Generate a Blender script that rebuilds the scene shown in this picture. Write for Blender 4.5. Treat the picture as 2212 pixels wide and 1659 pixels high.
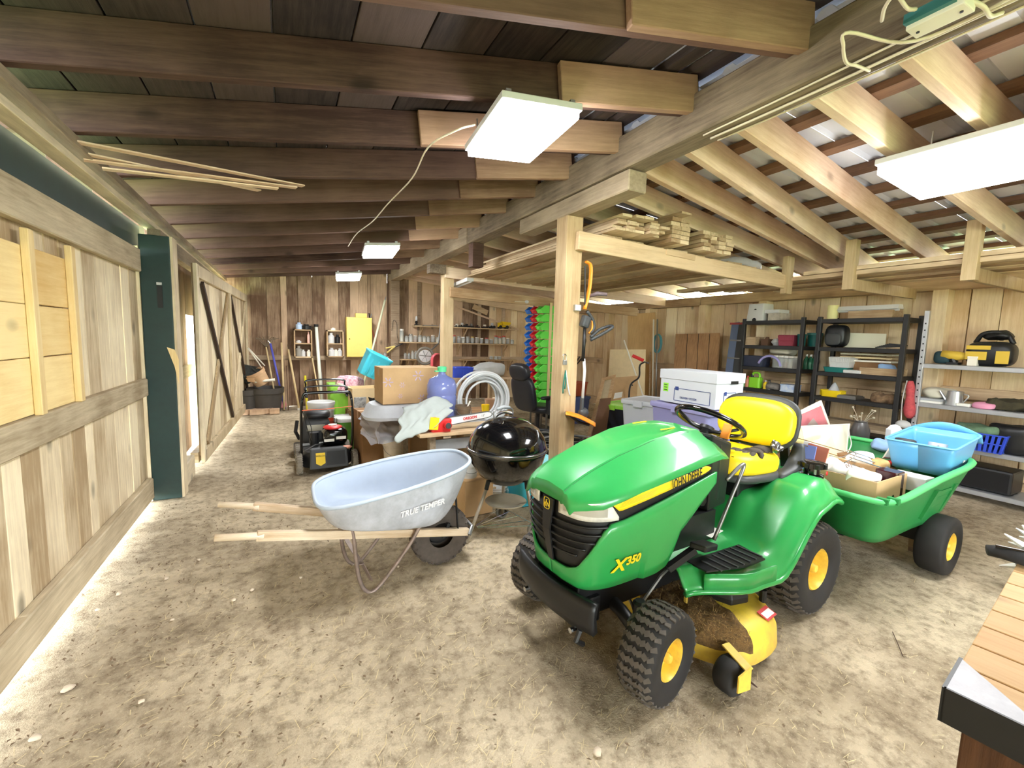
import bpy, bmesh, math, random
from mathutils import Vector as Vec, Matrix as Mat, noise as mnoise
for _o in list(bpy.data.objects): bpy.data.objects.remove(_o)
S = bpy.context.scene; C = S.collection
PI = math.pi; rnd = random.Random(7)
# ---------------------------------------------------------------- camera
F, EYE = 945.0, Vec((0, 0, 1.45))
_y, _p, _r = [math.radians(a) for a in (-27.618, 5.918, 1.609)]
_Ry = Mat(((math.cos(_y), 0, math.sin(_y)), (0, 1, 0), (-math.sin(_y), 0, math.cos(_y))))
_Rx = Mat(((1, 0, 0), (0, math.cos(_p), -math.sin(_p)), (0, math.sin(_p), math.cos(_p))))
_Rz = Mat(((math.cos(_r), -math.sin(_r), 0), (math.sin(_r), math.cos(_r), 0), (0, 0, 1)))
RR = _Rz @ _Rx @ _Ry
def _w(i): return Vec((RR[i][0], RR[i][2], -RR[i][1]))
RIGHT, DOWN, FWD = _w(0), _w(1), _w(2)
cd = bpy.data.cameras.new('camera'); cam = bpy.data.objects.new('camera', cd); C.objects.link(cam)
cd.sensor_width = 36; cd.lens = F / 2212 * 36; cd.clip_start = 0.02; cd.clip_end = 200
cam.matrix_world = Mat.Translation(EYE) @ Mat((RIGHT, -DOWN, -FWD)).transposed().to_4x4()
S.camera = cam
def ray(px, py): return RIGHT * ((px - 1106) / F) + DOWN * ((py - 829.5) / F) + FWD
def onx(px, py, x): d = ray(px, py); return EYE + d * (x / d.x)
def ony(px, py, y): d = ray(px, py); return EYE + d * (y / d.y)
def onz(px, py, z=0): d = ray(px, py); return EYE + d * ((z - EYE.z) / d.z)
def onpl(px, py, a, b):                                   # sloping plane z = a + b x
    d = ray(px, py); return EYE + d * ((a - EYE.z) / (d.z - b * d.x))
# ---------------------------------------------------------------- light
S.view_settings.view_transform = 'Standard'; S.view_settings.look = 'None'
S.view_settings.gamma = 1; S.view_settings.use_curve_mapping = False
S.view_settings.exposure = 2.2
SKY = 5.0; LED = 21.0
wd = bpy.data.worlds.new('sky'); S.world = wd; wd.use_nodes = True
wd.node_tree.nodes['Background'].inputs[0].default_value = (0.90, 0.97, 1.0, 1)
wd.node_tree.nodes['Background'].inputs[1].default_value = SKY
# ---------------------------------------------------------------- materials
def srgb(r, g, b):
    f = lambda c: (c / 255 / 12.92) if c / 255 <= .04045 else ((c / 255 + .055) / 1.055) ** 2.4
    return (f(r), f(g), f(b), 1)
MATS = {}
def newmat(name):
    m = bpy.data.materials.new(name); m.use_nodes = True; n = m.node_tree
    return m, n, n.nodes['Principled BSDF'], n.links
def mat(name, rgb, rough=.5, metal=0, var=.0, scale=8, bump=0, emit=0, alpha=1, trans=0, coat=0, rgb2=None, spec=.5):
    """plain procedural surface: colour, soft mottling with noise, optional relief"""
    if name in MATS: return MATS[name]
    m, n, b, l = newmat(name); c = srgb(*rgb)
    b.inputs['Roughness'].default_value = rough; b.inputs['Metallic'].default_value = metal
    b.inputs['Specular IOR Level'].default_value = spec
    if coat: b.inputs['Coat Weight'].default_value = coat; b.inputs['Coat Roughness'].default_value = .08
    if alpha < 1: b.inputs['Alpha'].default_value = alpha
    if trans: b.inputs['Transmission Weight'].default_value = trans
    if emit: b.inputs['Emission Color'].default_value = c; b.inputs['Emission Strength'].default_value = emit
    b.inputs['Base Color'].default_value = c
    if var or bump:
        t = n.nodes.new('ShaderNodeTexCoord'); x = n.nodes.new('ShaderNodeTexNoise')
        x.inputs['Scale'].default_value = scale; x.inputs['Detail'].default_value = 5; x.inputs['Roughness'].default_value = .65
        l.new(t.outputs['Object'], x.inputs['Vector'])
        if var:
            r = n.nodes.new('ShaderNodeValToRGB'); l.new(x.outputs['Fac'], r.inputs['Fac'])
            c2 = srgb(*rgb2) if rgb2 else tuple(v * (1 - var) for v in c[:3]) + (1,)
            r.color_ramp.elements[0].position = .32; r.color_ramp.elements[0].color = c2
            r.color_ramp.elements[1].position = .62; r.color_ramp.elements[1].color = c
            l.new(r.outputs['Color'], b.inputs['Base Color'])
        if bump:
            u = n.nodes.new('ShaderNodeBump'); u.inputs['Strength'].default_value = bump; u.inputs['Distance'].default_value = .02
            l.new(x.outputs['Fac'], u.inputs['Height']); l.new(u.outputs['Normal'], b.inputs['Normal'])
    MATS[name] = m; return m
def wood(name, a, b_, axis='Z', knots=.5, vary=.35, rough=.75, grain=14):
    """sawn timber: streaks along one object axis, blotches, knots, every piece a little different"""
    if name in MATS: return MATS[name]
    m, n, b, l = newmat(name); N = n.nodes.new
    t = N('ShaderNodeTexCoord'); oi = N('ShaderNodeObjectInfo')
    ad = N('ShaderNodeVectorMath'); ad.operation = 'ADD'; l.new(t.outputs['Object'], ad.inputs[0])
    mul = N('ShaderNodeVectorMath'); mul.operation = 'SCALE'; mul.inputs[0].default_value = (7.3, 3.1, 9.7)
    l.new(oi.outputs['Random'], mul.inputs['Scale']); l.new(mul.outputs[0], ad.inputs[1])
    mp = N('ShaderNodeMapping'); l.new(ad.outputs[0], mp.inputs['Vector'])
    mp.inputs['Scale'].default_value = tuple(.07 if k == axis else 1 for k in 'XYZ')
    g = N('ShaderNodeTexNoise'); g.inputs['Scale'].default_value = grain * 3; g.inputs['Detail'].default_value = 6; g.inputs['Roughness'].default_value = .7
    l.new(mp.outputs[0], g.inputs['Vector'])
    g2 = N('ShaderNodeTexNoise'); g2.inputs['Scale'].default_value = 2.3; g2.inputs['Detail'].default_value = 4; l.new(ad.outputs[0], g2.inputs['Vector'])
    mix = N('ShaderNodeMath'); mix.operation = 'ADD'; l.new(g.outputs['Fac'], mix.inputs[0]); l.new(g2.outputs['Fac'], mix.inputs[1])
    hv = N('ShaderNodeMath'); hv.operation = 'MULTIPLY_ADD'; hv.inputs[1].default_value = .5; l.new(mix.outputs[0], hv.inputs[0])
    rv = N('ShaderNodeMath'); rv.operation = 'MULTIPLY_ADD'; rv.inputs[1].default_value = vary; rv.inputs[2].default_value = -vary / 2
    l.new(oi.outputs['Random'], rv.inputs[0]); l.new(rv.outputs[0], hv.inputs[2])
    r = N('ShaderNodeValToRGB'); l.new(hv.outputs[0], r.inputs['Fac'])
    r.color_ramp.elements[0].position = .28; r.color_ramp.elements[0].color = srgb(*b_)
    r.color_ramp.elements[1].position = .68; r.color_ramp.elements[1].color = srgb(*a)
    out = r.outputs['Color']
    if knots:
        mk = N('ShaderNodeMapping'); l.new(ad.outputs[0], mk.inputs['Vector'])
        mk.inputs['Scale'].default_value = tuple(.55 if k == axis else 1 for k in 'XYZ')
        vo = N('ShaderNodeTexVoronoi'); vo.inputs['Scale'].default_value = 3.1; l.new(mk.outputs[0], vo.inputs['Vector'])
        kr = N('ShaderNodeValToRGB'); l.new(vo.outputs['Distance'], kr.inputs['Fac'])
        kr.color_ramp.elements[0].position = .05; kr.color_ramp.elements[0].color = (1 - knots,) * 3 + (1,)
        kr.color_ramp.elements[1].position = .13; kr.color_ramp.elements[1].color = (1, 1, 1, 1)
        mm = N('ShaderNodeMix'); mm.data_type = 'RGBA'; mm.blend_type = 'MULTIPLY'; mm.inputs[0].default_value = 1
        l.new(out, mm.inputs[6]); l.new(kr.outputs['Color'], mm.inputs[7]); out = mm.outputs[2]
    l.new(out, b.inputs['Base Color']); b.inputs['Roughness'].default_value = rough; b.inputs['Specular IOR Level'].default_value = .25
    bu = N('ShaderNodeBump'); bu.inputs['Strength'].default_value = .35; bu.inputs['Distance'].default_value = .006
    l.new(g.outputs['Fac'], bu.inputs['Height']); l.new(bu.outputs['Normal'], b.inputs['Normal'])
    MATS[name] = m; return m
# ---------------------------------------------------------------- mesh builder
def basis(d, up=Vec((0, 0, 1))):
    d = Vec(d).normalized(); up = Vec(up)
    if abs(d.dot(up)) > .999: up = Vec((1, 0, 0))
    x = up.cross(d).normalized(); y = d.cross(x)
    return x, y, d
class MB:
    def __init__(s): s.v = []; s.f = []
    def _add(s, vs, fs):
        o = len(s.v); s.v += [Vec(p) for p in vs]; s.f += [tuple(i + o for i in q) for q in fs]; return s
    def bx(s, x0, x1, y0, y1, z0, z1):
        return s._add([(x0, y0, z0), (x1, y0, z0), (x1, y1, z0), (x0, y1, z0), (x0, y0, z1), (x1, y0, z1), (x1, y1, z1), (x0, y1, z1)],
                      [(0, 3, 2, 1), (4, 5, 6, 7), (0, 1, 5, 4), (1, 2, 6, 5), (2, 3, 7, 6), (3, 0, 4, 7)])
    def box(s, c, sz, R=None):
        m = MB().bx(-sz[0] / 2, sz[0] / 2, -sz[1] / 2, sz[1] / 2, -sz[2] / 2, sz[2] / 2)
        T = Mat.Translation(Vec(c)) @ (R.to_4x4() if R else Mat())
        return s._add([T @ p for p in m.v], m.f)
    def beam(s, a, b, w, h, up=(0, 0, 1)):                # bar from a to b, w across, h along up
        a, b = Vec(a), Vec(b); x, y, d = basis(b - a, up)
        q = [x * (i * w / 2) + y * (j * h / 2) for i, j in ((-1, -1), (1, -1), (1, 1), (-1, 1))]
        return s._add([a + k for k in q] + [b + k for k in q], [(0, 3, 2, 1), (4, 5, 6, 7), (0, 1, 5, 4), (1, 2, 6, 5), (2, 3, 7, 6), (3, 0, 4, 7)])
    def cyl(s, a, b, r, r2=None, n=14, caps=True):
        return s.tube([a, b], [r, r if r2 is None else r2], n, caps=caps)
    def tube(s, pts, r, n=8, closed=False, caps=True, flat=1.0, up=(0, 0, 1)):
        pts = [Vec(p) for p in pts]; k = len(pts); rr = r if isinstance(r, (list, tuple)) else [r] * k
        rings = []; px = None
        for i, p in enumerate(pts):
            d = (pts[(i + 1) % k] - pts[i - 1]) if closed else (pts[min(i + 1, k - 1)] - pts[max(i - 1, 0)])
            if d.length < 1e-9: d = Vec((0, 0, 1))
            if px is None: x, y, _ = basis(d, up)
            else:
                dn = d.normalized(); x = px - dn * px.dot(dn)
                x = x.normalized() if x.length > 1e-6 else basis(d, up)[0]; y = dn.cross(x)
            px = x
            rings.append([p + (x * math.cos(2 * PI * j / n) + y * (flat * math.sin(2 * PI * j / n))) * rr[i] for j in range(n)])
        return s.loft(rings, loop=closed, caps=caps and not closed)
    def loft(s, rings, loop=False, caps=True, wrap=True):
        n = len(rings[0]); vs = [p for r in rings for p in r]; fs = []; k = len(rings)
        for i in range(k if loop else k - 1):
            for j in range(n if wrap else n - 1):
                a, b = i * n + j, i * n + (j + 1) % n; c, d = ((i + 1) % k) * n + (j + 1) % n, ((i + 1) % k) * n + j
                fs.append((a, b, c, d))
        if caps and not loop and wrap: fs += [tuple(range(n - 1, -1, -1)), tuple((k - 1) * n + j for j in range(n))]
        return s._add(vs, fs)
    def lathe(s, prof, n=20, at=(0, 0, 0), axis=(0, 0, 1), sx=1, sy=1):
        x, y, d = basis(axis, (0, 1, 0) if abs(Vec(axis).normalized().z) > .99 else (0, 0, 1)); at = Vec(at)
        rings = [[at + x * (r * sx * math.cos(2 * PI * j / n)) + y * (r * sy * math.sin(2 * PI * j / n)) + d * z for j in range(n)] for r, z in prof]
        return s.loft(rings)
    def prism(s, poly, h, T=None):                        # polygon in local xy, extruded 0..h along z
        T = T or Mat(); n = len(poly)
        vs = [T @ Vec((p[0], p[1], 0)) for p in poly] + [T @ Vec((p[0], p[1], h)) for p in poly]
        return s._add(vs, [tuple(range(n - 1, -1, -1)), tuple(range(n, 2 * n))] + [(i, (i + 1) % n, n + (i + 1) % n, n + i) for i in range(n)])
    def grid(s, fn, nu, nv):
        vs = [fn(i / nu, j / nv) for i in range(nu + 1) for j in range(nv + 1)]; w = nv + 1
        return s._add(vs, [(i * w + j, i * w + j + 1, (i + 1) * w + j + 1, (i + 1) * w + j) for i in range(nu) for j in range(nv)])
    def ball(s, c, r, n=12, m=8, R=None):
        r = Vec((r, r, r)) if not isinstance(r, (tuple, list, Vec)) else Vec(r); c = Vec(c)
        rings = []
        for i in range(m + 1):
            a = -PI / 2 + PI * i / m; rings.append([])
            for j in range(n):
                p = Vec((math.cos(a) * math.cos(2 * PI * j / n) * r.x, math.cos(a) * math.sin(2 * PI * j / n) * r.y, math.sin(a) * r.z))
                rings[-1].append(c + ((R @ p) if R else p))
        return s.loft(rings, caps=False)
    def xf(s, T): s.v = [T @ p for p in s.v]; return s
    def jit(s, a, seed=0, sc=6):
        s.v = [p + mnoise.noise_vector(p * sc + Vec((seed, seed * 2, 3))) * a for p in s.v]; return s
    def build(s, name, m, parent=None, world=False, smooth=False, bevel=0, sub=0, solid=0, seg=2):
        vs = s.v
        if world and parent: T = wm(parent).inverted(); vs = [T @ p for p in vs]
        me = bpy.data.meshes.new(name); me.from_pydata([tuple(p) for p in vs], [], s.f)
        bm = bmesh.new(); bm.from_mesh(me); bmesh.ops.remove_doubles(bm, verts=bm.verts, dist=1e-6)
        bmesh.ops.recalc_face_normals(bm, faces=bm.faces)
        if bevel: bmesh.ops.bevel(bm, geom=[e for e in bm.edges if len(e.link_faces) == 2 and e.calc_face_angle(0) > .5], offset=bevel, segments=seg, profile=.6, affect='EDGES', clamp_overlap=True)
        bm.to_mesh(me); bm.free(); me.materials.append(m if not isinstance(m, str) else MATS[m])
        if smooth:
            for p in me.polygons: p.use_smooth = True
            if smooth is not True: me.set_sharp_from_angle(angle=smooth)
        o = bpy.data.objects.new(name, me); C.objects.link(o); o.parent = parent
        if solid: k = o.modifiers.new('solid', 'SOLIDIFY'); k.thickness = solid; k.offset = 0
        if sub: k = o.modifiers.new('sub', 'SUBSURF'); k.levels = sub; k.render_levels = sub
        return o
def wm(o):
    m = o.matrix_basis.copy(); p = o.parent
    while p: m = p.matrix_basis @ m; p = p.parent
    return m
def tag(o, label, cat, group=None):
    o['label'] = label; o['category'] = cat
    if group: o['group'] = group
    return o
def thing(name, label, cat, loc=(0, 0, 0), rz=0, group=None, rot=None):
    o = bpy.data.objects.new(name, None); C.objects.link(o); o.empty_display_size = .05
    o.location = loc; o.rotation_euler = rot or (0, 0, rz); return tag(o, label, cat, group)
def dup(root, loc, rz=None, label=None, rot=None, scale=None):
    r = root.copy(); C.objects.link(r); r.location = loc
    if rz is not None: r.rotation_euler = (0, 0, rz)
    if rot is not None: r.rotation_euler = rot
    if scale: r.scale = scale if not isinstance(scale, (int, float)) else (scale,) * 3
    if label: r['label'] = label
    for ch in list(root.children):
        c = ch.copy(); C.objects.link(c); c.parent = r
        for g in list(ch.children):
            d = g.copy(); C.objects.link(d); d.parent = c
    return r
def struct(o): o['kind'] = 'structure'; return o
def Rz(a): return Mat.Rotation(a, 3, 'Z')
def euler(x, y, z): return Mat.Rotation(z, 3, 'Z') @ Mat.Rotation(y, 3, 'Y') @ Mat.Rotation(x, 3, 'X')
def lettering(txt, m, size, T, parent, name='lettering', bold=0, shear=0, world=False, sx=1, depth=.0006, spacing=1):
    cu = bpy.data.curves.new('t', 'FONT'); cu.body = txt; cu.size = size; cu.offset = bold; cu.shear = shear; cu.extrude = depth
    cu.align_x = 'CENTER'; cu.align_y = 'CENTER'; cu.space_character = spacing; cu.resolution_u = 3
    t = bpy.data.objects.new('t', cu); C.objects.link(t); bpy.context.view_layer.update()
    me = bpy.data.meshes.new_from_object(t.evaluated_get(bpy.context.evaluated_depsgraph_get()))
    bpy.data.objects.remove(t); T2 = (wm(parent).inverted() @ T) if (world and parent) else T
    me.transform(T2 @ Mat.Diagonal((sx, 1, 1, 1))); me.name = name; me.materials.clear(); me.materials.append(m)
    o = bpy.data.objects.new(name, me); C.objects.link(o); o.parent = parent; return o
def plane_T(o, x, y):                                      # frame with origin o, text running along x, up along y
    x = Vec(x).normalized(); y = Vec(y); y = (y - x * x.dot(y)).normalized(); z = x.cross(y)
    T = Mat((x, y, z)).transposed().to_4x4(); T.translation = Vec(o); return T
def arc(c, r, a0, a1, n, ax=(1, 0, 0), ay=(0, 0, 1)):
    c, ax, ay = Vec(c), Vec(ax), Vec(ay)
    return [c + ax * (r * math.cos(a0 + (a1 - a0) * i / n)) + ay * (r * math.sin(a0 + (a1 - a0) * i / n)) for i in range(n + 1)]
def rrect(w, h, r, n=4):                                   # rounded rectangle outline, centred
    out = []
    for cx, cy, a in ((w / 2 - r, h / 2 - r, 0), (-w / 2 + r, h / 2 - r, PI / 2), (-w / 2 + r, -h / 2 + r, PI), (w / 2 - r, -h / 2 + r, 1.5 * PI)):
        out += [(cx + r * math.cos(a + PI / 2 * i / n), cy + r * math.sin(a + PI / 2 * i / n)) for i in range(n + 1)]
    return out
def spline(pts, n=6):                                      # Catmull-Rom through the points
    p = [Vec(q) for q in pts]; p = [p[0] * 2 - p[1]] + p + [p[-1] * 2 - p[-2]]; out = []
    for i in range(1, len(p) - 2):
        for k in range(n):
            t = k / n; a, b, c, d = p[i - 1], p[i], p[i + 1], p[i + 2]
            out.append(.5 * ((2 * b) + (c - a) * t + (2 * a - 5 * b + 4 * c - d) * t * t + (3 * b - a - 3 * c + d) * t ** 3))
    return out + [p[-2]]
# ================================================================ the barn
W_LEFT = wood('weathered tan boards', (244, 228, 194), (168, 144, 110), 'Z', .55, .4)
W_LRAIL = wood('grey tan rails', (230, 214, 182), (150, 132, 104), 'Y', .4, .3)
W_NEW = wood('fresh pine boards', (246, 220, 160), (216, 176, 108), 'Y', .45, .3)
W_NEWZ = wood('fresh pine battens', (244, 222, 170), (208, 174, 116), 'Z', .45, .2)
W_BACK = wood('brown barn boards', (218, 188, 156), (116, 90, 70), 'Z', .6, .5)
W_BACKX = wood('brown barn rails', (206, 184, 156), (130, 108, 86), 'X', .5, .3)
W_RIGHT = wood('honey barn boards', (250, 230, 192), (206, 172, 130), 'Z', .6, .3)
W_RIGHTY = wood('honey barn beams', (214, 186, 150), (140, 112, 86), 'Y', .5, .3)
W_RAFT = wood('old rafters', (120, 92, 80), (66, 46, 40), 'X', .5, .3)
W_RAFTN = wood('newer rafters', (248, 224, 196), (204, 168, 136), 'X', .5, .2)
W_SIS = wood('sistered rafter timber', (186, 150, 124), (122, 92, 72), 'X', .5, .3)
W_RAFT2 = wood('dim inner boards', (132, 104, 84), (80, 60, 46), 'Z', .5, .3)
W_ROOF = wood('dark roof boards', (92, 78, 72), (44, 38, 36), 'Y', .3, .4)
W_BEAM = wood('grey ridge timber', (176, 158, 132), (92, 78, 64), 'Y', .4, .2)
W_POST = wood('pale post timber', (212, 190, 150), (160, 130, 92), 'Z', .5, .2)
W_PURL = wood('brown purlins', (146, 112, 88), (84, 62, 50), 'Y', .4, .3)
W_LUMX = wood('pale lumber across', (220, 194, 156), (166, 132, 94), 'X', .4, .3)
W_LUMY = wood('pale lumber along', (234, 212, 176), (166, 136, 102), 'Y', .35, .4)
GREEN_P = mat('dark green paint', (20, 50, 46), .55, var=.25, scale=9)
METAL_R = mat('white roof metal', (236, 240, 250), .45, var=.06, scale=3)
LED_M = bpy.data.materials.new('led diffuser'); LED_M.use_nodes = True
_b = LED_M.node_tree.nodes['Principled BSDF']; _b.inputs['Base Color'].default_value = (.9, .9, .9, 1)
_b.inputs['Emission Color'].default_value = (.97, .985, 1.0, 1); _b.inputs['Emission Strength'].default_value = LED
WHITE_M = mat('white enamel', (214, 214, 212), .4); ALU = mat('brushed aluminium', (190, 192, 194), .35, .9)
def floor_mat():
    m, n, b, l = newmat('dry barn dirt'); N = n.nodes.new; t = N('ShaderNodeTexCoord')
    def nz(s, d, r=.65):
        x = N('ShaderNodeTexNoise'); x.inputs['Scale'].default_value = s; x.inputs['Detail'].default_value = d; x.inputs['Roughness'].default_value = r
        l.new(t.outputs['Object'], x.inputs['Vector']); return x
    a, c, e = nz(.9, 5), nz(14, 8, .75), nz(90, 3)
    r = N('ShaderNodeValToRGB'); l.new(a.outputs['Fac'], r.inputs['Fac'])
    r.color_ramp.elements[0].position = .36; r.color_ramp.elements[0].color = srgb(156, 140, 116)
    r.color_ramp.elements[1].position = .62; r.color_ramp.elements[1].color = srgb(214, 198, 170)
    r2 = N('ShaderNodeValToRGB'); l.new(c.outputs['Fac'], r2.inputs['Fac'])
    r2.color_ramp.elements[0].position = .34; r2.color_ramp.elements[0].color = (.36, .33, .30, 1)
    r2.color_ramp.elements[1].position = .55; r2.color_ramp.elements[1].color = (1, 1, 1, 1)
    m1 = N('ShaderNodeMix'); m1.data_type = 'RGBA'; m1.blend_type = 'MULTIPLY'; m1.inputs[0].default_value = .8
    l.new(r.outputs['Color'], m1.inputs[6]); l.new(r2.outputs['Color'], m1.inputs[7])
    r3 = N('ShaderNodeValToRGB'); l.new(e.outputs['Fac'], r3.inputs['Fac'])
    r3.color_ramp.elements[0].position = .62; r3.color_ramp.elements[0].color = (0, 0, 0, 1)
    r3.color_ramp.elements[1].position = .70; r3.color_ramp.elements[1].color = (.5, .5, .5, 1)
    m2 = N('ShaderNodeMix'); m2.data_type = 'RGBA'; l.new(r3.outputs['Color'], m2.inputs[0])
    l.new(m1.outputs[2], m2.inputs[6]); m2.inputs[7].default_value = srgb(226, 208, 176)
    l.new(m2.outputs[2], b.inputs['Base Color']); b.inputs['Roughness'].default_value = .95; b.inputs['Specular IOR Level'].default_value = .1
    ad = N('ShaderNodeMath'); ad.operation = 'ADD'; l.new(c.outputs['Fac'], ad.inputs[0]); l.new(e.outputs['Fac'], ad.inputs[1])
    u = N('ShaderNodeBump'); u.inputs['Strength'].default_value = .7; u.inputs['Distance'].default_value = .012
    l.new(ad.outputs[0], u.inputs['Height']); l.new(u.outputs['Normal'], b.inputs['Normal']); return m
def fl(u, v):
    x, y = -1.9 + 9.2 * u, -3.8 + 14 * v; p = Vec((x, y, 0))
    return Vec((x, y, -.004 - .012 * abs(mnoise.noise(p * 1.7)) - .006 * abs(mnoise.noise(p * 9))))
DIRT = floor_mat()
struct(MB().grid(fl, 150, 230).build('floor', DIRT, smooth=True))
struct(MB().bx(-30, 30, -30, 40, -.4, -.035).build('ground_outside', mat('outdoor grass', (150, 176, 120), .9, var=.3, scale=3)))
# straw and chips trodden into the dirt
sm = MB(); r_ = random.Random(3)
for i in range(6500):
    if i % 3: x, y = r_.gauss(.6, 1.1), r_.gauss(2.3, 1.2)
    else: x, y = r_.uniform(-.85, 5.5), r_.uniform(.4, 9)
    if x < -.85 or y < .3 or x > 6 or y > 9.3 or (y > 4.4 and x < -.45) or (abs(x - 2.1) < .12 and min(abs(y - 3.07), abs(y - 6.1)) < .12): continue
    a = r_.gauss(.6, .7); L = r_.uniform(.006, .028); w = r_.uniform(.0005, .0012); d = Vec((math.cos(a), math.sin(a), 0)); q = Vec((-d.y, d.x, 0)) * w; z = r_.uniform(0, .003)
    p = Vec((x, y, z)); h = Vec((0, 0, r_.uniform(0, .004)))
    sm._add([p - d * L - q, p - d * L + q, p + d * L + q + h, p + d * L - q + h], [(0, 1, 2, 3)])
o = sm.build('straw_litter', mat('dry straw', (212, 194, 150), .8)); o['kind'] = 'stuff'
tag(o, 'bits of dry straw scattered over the dirt floor', 'straw')
lt = MB(); r_ = random.Random(8)
for i in range(1900):
    x = -.90 + abs(r_.gauss(0, .55)); y = r_.uniform(1.2, 6)
    if i % 4 == 0: x, y = r_.uniform(-.8, 4.5), r_.uniform(.5, 5)
    if y > 4.4 and x < -.45: continue
    p = Vec((x, y, .002)); a = r_.uniform(0, 6.28); s_ = r_.uniform(.003, .012); d = Vec((math.cos(a), math.sin(a), r_.uniform(-.1, .4))) * s_; q = Vec((-math.sin(a), math.cos(a), r_.uniform(-.2, .3))) * s_ * .5
    lt._add([p - d, p - q + Vec((0, 0, .003)), p + d + Vec((0, 0, .002)), p + q + Vec((0, 0, .004))], [(0, 1, 2, 3)])
o = lt.build('leaf_litter', mat('dark leaf crumbs', (118, 98, 76), .95)); o['kind'] = 'stuff'; tag(o, 'dark crumbs of leaf and bark trodden into the floor by the left wall', 'leaf litter')
stone_m = mat('pale pebble', (214, 196, 172), .85, var=.3, scale=30)
stn = None
for px, py, s in ((1291, 1626, .019), (258, 1283, .016), (212, 1318, .014), (505, 1297, .014), (372, 1340, .01), (76, 1596, .018), (305, 1517, .012), (1610, 1470, .013), (860, 1225, .011), (650, 1248, .012),
                  (175, 1287, .014), (360, 1250, .013), (430, 1210, .011), (146, 1490, .022), (545, 1275, .012)):
    p = onz(px, py, 0)
    if stn is None:
        stn = MB().ball((0, 0, .3), (1, .75, .5), 7, 5).jit(.35, 2, 1.3).build('pebble', stone_m, smooth=True); o = stn
    else: o = stn.copy(); C.objects.link(o)
    o.location = p; o.scale = (s,) * 3; o.rotation_euler = (0, 0, px * .37); tag(o, 'small pale stone lying on the dirt floor', 'stone', 'stones on the dirt floor')
stn['label'] = 'white stone on the dirt at the bottom edge, below the tractor front wheel'; del stn['group']
twig = MB().tube(spline([onz(1612, 1467, .006), onz(1622, 1474, .012), onz(1636, 1485, .006)], 4), [.003, .004, .005, .004, .005, .004, .004, .003, .002], 6).build('twig', mat('dark bark', (70, 48, 36), .9)); tag(twig, 'short dark twig on the dirt beside the yellow mower deck', 'twig')
twig2 = MB().tube([onz(1928, 1365, .004), onz(1940, 1392, .006), onz(1950, 1417, .004)], .002, 6).build('twig', MATS['dark bark']); tag(twig2, 'thin straight twig on the dirt right of the tractor', 'twig')
# ---------------------------------------------------------------- left wall (x = -1)
wl = struct(bpy.data.objects.new('wall_left', None)); C.objects.link(wl)
def plank(parent, name, x0, x1, y0, y1, z0, z1, m, dx=0, bev=.003):
    o = MB().bx(-(x1 - x0) / 2, (x1 - x0) / 2, -(y1 - y0) / 2, (y1 - y0) / 2, -(z1 - z0) / 2, (z1 - z0) / 2).build(name, m, parent, bevel=bev, seg=1)
    o.location = ((x0 + x1) / 2, (y0 + y1) / 2, (z0 + z1) / 2); return o
y = -3.7
while y < 4.52:
    w = rnd.uniform(.12, .21); o = plank(wl, 'plank', -1.065 - rnd.uniform(0, .008), -1.035, y, min(y + w, 4.57), .06, 2.05, W_LEFT)
    o.rotation_euler = (rnd.uniform(-.003, .003), 0, rnd.uniform(-.03, .03)); y += w + rnd.choice((.002, .003, .004, .008))
for z0, z1, nm in ((1.895, 2.07, 'header'), (.905, 1.045, 'mid_rail'), (.045, .215, 'sill_board')):
    for a, b in ((-3.7, .4), (.41, 4.5)):
        o = plank(wl, nm, -1.034, -.985, a, b, z0, z1, W_LRAIL, bev=.006)
plank(wl, 'fascia_board', -1.09, -1.05, -3.7, 4.8, 2.085, 2.30, GREEN_P)
for a, b in ((-3.7, 2.2), (2.21, 6.2), (6.21, 9.6)):
    plank(wl, 'plate_beam', -1.02, -.93, a, b, 2.285, 2.325, W_LRAIL); plank(wl, 'plate_beam', -1.02, -.89, a, b, 2.345, 2.40, W_BEAM)
# fresh horizontal boards nailed between header and mid rail
yb1, yb2 = onx(72, 690, -.99).y, onx(160, 680, -.99).y
for k, (z0, z1) in enumerate(((1.046, 1.30), (1.306, 1.54), (1.546, 1.80))):
    for a, b in ((.6, yb1 - .005), (yb1 + .005, yb2)):
        o = plank(wl, 'patch_board', -1.03, -1.005, a, b, z0, z1, W_NEW); o.rotation_euler = (rnd.uniform(-.004, .004), 0, 0)
for yy in (yb1, yb2): plank(wl, 'batten', -1.004, -.975, yy - .025, yy + .025, 1.045, 1.87, W_NEWZ)
# green post, recess, gap and sliding door
gp = bpy.data.objects.new('door_post', None); C.objects.link(gp); gp.parent = wl; gp.location = (-.9, 4.62, 0); gp['label'] = 'dark green painted timber door post'
MB().bx(-1.01, -.81, 4.56, 4.74, 0, 2.2).build('post_body', GREEN_P, gp, True, bevel=.006)
MB().bx(-.808, -.79, 4.57, 4.73, 0, 2.2).jit(.006, 3, 4).build('raw_edge', W_LEFT, gp, True)
MB().bx(-1.035, -1.012, 4.55, 4.7, 0, 2.1).jit(.006, 5, 4).build('raw_edge', W_LEFT, gp, True)
MB()._add([(-.81, 4.555, 1.28), (-.86, 4.55, 1.30), (-.815, 4.55, 1.14), (-.79, 4.555, .98), (-.785, 4.56, 1.2)], [(0, 1, 2), (0, 2, 3, 4)]).build('torn_splinter', W_NEWZ, gp, True, solid=.004)
MB().bx(-.905, -.87, 4.552, 4.558, 1.62, 1.80).build('latch_slot', mat('near black', (18, 18, 20), .6), gp, True)
MB().bx(-.905, -.87, 4.545, 4.556, 1.805, 1.825).build('latch_plate', ALU, gp, True)
for k in range(7): plank(wl, 'plank', -1.0, -.975, 4.75 + k * .2, 4.945 + k * .2, .1, 2.15, W_RAFT2)
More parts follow.
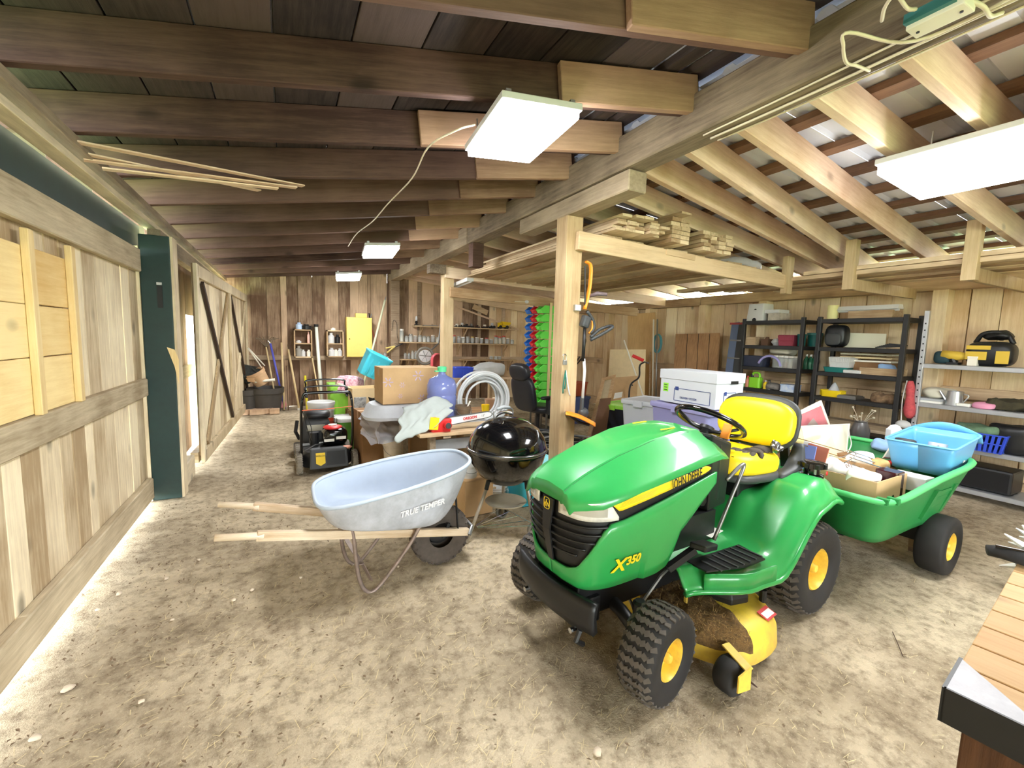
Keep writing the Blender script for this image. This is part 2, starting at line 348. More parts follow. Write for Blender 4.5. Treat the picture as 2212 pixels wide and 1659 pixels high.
plank(wl, 'plank', -1.0, -.975, 6.16, 7.8, 1.62, 2.15, W_RAFT2)
plank(wl, 'mid_rail', -.97, -.93, 4.75, 6.14, .93, 1.06, W_LRAIL); plank(wl, 'header', -.99, -.9, 4.75, 9.6, 2.14, 2.28, W_BEAM); plank(wl, 'sill_board', -.95, -.82, 4.74, 5.28, 0, .2, W_LRAIL)
plank(wl, 'junction_box', -.962, -.93, 4.86, 4.93, 1.56, 1.66, mat('grey white plastic', (210, 212, 208), .5))
dr = bpy.data.objects.new('door_1', None); C.objects.link(dr); struct(dr)
a, b = Vec((-.775, 5.52, 0)), Vec((-.60, 9.55, 0)); dd = (b - a); Ld = dd.length; dr.location = a; dr.rotation_euler = (0, 0, math.atan2(dd.y, dd.x))
x = .02
while x < Ld - .05:
    w = rnd.uniform(.16, .24); w = min(w, Ld - x); o = MB().bx(0, w - .006, .02, .045, .12, 2.12).build('plank', W_LEFT, dr, bevel=.003, seg=1); o.location = (x, 0, 0); x += w
for k, (p0, p1) in enumerate((((0, .06), (0, 2.12)), ((Ld, .06), (Ld, 2.12)), ((0, 2.05), (Ld, 2.05)), ((0, .12), (Ld, .12)), ((2.1, .12), (2.1, 2.0)))):
    MB().beam((p0[0], 0, p0[1]), (p1[0], 0, p1[1]), .035, .13 if k > 1 else .11, (0, 0, 1) if k > 1 and k < 4 else (1, 0, 0)).build('door_frame', W_LEFT, dr, bevel=.004, seg=1)
for p0, p1 in (((.25, 1.95), (2.0, .2)), ((2.2, 1.95), (4.0, .2))): MB().beam((p0[0], -.005, p0[1]), (p1[0], -.005, p1[1]), .03, .05, (0, 0, 1)).build('diagonal_brace', mat('dark stained strip', (60, 44, 34), .8), dr)
for p0, p1 in (((.25, .2), (2.0, 1.95)), ((2.2, .2), (4.0, 1.95))): MB().beam((p0[0], .005, p0[1]), (p1[0], .005, p1[1]), .02, .10, (0, 0, 1)).build('diagonal_brace', W_LEFT, dr)
MB().bx(0, Ld, .05, .12, .05, .16).build('sill_board', W_LRAIL, dr)
# ---------------------------------------------------------------- back wall (y = 9.6)
wb = struct(bpy.data.objects.new('wall_back', None)); C.objects.link(wb)
def roofz(x): return min(2.39 + .108 * (x + 1), 2.62 - .085 * (x - 2.2)) + .17
x = -1.0
while x < 6.45:
    w = rnd.uniform(.17, .30); plank(wb, 'plank', x, x + w - rnd.choice((.002, .004, .006)), 9.62, 9.65, 0, roofz(x), W_BACK if x < 4.2 else W_RIGHT); x += w
for a, b in ((-.7, 2.0), (2.2, 4.3), (4.31, 6.4)): plank(wb, 'mid_rail', a, b, 9.56, 9.62, .915, 1.0, W_BACKX)
for px, w in ((614, .10), (655, .16), (752, .08), (797, .06), (905, .07), (1035, .08), (1087, .08)):
    X = ony(px, 700, 9.6).x; plank(wb, 'stud', X - w / 2, X + w / 2, 9.58, 9.62, 0, roofz(X) - .03, W_BACK if px < 880 else W_BACKX)
for px0, py0, px1, py1, w, m in ((975, 640, 1165, 672, .16, W_LUMX), (1022, 662, 1053, 676, .12, W_LUMX)):
    MB().beam(ony(px0, py0, 9.55), ony(px1, py1, 9.55), .03, w, (0, 0, 1)).build('nailed_board', m, wb)
MB().beam(ony(985, 662, 9.56), ony(1120, 712, 9.56), .02, .04).build('nailed_board', W_BACK, wb)
# ---------------------------------------------------------------- right wall (x = 6.4)
wr = struct(bpy.data.objects.new('wall_right', None)); C.objects.link(wr); y = -3.7
while y < 9.6:
    w = rnd.uniform(.19, .29); plank(wr, 'plank', 6.42, 6.45, y, y + w - rnd.choice((.003, .005, .01)), 0, 2.17, W_RIGHT); y += w
for a, b in ((-3.7, 1.0), (1.01, 5.2), (5.21, 9.6)):
    plank(wr, 'plate_beam', 6.28, 6.42, a, b, 2.10, 2.24, W_RIGHTY); plank(wr, 'girt', 6.36, 6.42, a, b, .95, 1.07, W_RIGHTY); plank(wr, 'girt', 6.36, 6.42, a, b, .02, .18, W_RIGHTY)
for yy in (-2, .1, 2.12, 4.1, 5.15, 6.4, 7.6): plank(wr, 'stud', 6.27, 6.42, yy - .065, yy + .065, 0, 2.1, W_RIGHT)
plank(wr, 'light_blocker', 6.455, 6.475, -3.7, 9.65, 0, 2.2, W_RIGHTY); plank(wb, 'light_blocker', -1.1, 6.5, 9.655, 9.675, 0, 2.55, W_BACKX)  # backing sheets added to stop daylight coming through the plank gaps
wf = struct(bpy.data.objects.new('wall_front', None)); C.objects.link(wf); x = -1.1
while x < 6.5:
    if x < -.7 or x > 2.6: plank(wf, 'plank', x, x + .29, -3.75, -3.7, 0, roofz(x), W_LEFT)
    else: plank(wf, 'plank', x, x + .29, -3.75, -3.7, 2.15, roofz(x), W_LEFT)  # unseen doorway, opened to let fill daylight in from behind the camera
    x += .292
# ---------------------------------------------------------------- roof
cl = struct(bpy.data.objects.new('ceiling', None)); C.objects.link(cl)
def zl(x): return 2.39 + .108 * (x + 1)
def zr(x): return 2.62 - .085 * (x - 2.2)
RL = [(-3.0, -3.4), (-2.3, -2.7), (-1.6, -2.0), (-.9, -1.35), (-.2, -.7), (.5, -.05), (1.15, .62), (1.8, 1.26), (2.42, 1.85), (3.06, 2.45), (3.76, 3.02), (4.5, 3.53), (5.2, 4.1), (5.9, 4.77), (6.6, 5.45), (7.3, 6.2), (7.9, 7.0), (8.5, 7.8), (9.1, 8.6), (9.5, 9.4)]
for k, (ya, yb) in enumerate(RL):
    h = .19; p, q = Vec((-1.25, ya + .05, zl(-1.25) + h / 2)), Vec((2.08, yb, zl(2.08) + h / 2)); T = plane_T((p + q) / 2, q - p, (0, 0, 1))
    L = (q - p).length; o = MB().bx(-L / 2, L / 2, -h / 2, h / 2, -.024, .024).build('rafter', W_RAFT, cl, bevel=.004, seg=1); o.matrix_basis = T
    if 6 <= k <= 16:
        sp = {7: (1390, 20), 8: (1212, 214), 9: (905, 310), 10: (1024, 385), 11: (985, 432), 12: (917, 470), 13: (893, 497)}.get(k, (900, 505)); s0 = min(.9, max(.3, (onpl(*sp, 2.498, .108).x + 1.25) / 3.33)); p2, q2 = p.lerp(q, s0) - Vec((0, .05, .012)), p.lerp(q, .985) - Vec((0, .05, .012)); L = (q2 - p2).length
        o = MB().bx(-L / 2, L / 2, -h / 2, h / 2, -.022, .022).build('sister_rafter', W_SIS, cl, bevel=.004, seg=1); o.matrix_basis = plane_T((p2 + q2) / 2, q2 - p2, (0, 0, 1))
x = -1.45; k = 0
while x < 1.55:
    w = .27 + .03 * ((k * 3) % 4) / 3
    for a, b in ((-3.8, .9 + .4 * (k % 3)), (.905 + .4 * (k % 3), 9.8)):
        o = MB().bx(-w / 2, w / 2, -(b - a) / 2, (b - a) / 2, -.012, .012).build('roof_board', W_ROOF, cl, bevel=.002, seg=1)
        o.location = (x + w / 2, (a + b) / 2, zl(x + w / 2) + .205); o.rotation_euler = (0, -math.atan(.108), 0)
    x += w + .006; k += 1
for xx, w in ((1.66, .10), (1.86, .09), (2.04, .12)):
    o = MB().bx(-w / 2, w / 2, -6.8, 6.8, -.02, .02).build('purlin', W_ROOF, cl); o.location = (xx, 3, zl(xx) + .21); o.rotation_euler = (0, -math.atan(.108), 0)
RR_ = []
for pa, pb in (((1947, 125), (2160, 310)), ((1750, 210), (2130, 480)), ((1592, 275), (1900, 490)), ((1480, 325), (1830, 560)), ((1395, 375), (1790, 580))):
    A, B = onpl(*pa, 2.62 + .085 * 2.2, -.085), onpl(*pb, 2.62 + .085 * 2.2, -.085); RR_.append((A.y, A.y + (B.y - A.y) * (6.7 - A.x) / (B.x - A.x)))
sk = RR_[2][1] - RR_[2][0]
RR_ += [(y0, y0 + sk) for y0 in (2.85, 3.4, 4.0, 4.6, 5.2, 5.8, 6.5, 7.2, 7.9, 8.6, 9.2)] + [(.55, .55 + sk * .8)] + [(y0, y0 + .3) for y0 in (.15, -.4, -1, -1.6, -2.2, -2.8, -3.4)]
for ya, yb in RR_:
    h = .19; yb = min(yb, 9.75); p, q = Vec((2.12, ya, zr(2.12) + h / 2)), Vec((6.6, yb, zr(6.6) + h / 2)); L = (q - p).length
    o = MB().bx(-L / 2, L / 2, -h / 2, h / 2, -.026, .026).build('rafter', W_RAFTN, cl, bevel=.004, seg=1); o.matrix_basis = plane_T((p + q) / 2, q - p, (0, 0, 1))
for k in range(11):
    xx = 2.35 + k * .43
    for a, b in ((-3.8, 2.9), (2.91, 9.8)):
        o = MB().bx(-.045, .045, -(b - a) / 2, (b - a) / 2, -.02, .02).build('purlin', W_PURL, cl); o.location = (xx, (a + b) / 2, zr(xx) + .21); o.rotation_euler = (0, math.atan(.085), 0)
def sheet(side):                                            # ribbed roof metal, ribs run down the slope
    prof = []
    for k in range(4):
        y0 = k * .23; prof += [(y0, 0), (y0 + .145, 0), (y0 + .165, .022), (y0 + .205, .022), (y0 + .225, 0)]
    x0, x1 = (-1.5, 2.1) if side else (2.08, 6.55); f = zl if side else zr
    return MB().grid(lambda u, v: Vec((x0 + (x1 - x0) * u, prof[round(v * (len(prof) - 1))][0], f(x0 + (x1 - x0) * u) + .236 + prof[round(v * (len(prof) - 1))][1])), 6, len(prof) - 1)
for side in (0, 1):
    base = sheet(side).build('metal_sheet', METAL_R, cl, solid=.001)
    for k in range(15):
        o = base if k == 0 else base.copy()
        if k: C.objects.link(o)
        o.location = (0, -3.8 + k * .915, .0015 * (k % 2))
MB().bx(1.9, 2.3, -3.8, 9.9, 2.985, 2.995).bx(2.28, 2.3, -3.8, 9.9, 2.85, 2.99).build('ridge_cap', METAL_R, cl)
# ridge timber, bolster, posts and tie beams
for a, b in ((-3.7, .2), (.21, 5.1), (5.11, 9.62)): plank(cl, 'ridge_beam', 2.0, 2.18, a, b, 2.58, 2.80, W_BEAM, bev=.01)
plank(cl, 'bolster', 2.02, 2.18, 2.3, 3.8, 2.44, 2.575, W_BEAM, bev=.008)
for nm, lab, yy, w, zt in (('timber_post', 'pale timber post in the middle of the barn carrying hanging garden tools', 3.07, .155, 2.44), ('timber_post', 'pale timber post behind the blue water jug', 6.1, .15, 2.45), ('timber_post', 'grey timber post standing against the back wall', 9.48, .18, 2.58)):
    tag(MB().bx(2.1 - w / 2, 2.1 + w / 2, yy - w / 2, yy + w / 2, 0, zt).build(nm, W_POST if yy < 9 else W_BACKX, bevel=.006, seg=2), lab, 'post')
plank(cl, 'king_block', 2.03, 2.17, 4.98, 5.12, 2.3, 2.58, W_RAFT)
tb = thing('tie_beam', 'long pale tie beam from the middle post carrying stacked lumber', 'beam', (2.2, 2.97, 2.2))
MB().beam((2.10, 2.96, 2.245), (4.88, 2.96, 2.15), .05, .145).build('beam_body', W_LUMX, tb, True, bevel=.004, seg=1)
MB().bx(4.84, 4.96, 2.92, 2.98, 2.02, 2.42).build('hanger', W_POST, tb, True, bevel=.004, seg=1)
MB().beam((3.05, 2.95, 2.26), (3.42, 2.95, 2.245), .05, .05).build('spacer_block', W_LUMX, tb, True)
tb2 = thing('tie_beam', 'upper tie beam fixed to the post behind the water jug', 'beam', (2.1, 6.0, 2.3))
MB().beam((2.03, 6.0, 2.35), (6.3, 6.0, 2.2), .05, .15).build('beam_body', W_RAFTN, tb2, True, bevel=.004, seg=1)
MB().bx(1.80, 2.03, 5.95, 6.10, 2.32, 2.44).build('end_block', W_BEAM, tb2, True)
tb3 = thing('tie_beam', 'lower pale tie beam fixed to the post behind the water jug', 'beam', (2.1, 5.98, 2.1))
MB().beam((2.1, 5.98, 2.08), (5.6, 5.98, 1.98), .045, .14).build('beam_body', W_LUMX, tb3, True, bevel=.004, seg=1)
# storage rail of long boards hung along the right side
for i, (px0, py0, py1) in enumerate(((1845, 512, 625), (2110, 480, 605))):
    p, q = onx(px0, py0, 4.92), onx(px0, py1, 4.92)
    hg = thing('hanging_bracket', ['wooden hanging bracket for long boards nearer the white file box', 'wooden hanging bracket for long boards nearer the right edge'][i], 'bracket', (4.92, p.y, q.z))
    MB().bx(4.88, 4.96, p.y - .045, p.y + .045, q.z, zr(4.9) + .1).build('hanger', W_POST, hg, True, bevel=.003, seg=1)
    MB().bx(4.93, 6.3, p.y - .02, p.y + .02, q.z, q.z + .11).build('arm', W_POST, hg, True, bevel=.003, seg=1)
for i in range(9):
    x0 = 5.0 + (i % 5) * .2; z = 2.16 + (i // 5) * .045; a, b = (.4, 4.5 - .22 * i) if i < 5 else (.9, 3.8 - .2 * i)
    o = plank(None, 'long_board', x0 - .07, x0 + .07, a, b, z, z + .04, W_LUMY); tag(o, 'long pale board lying on the hanging brackets under the right roof', 'board', 'boards on the hanging brackets')
# ---------------------------------------------------------------- light panels
LED_S = LED_M.copy(); LED_S.name = 'dimmer led diffuser'; LED_S.node_tree.nodes['Principled BSDF'].inputs['Emission Strength'].default_value = LED * .36
LED_F = LED_M.copy(); LED_F.name = 'far led diffuser'; LED_F.node_tree.nodes['Principled BSDF'].inputs['Emission Strength'].default_value = LED * .65
def light_panel(label, c, sx, sy, rz, ty, led=LED_M, th=.036):
    t = thing('led_panel', label, 'ceiling light', c, rot=(0, ty, rz))
    MB().bx(-sx / 2, sx / 2, -sy / 2, sy / 2, -.002, .03).build('panel_frame', WHITE_M, t, bevel=.003, seg=1)
    MB().bx(-sx / 2 + .012, sx / 2 - .012, -sy / 2 + .012, sy / 2 - .012, -th, -.003).build('diffuser', led, t, bevel=.008)  # made deeper so its glowing sides also brighten the ceiling
    for i in (-1, 1):
        MB().tube([(i * sx * .4, sy * .3, .03), (i * sx * .4, sy * .3, .12)], .004, 6).build('hanger_wire', ALU, t)
        MB().bx(i * sx * .4 - .012, i * sx * .4 + .012, -sy / 2 + .02, -sy / 2 + .05, .03, .05).build('clip', ALU, t)
    return t
light_panel('square glowing light panel hung under the rafters in the upper middle', (1.09, 2.09, 2.50), .40, .60, -.10, -math.atan(.07))
light_panel('long glowing light panel under the metal roof at the right edge', (3.30, .82, 2.46), .62, 1.1, .03, math.atan(.06), LED_S, .055)
light_panel('glowing light panel far back over the push mower, the larger of two', (1.04, 5.45, 2.44), .38, .70, -.1, -math.atan(.1), LED_F)
light_panel('small glowing light panel nearest the back wall', (1.0, 8.0, 2.42), .40, .75, -.1, -math.atan(.1), LED_F)

# ================================================================ riding mower
GREEN = mat('green tractor enamel', (44, 158, 78), .36, coat=.5, var=.08, scale=4)
GREEN_D = mat('dark green line', (24, 112, 52), .4)
YEL = mat('yellow enamel', (250, 214, 30), .35, coat=.3); YELV = mat('yellow vinyl', (252, 222, 24), .42, var=.06, scale=5)
YELD = mat('dusty yellow deck paint', (242, 208, 62), .5, var=.35, scale=5, rgb2=(198, 162, 76))
BLK = mat('black plastic', (26, 26, 28), .42, var=.15, scale=12); BLKG = mat('glossy black', (10, 10, 12), .12, coat=.5); TREAD = mat('dusty tyre lugs', (92, 84, 76), .85, var=.35, scale=14); RUB = mat('tyre rubber', (34, 31, 30), .75, var=.25, scale=18)
BLKM = mat('black frame paint', (20, 20, 22), .45); GREYP = mat('charcoal plastic', (62, 64, 66), .5); CHR = mat('bright steel', (205, 206, 208), .18, 1.0); STEEL = mat('dull steel', (150, 150, 148), .4, .85)
RIMY = mat('yellow wheel paint', (244, 208, 78), .4, var=.2, scale=14, rgb2=(216, 172, 66))
ORG = mat('orange plastic', (248, 150, 40), .45); PAPER = mat('white paper', (240, 238, 230), .7); RED = mat('red plastic', (214, 44, 44), .4); INK = mat('black print', (16, 16, 16), .6)
def wheel(parent, u, v, R, Wd, side, rr=.5, lugs=30, yaw=0, lug=True, hubs=True):
    """tyre with zigzag turf lugs, dished rim, hub; axis along local y"""
    t = bpy.data.objects.new('wheel', None); C.objects.link(t); t.parent = parent; t.location = (u, v, R); t.rotation_euler = (0, 0, yaw)
    h = Wd / 2; r0 = R * rr
    prof = [(r0, -h * .78), (r0 * 1.12, -h * .92), (R * .80, -h), (R * .92, -h * .93), (R * .972, -h * .74), (R * .985, 0), (R * .972, h * .74), (R * .92, h * .93), (R * .80, h), (r0 * 1.12, h * .92), (r0, h * .78)]
    tm = MB(); x, y, d = Vec((1, 0, 0)), Vec((0, 0, 1)), Vec((0, 1, 0)); n = 40
    tm.loft([[x * (r * math.cos(2 * PI * j / n)) + y * (r * math.sin(2 * PI * j / n)) + d * z for j in range(n)] for r, z in prof], caps=False)
    tm.build('tyre', RUB, t, smooth=True)
    if lug:
        lm = MB(); m = 7
        for k in range(lugs):
            for i in range(m):
                def P(q):
                    f = (q / m - .5) * 2; a = 2 * PI * k / lugs + (.30 if q % 2 else 0) * 2 * PI / lugs
                    r = R * (1.0 - .075 * max(0, abs(f) - .62) / .38 - .06 * max(0, abs(f) - .85)); return Vec((r * math.cos(a), f * h * .93, r * math.sin(a)))
                p, q = P(i), P(i + 1); lm.beam(p - p.normalized() * .003, q - q.normalized() * .003, R * 2 * PI / lugs * .52, .011, up=(p + q) * Vec((1, 0, 1)) if False else Vec((p.x + q.x, 0, p.z + q.z)))
        lm.build('tread', TREAD, t)
    s = side; rm = MB(); rp = [(r0 * 1.03, h * .80), (r0 * .97, h * .86), (r0 * .90, h * .70), (r0 * .86, h * .15), (r0 * .55, h * .05), (r0 * .30, h * .12), (.001, h * .12)]
    rm.loft([[x * (r * math.cos(2 * PI * j / 28)) + y * (r * math.sin(2 * PI * j / 28)) + d * (z * s) for j in range(28)] for r, z in rp], caps=False)
    rim = rm.build('rim', RIMY, t, smooth=.7)
    if hubs:
        MB().lathe([(r0 * .26, 0), (r0 * .24, h * .55), (r0 * .17, h * .68), (.001, h * .70)], 14, (0, s * h * .1, 0), (0, s, 0)).build('hub_cap', RIMY, rim, smooth=.7)
        for a in (.6, 3.7): MB().box((r0 * .6 * math.cos(a), s * h * .09, r0 * .6 * math.sin(a)), (r0 * .22, .006, r0 * .10), Mat.Rotation(-a, 3, 'Y')).build('rim_slot', BLKM, rim)
    return t
TR = thing('riding_mower', 'green and yellow riding mower with yellow seat in the right foreground', 'mower', (2.50, 1.68, 0), PI + .07)
for v, s in ((.36, 1), (-.36, -1)): wheel(TR, 0, v, .255, .25, s, .44, 34)
for v, s in ((.405, 1), (-.405, -1)): wheel(TR, 1.20, v, .19, .155, s, .44, 30, yaw=.16)
# --- hood: shell wall along a plan outline
OUT = spline([(1.475, 0, 0), (1.47, .09, 0), (1.445, .18, 0), (1.38, .237, 0), (1.25, .266, 0), (.95, .276, 0), (.66, .276, 0)], 10)
CUM = [0]
for i in range(1, len(OUT)): CUM.append(CUM[-1] + (OUT[i] - OUT[i - 1]).length)
def hull(s, z, off=0):
    sg = 1 if s >= 0 else -1; a = abs(s) * .85 if abs(s) < .475 else abs(s) - .072; a = min(a, CUM[-1] - 1e-6); i = max(k for k in range(len(CUM) - 1) if CUM[k] <= a)
    f = (a - CUM[i]) / (CUM[i + 1] - CUM[i]); p = OUT[i].lerp(OUT[i + 1], f); t = (OUT[i + 1] - OUT[i]).normalized(); nrm = Vec((-t.y, t.x, 0)) * -1
    nrm = Vec((t.y, -t.x, 0)) if Vec((t.y, -t.x, 0)).dot(Vec((p.x - .9, p.y * 3, 0))) > 0 else Vec((-t.y, t.x, 0))
    k = .035 * max(0, (.62 - z) / .2); p = p + nrm * (off - k * (1 if a < .5 else .5)); return Vec((p.x, p.y * sg, z))
def lerpf(pts, s):
    for (a, x), (b, y) in zip(pts, pts[1:]):
        if s <= b: return x + (y - x) * max(0, (s - a)) / (b - a)
    return pts[-1][1]
def patch(s0, s1, top, bot, off, ns=24, nz=6):
    return MB().grid(lambda a, b: hull(s0 + (s1 - s0) * a, lerpf(bot, s0 + (s1 - s0) * a) + (lerpf(top, s0 + (s1 - s0) * a) - lerpf(bot, s0 + (s1 - s0) * a)) * b, off), ns, nz)
core = MB()
for sg in (-1, 1): core.v += [v if sg > 0 else Vec((v.x, -v.y, v.z)) for v in patch(0, 1.0, [(0, .78), (.3, .80), (1, .91)], [(0, .44), (.7, .46), (.85, .66), (1.05, .78)], -.008).v]
q = patch(0, 1.0, [(0, .78), (1, .9)], [(0, .44), (1.05, .78)], 0); nq = len(q.v); core.f = q.f + [tuple(i + nq for i in f) for f in q.f]
core.build('grille_shell', BLK, TR, smooth=.6)
for sg in (1, -1):
    m = patch(.0, 1.03, [(0, .47), (.13, .475), (.20, .50), (.26, .57), (.32, .665), (.36, .705), (.45, .718), (.98, .835), (1.03, .845)], [(0, .405), (.2, .40), (.3, .405), (.66, .425), (.72, .445), (.75, .49), (.79, .60), (.94, .72), (1.03, .79)], .004, 60, 8)
    if sg < 0: m.v = [Vec((p.x, -p.y, p.z)) for p in m.v]
    m.build('side_panel', GREEN, TR, smooth=.6, solid=.012)
    m = patch(.36, .985, [(.36, .797), (.95, .884), (.985, .872)], [(.36, .789), (.405, .756), (.95, .850), (.985, .864)], .004, 30, 3)
    if sg < 0: m.v = [Vec((p.x, -p.y, p.z)) for p in m.v]
    st = m.build('yellow_stripe', YEL, TR, smooth=True, solid=.004)
    for k in range(5):
        mm = MB().tube([hull(.40 + .006 * k + .2 * i / 8, lerpf([(.36, .766 + .006 * k), (.95, .856 + .005 * k)], .40 + .2 * i / 8), .0065) * Vec((1, 1, 1)) for i in range(9)], .0009, 4)
        if sg < 0: mm.v = [Vec((p.x, -p.y, p.z)) for p in mm.v]
        mm.build('stripe_line', mat('dull gold', (196, 160, 20), .5), st)
    m = patch(.085, .40, [(.0, .775), (.2, .785), (.33, .797), (.36, .785), (.40, .735)], [(0, .718), (.22, .715), (.40, .720)], .006, 16, 4)
    if sg < 0: m.v = [Vec((p.x, -p.y, p.z)) for p in m.v]
    hl = m.build('headlight', mat('headlight lens', (226, 222, 214), .12, coat=.6, var=.25, scale=24), TR, smooth=True, solid=.006)
    m = patch(.12, .34, [(0, .765), (.4, .775)], [(0, .735), (.4, .738)], .011, 10, 2)
    if sg < 0: m.v = [Vec((p.x, -p.y, p.z)) for p in m.v]
    m.build('reflector', mat('pale reflector', (200, 196, 186), .2, .5), hl, smooth=True)
    for k, z in enumerate((.54, .575, .61, .645, .68)):
        s1 = .20 + .045 * k
        mm = MB().tube([hull(.03 + (s1 - .03) * i / 8, z + .012 * i / 8, .004) for i in range(9)], .0055, 6)
        if sg < 0: mm.v = [Vec((p.x, -p.y, p.z)) for p in mm.v]
        mm.build('grille_slat', BLK, TR, smooth=True)
MB()._add([hull(-.045, .76, .004), hull(.045, .76, .004), hull(.03, .62, .012), hull(.02, .46, .004), hull(-.02, .46, .004), hull(-.03, .62, .012)], [(0, 1, 2, 5), (5, 2, 3, 4)]).build('grille_ridge', BLK, TR, solid=.008)
# emblem: leaping stag in a rounded shield
em = MB().tube([hull(a, .735 + b, .016) for a, b in rrect(.046, .05, .012, 3)], .0016, 5, closed=True).build('emblem', YEL, TR)
for pts in (((-.014, .002), (0, .006), (.012, .001), (.016, -.010)), ((0, .006), (-.004, .014), (.004, .018)), ((-.014, .002), (-.018, -.012)), ((.004, .003), (.0, -.014)), ((-.006, .004), (-.008, -.014))):
    MB().tube([hull(a, .733 + b, .0165) for a, b in pts], .0017, 5).build('stag', YEL, em)
# --- hood cap
def cap(u, c, cr, crz, sh, shz, b, bz):
    b += .010 * (u > 1.25); bz -= .012 * (u > 1.35); h = [(0, c), (cr - .006, crz + .004), (cr + .004, crz - .006), ((cr + sh) / 2, (crz + shz) / 2 + .006), (sh, shz), (b, bz)]
    return [Vec((u, -y, z)) for y, z in h[::-1]] + [Vec((u, y, z)) for y, z in h[1:]]
CP = [cap(.60, .985, .135, .975, .25, .915, .275, .893), cap(.66, 1.02, .14, 1.008, .258, .925, .281, .90), cap(.80, 1.03, .142, 1.012, .262, .915, .284, .885), cap(1.0, 1.012, .14, .99, .262, .88, .283, .855),
      cap(1.2, .965, .134, .942, .256, .845, .277, .822), cap(1.31, .928, .128, .905, .246, .825, .267, .802), cap(1.39, .895, .122, .872, .222, .808, .242, .785), cap(1.445, .862, .115, .842, .185, .798, .20, .775), cap(1.478, .83, .105, .815, .145, .79, .16, .765), cap(1.49, .775, .10, .77, .135, .762, .15, .748)]
MB().loft(CP, caps=False, wrap=False).build('hood', GREEN, TR, smooth=.45, solid=.012)
for sg in (1, -1):
    MB().tube([(u, sg * cr, z + .001) for u, cr, z in ((.74, .142, 1.012), (1.0, .14, .991), (1.2, .134, .943), (1.31, .128, .906), (1.39, .122, .873), (1.445, .115, .843), (1.478, .105, .817))], .004, 6).build('crease_line', GREEN_D, TR)  # darker green lines drawn along the two hood creases
    MB().box((.83, sg * .09, 1.028), (.10, .006, .004), euler(0, .02, 0)).build('vent_slot', YEL, TR)
MB().bx(.50, .66, -.19, .19, .62, .96).build('dash_cowl', BLK, TR, bevel=.03)
MB()._add([(.40, -.17, .93), (.62, -.2, 1.0), (.62, .2, 1.0), (.40, .17, .93), (.42, -.17, .60), (.62, -.2, .6), (.62, .2, .6), (.42, .17, .6)], [(0, 1, 2, 3), (4, 7, 6, 5), (0, 3, 7, 4), (1, 5, 6, 2), (0, 4, 5, 1), (3, 2, 6, 7)]).build('dash_panel', BLK, TR, bevel=.015)
# --- fender and footboard pan (height field with a rolled edge)
def sm(a, b, x): t = min(1, max(0, (x - a) / (b - a))); return t * t * (3 - 2 * t)
def vmax(u): return .49 - .20 * (max(0, (-.10 - u)) / .21) ** 2.2 if u < -.1 else (.49 - .02 * sm(.4, .6, u) - .13 * sm(.62, .95, u))
def pan(a, b):
    u = -.31 + 1.26 * a; f = (b - .5) * 2; v = f * vmax(u); av = abs(v); e = abs(f)
    zf = .705 - .28 * sm(.06, .46, u); zc = .70 - .06 * sm(.0, .12, u) - .20 * sm(.24, .42, u)
    z = zc + (zf - zc) * sm(.15, .25, av)
    z -= .085 * sm(.82, 1.0, e) + .20 * sm(-.20, -.34, u)
    z += .03 * sm(.12, .0, abs(u + .05)) * sm(.22, .3, av)
    if u > .46: z += .02 * sm(.24, .16, av)
    return Vec((u, v, z))
MB().grid(pan, 60, 44).build('fender_deck', GREEN, TR, smooth=.9, solid=.008)
MB().tube([pan(a / 30, 1) - Vec((0, 0, .012)) for a in range(31)], .014, 8).build('fender_lip', GREEN, TR, smooth=True); MB().tube([pan(a / 30, 0) - Vec((0, 0, .012)) for a in range(31)], .014, 8).build('fender_lip', GREEN, TR, smooth=True)
MB().grid(lambda a, b: pan(.63 + .30 * a, 1 - .045 * (b * 0 + 0)) * Vec((1, 1, 0)) + Vec((0, .004, .415 - .075 * b)), 12, 2).build('foot_skirt', GREEN, TR, smooth=True, solid=.008)
for sg in (1, -1):
    fm = MB().prism([(.47, .29 * 1), (.86, .27), (.86, .375), (.66, .435), (.50, .44)], .008, Mat.Translation((0, 0, .424)))
    if sg < 0: fm.v = [Vec((p.x, -p.y, p.z)) for p in fm.v]
    fp = fm.build('foot_mat', BLK, TR)
    for k in range(7):
        u = .50 + k * .05; b = MB().box((u, sg * (.36 - .0 * k), .434), (.010, .13 - .03 * max(0, k - 4) / 2, .006)); b.build('mat_rib', GREYP, fp)
MB().box((.78, .30, .50), (.17, .075, .03), euler(0, -.25, .25)).build('brake_pedal', BLK, TR, bevel=.008); MB().beam((.85, .30, .50), (.98, .26, .42), .03, .03).build('pedal_arm', BLKM, TR)
dc = MB().box((.56, .14, .475), (.12, .16, .003), euler(0, .05, .1)).build('height_decal', PAPER, TR)
for k in range(4): lettering('PRNM'[k] + '123'[k % 3], INK, .03, plane_T((.60 - .03 * k, .15, .478), (0, -1, 0), (1, 0, .05)), dc, 'print')
MB().lathe([(.06, -.03), (.06, .01), (.042, .015), (.04, .045), (.066, .05), (.066, .078), (.05, .084), (.001, .084)], 18, (-.16, .32, .715)).build('fuel_cap', BLKG, TR, smooth=.6)
for k in range(8): MB().box((-.16 + .066 * math.cos(k * PI / 4), .32 + .066 * math.sin(k * PI / 4), .779), (.016, .016, .024)).build('cap_lobe', BLK, TR)
MB().bx(-.34, -.10, -.16, .17, .685, .72).build('seat_riser', GREEN, TR, bevel=.01)
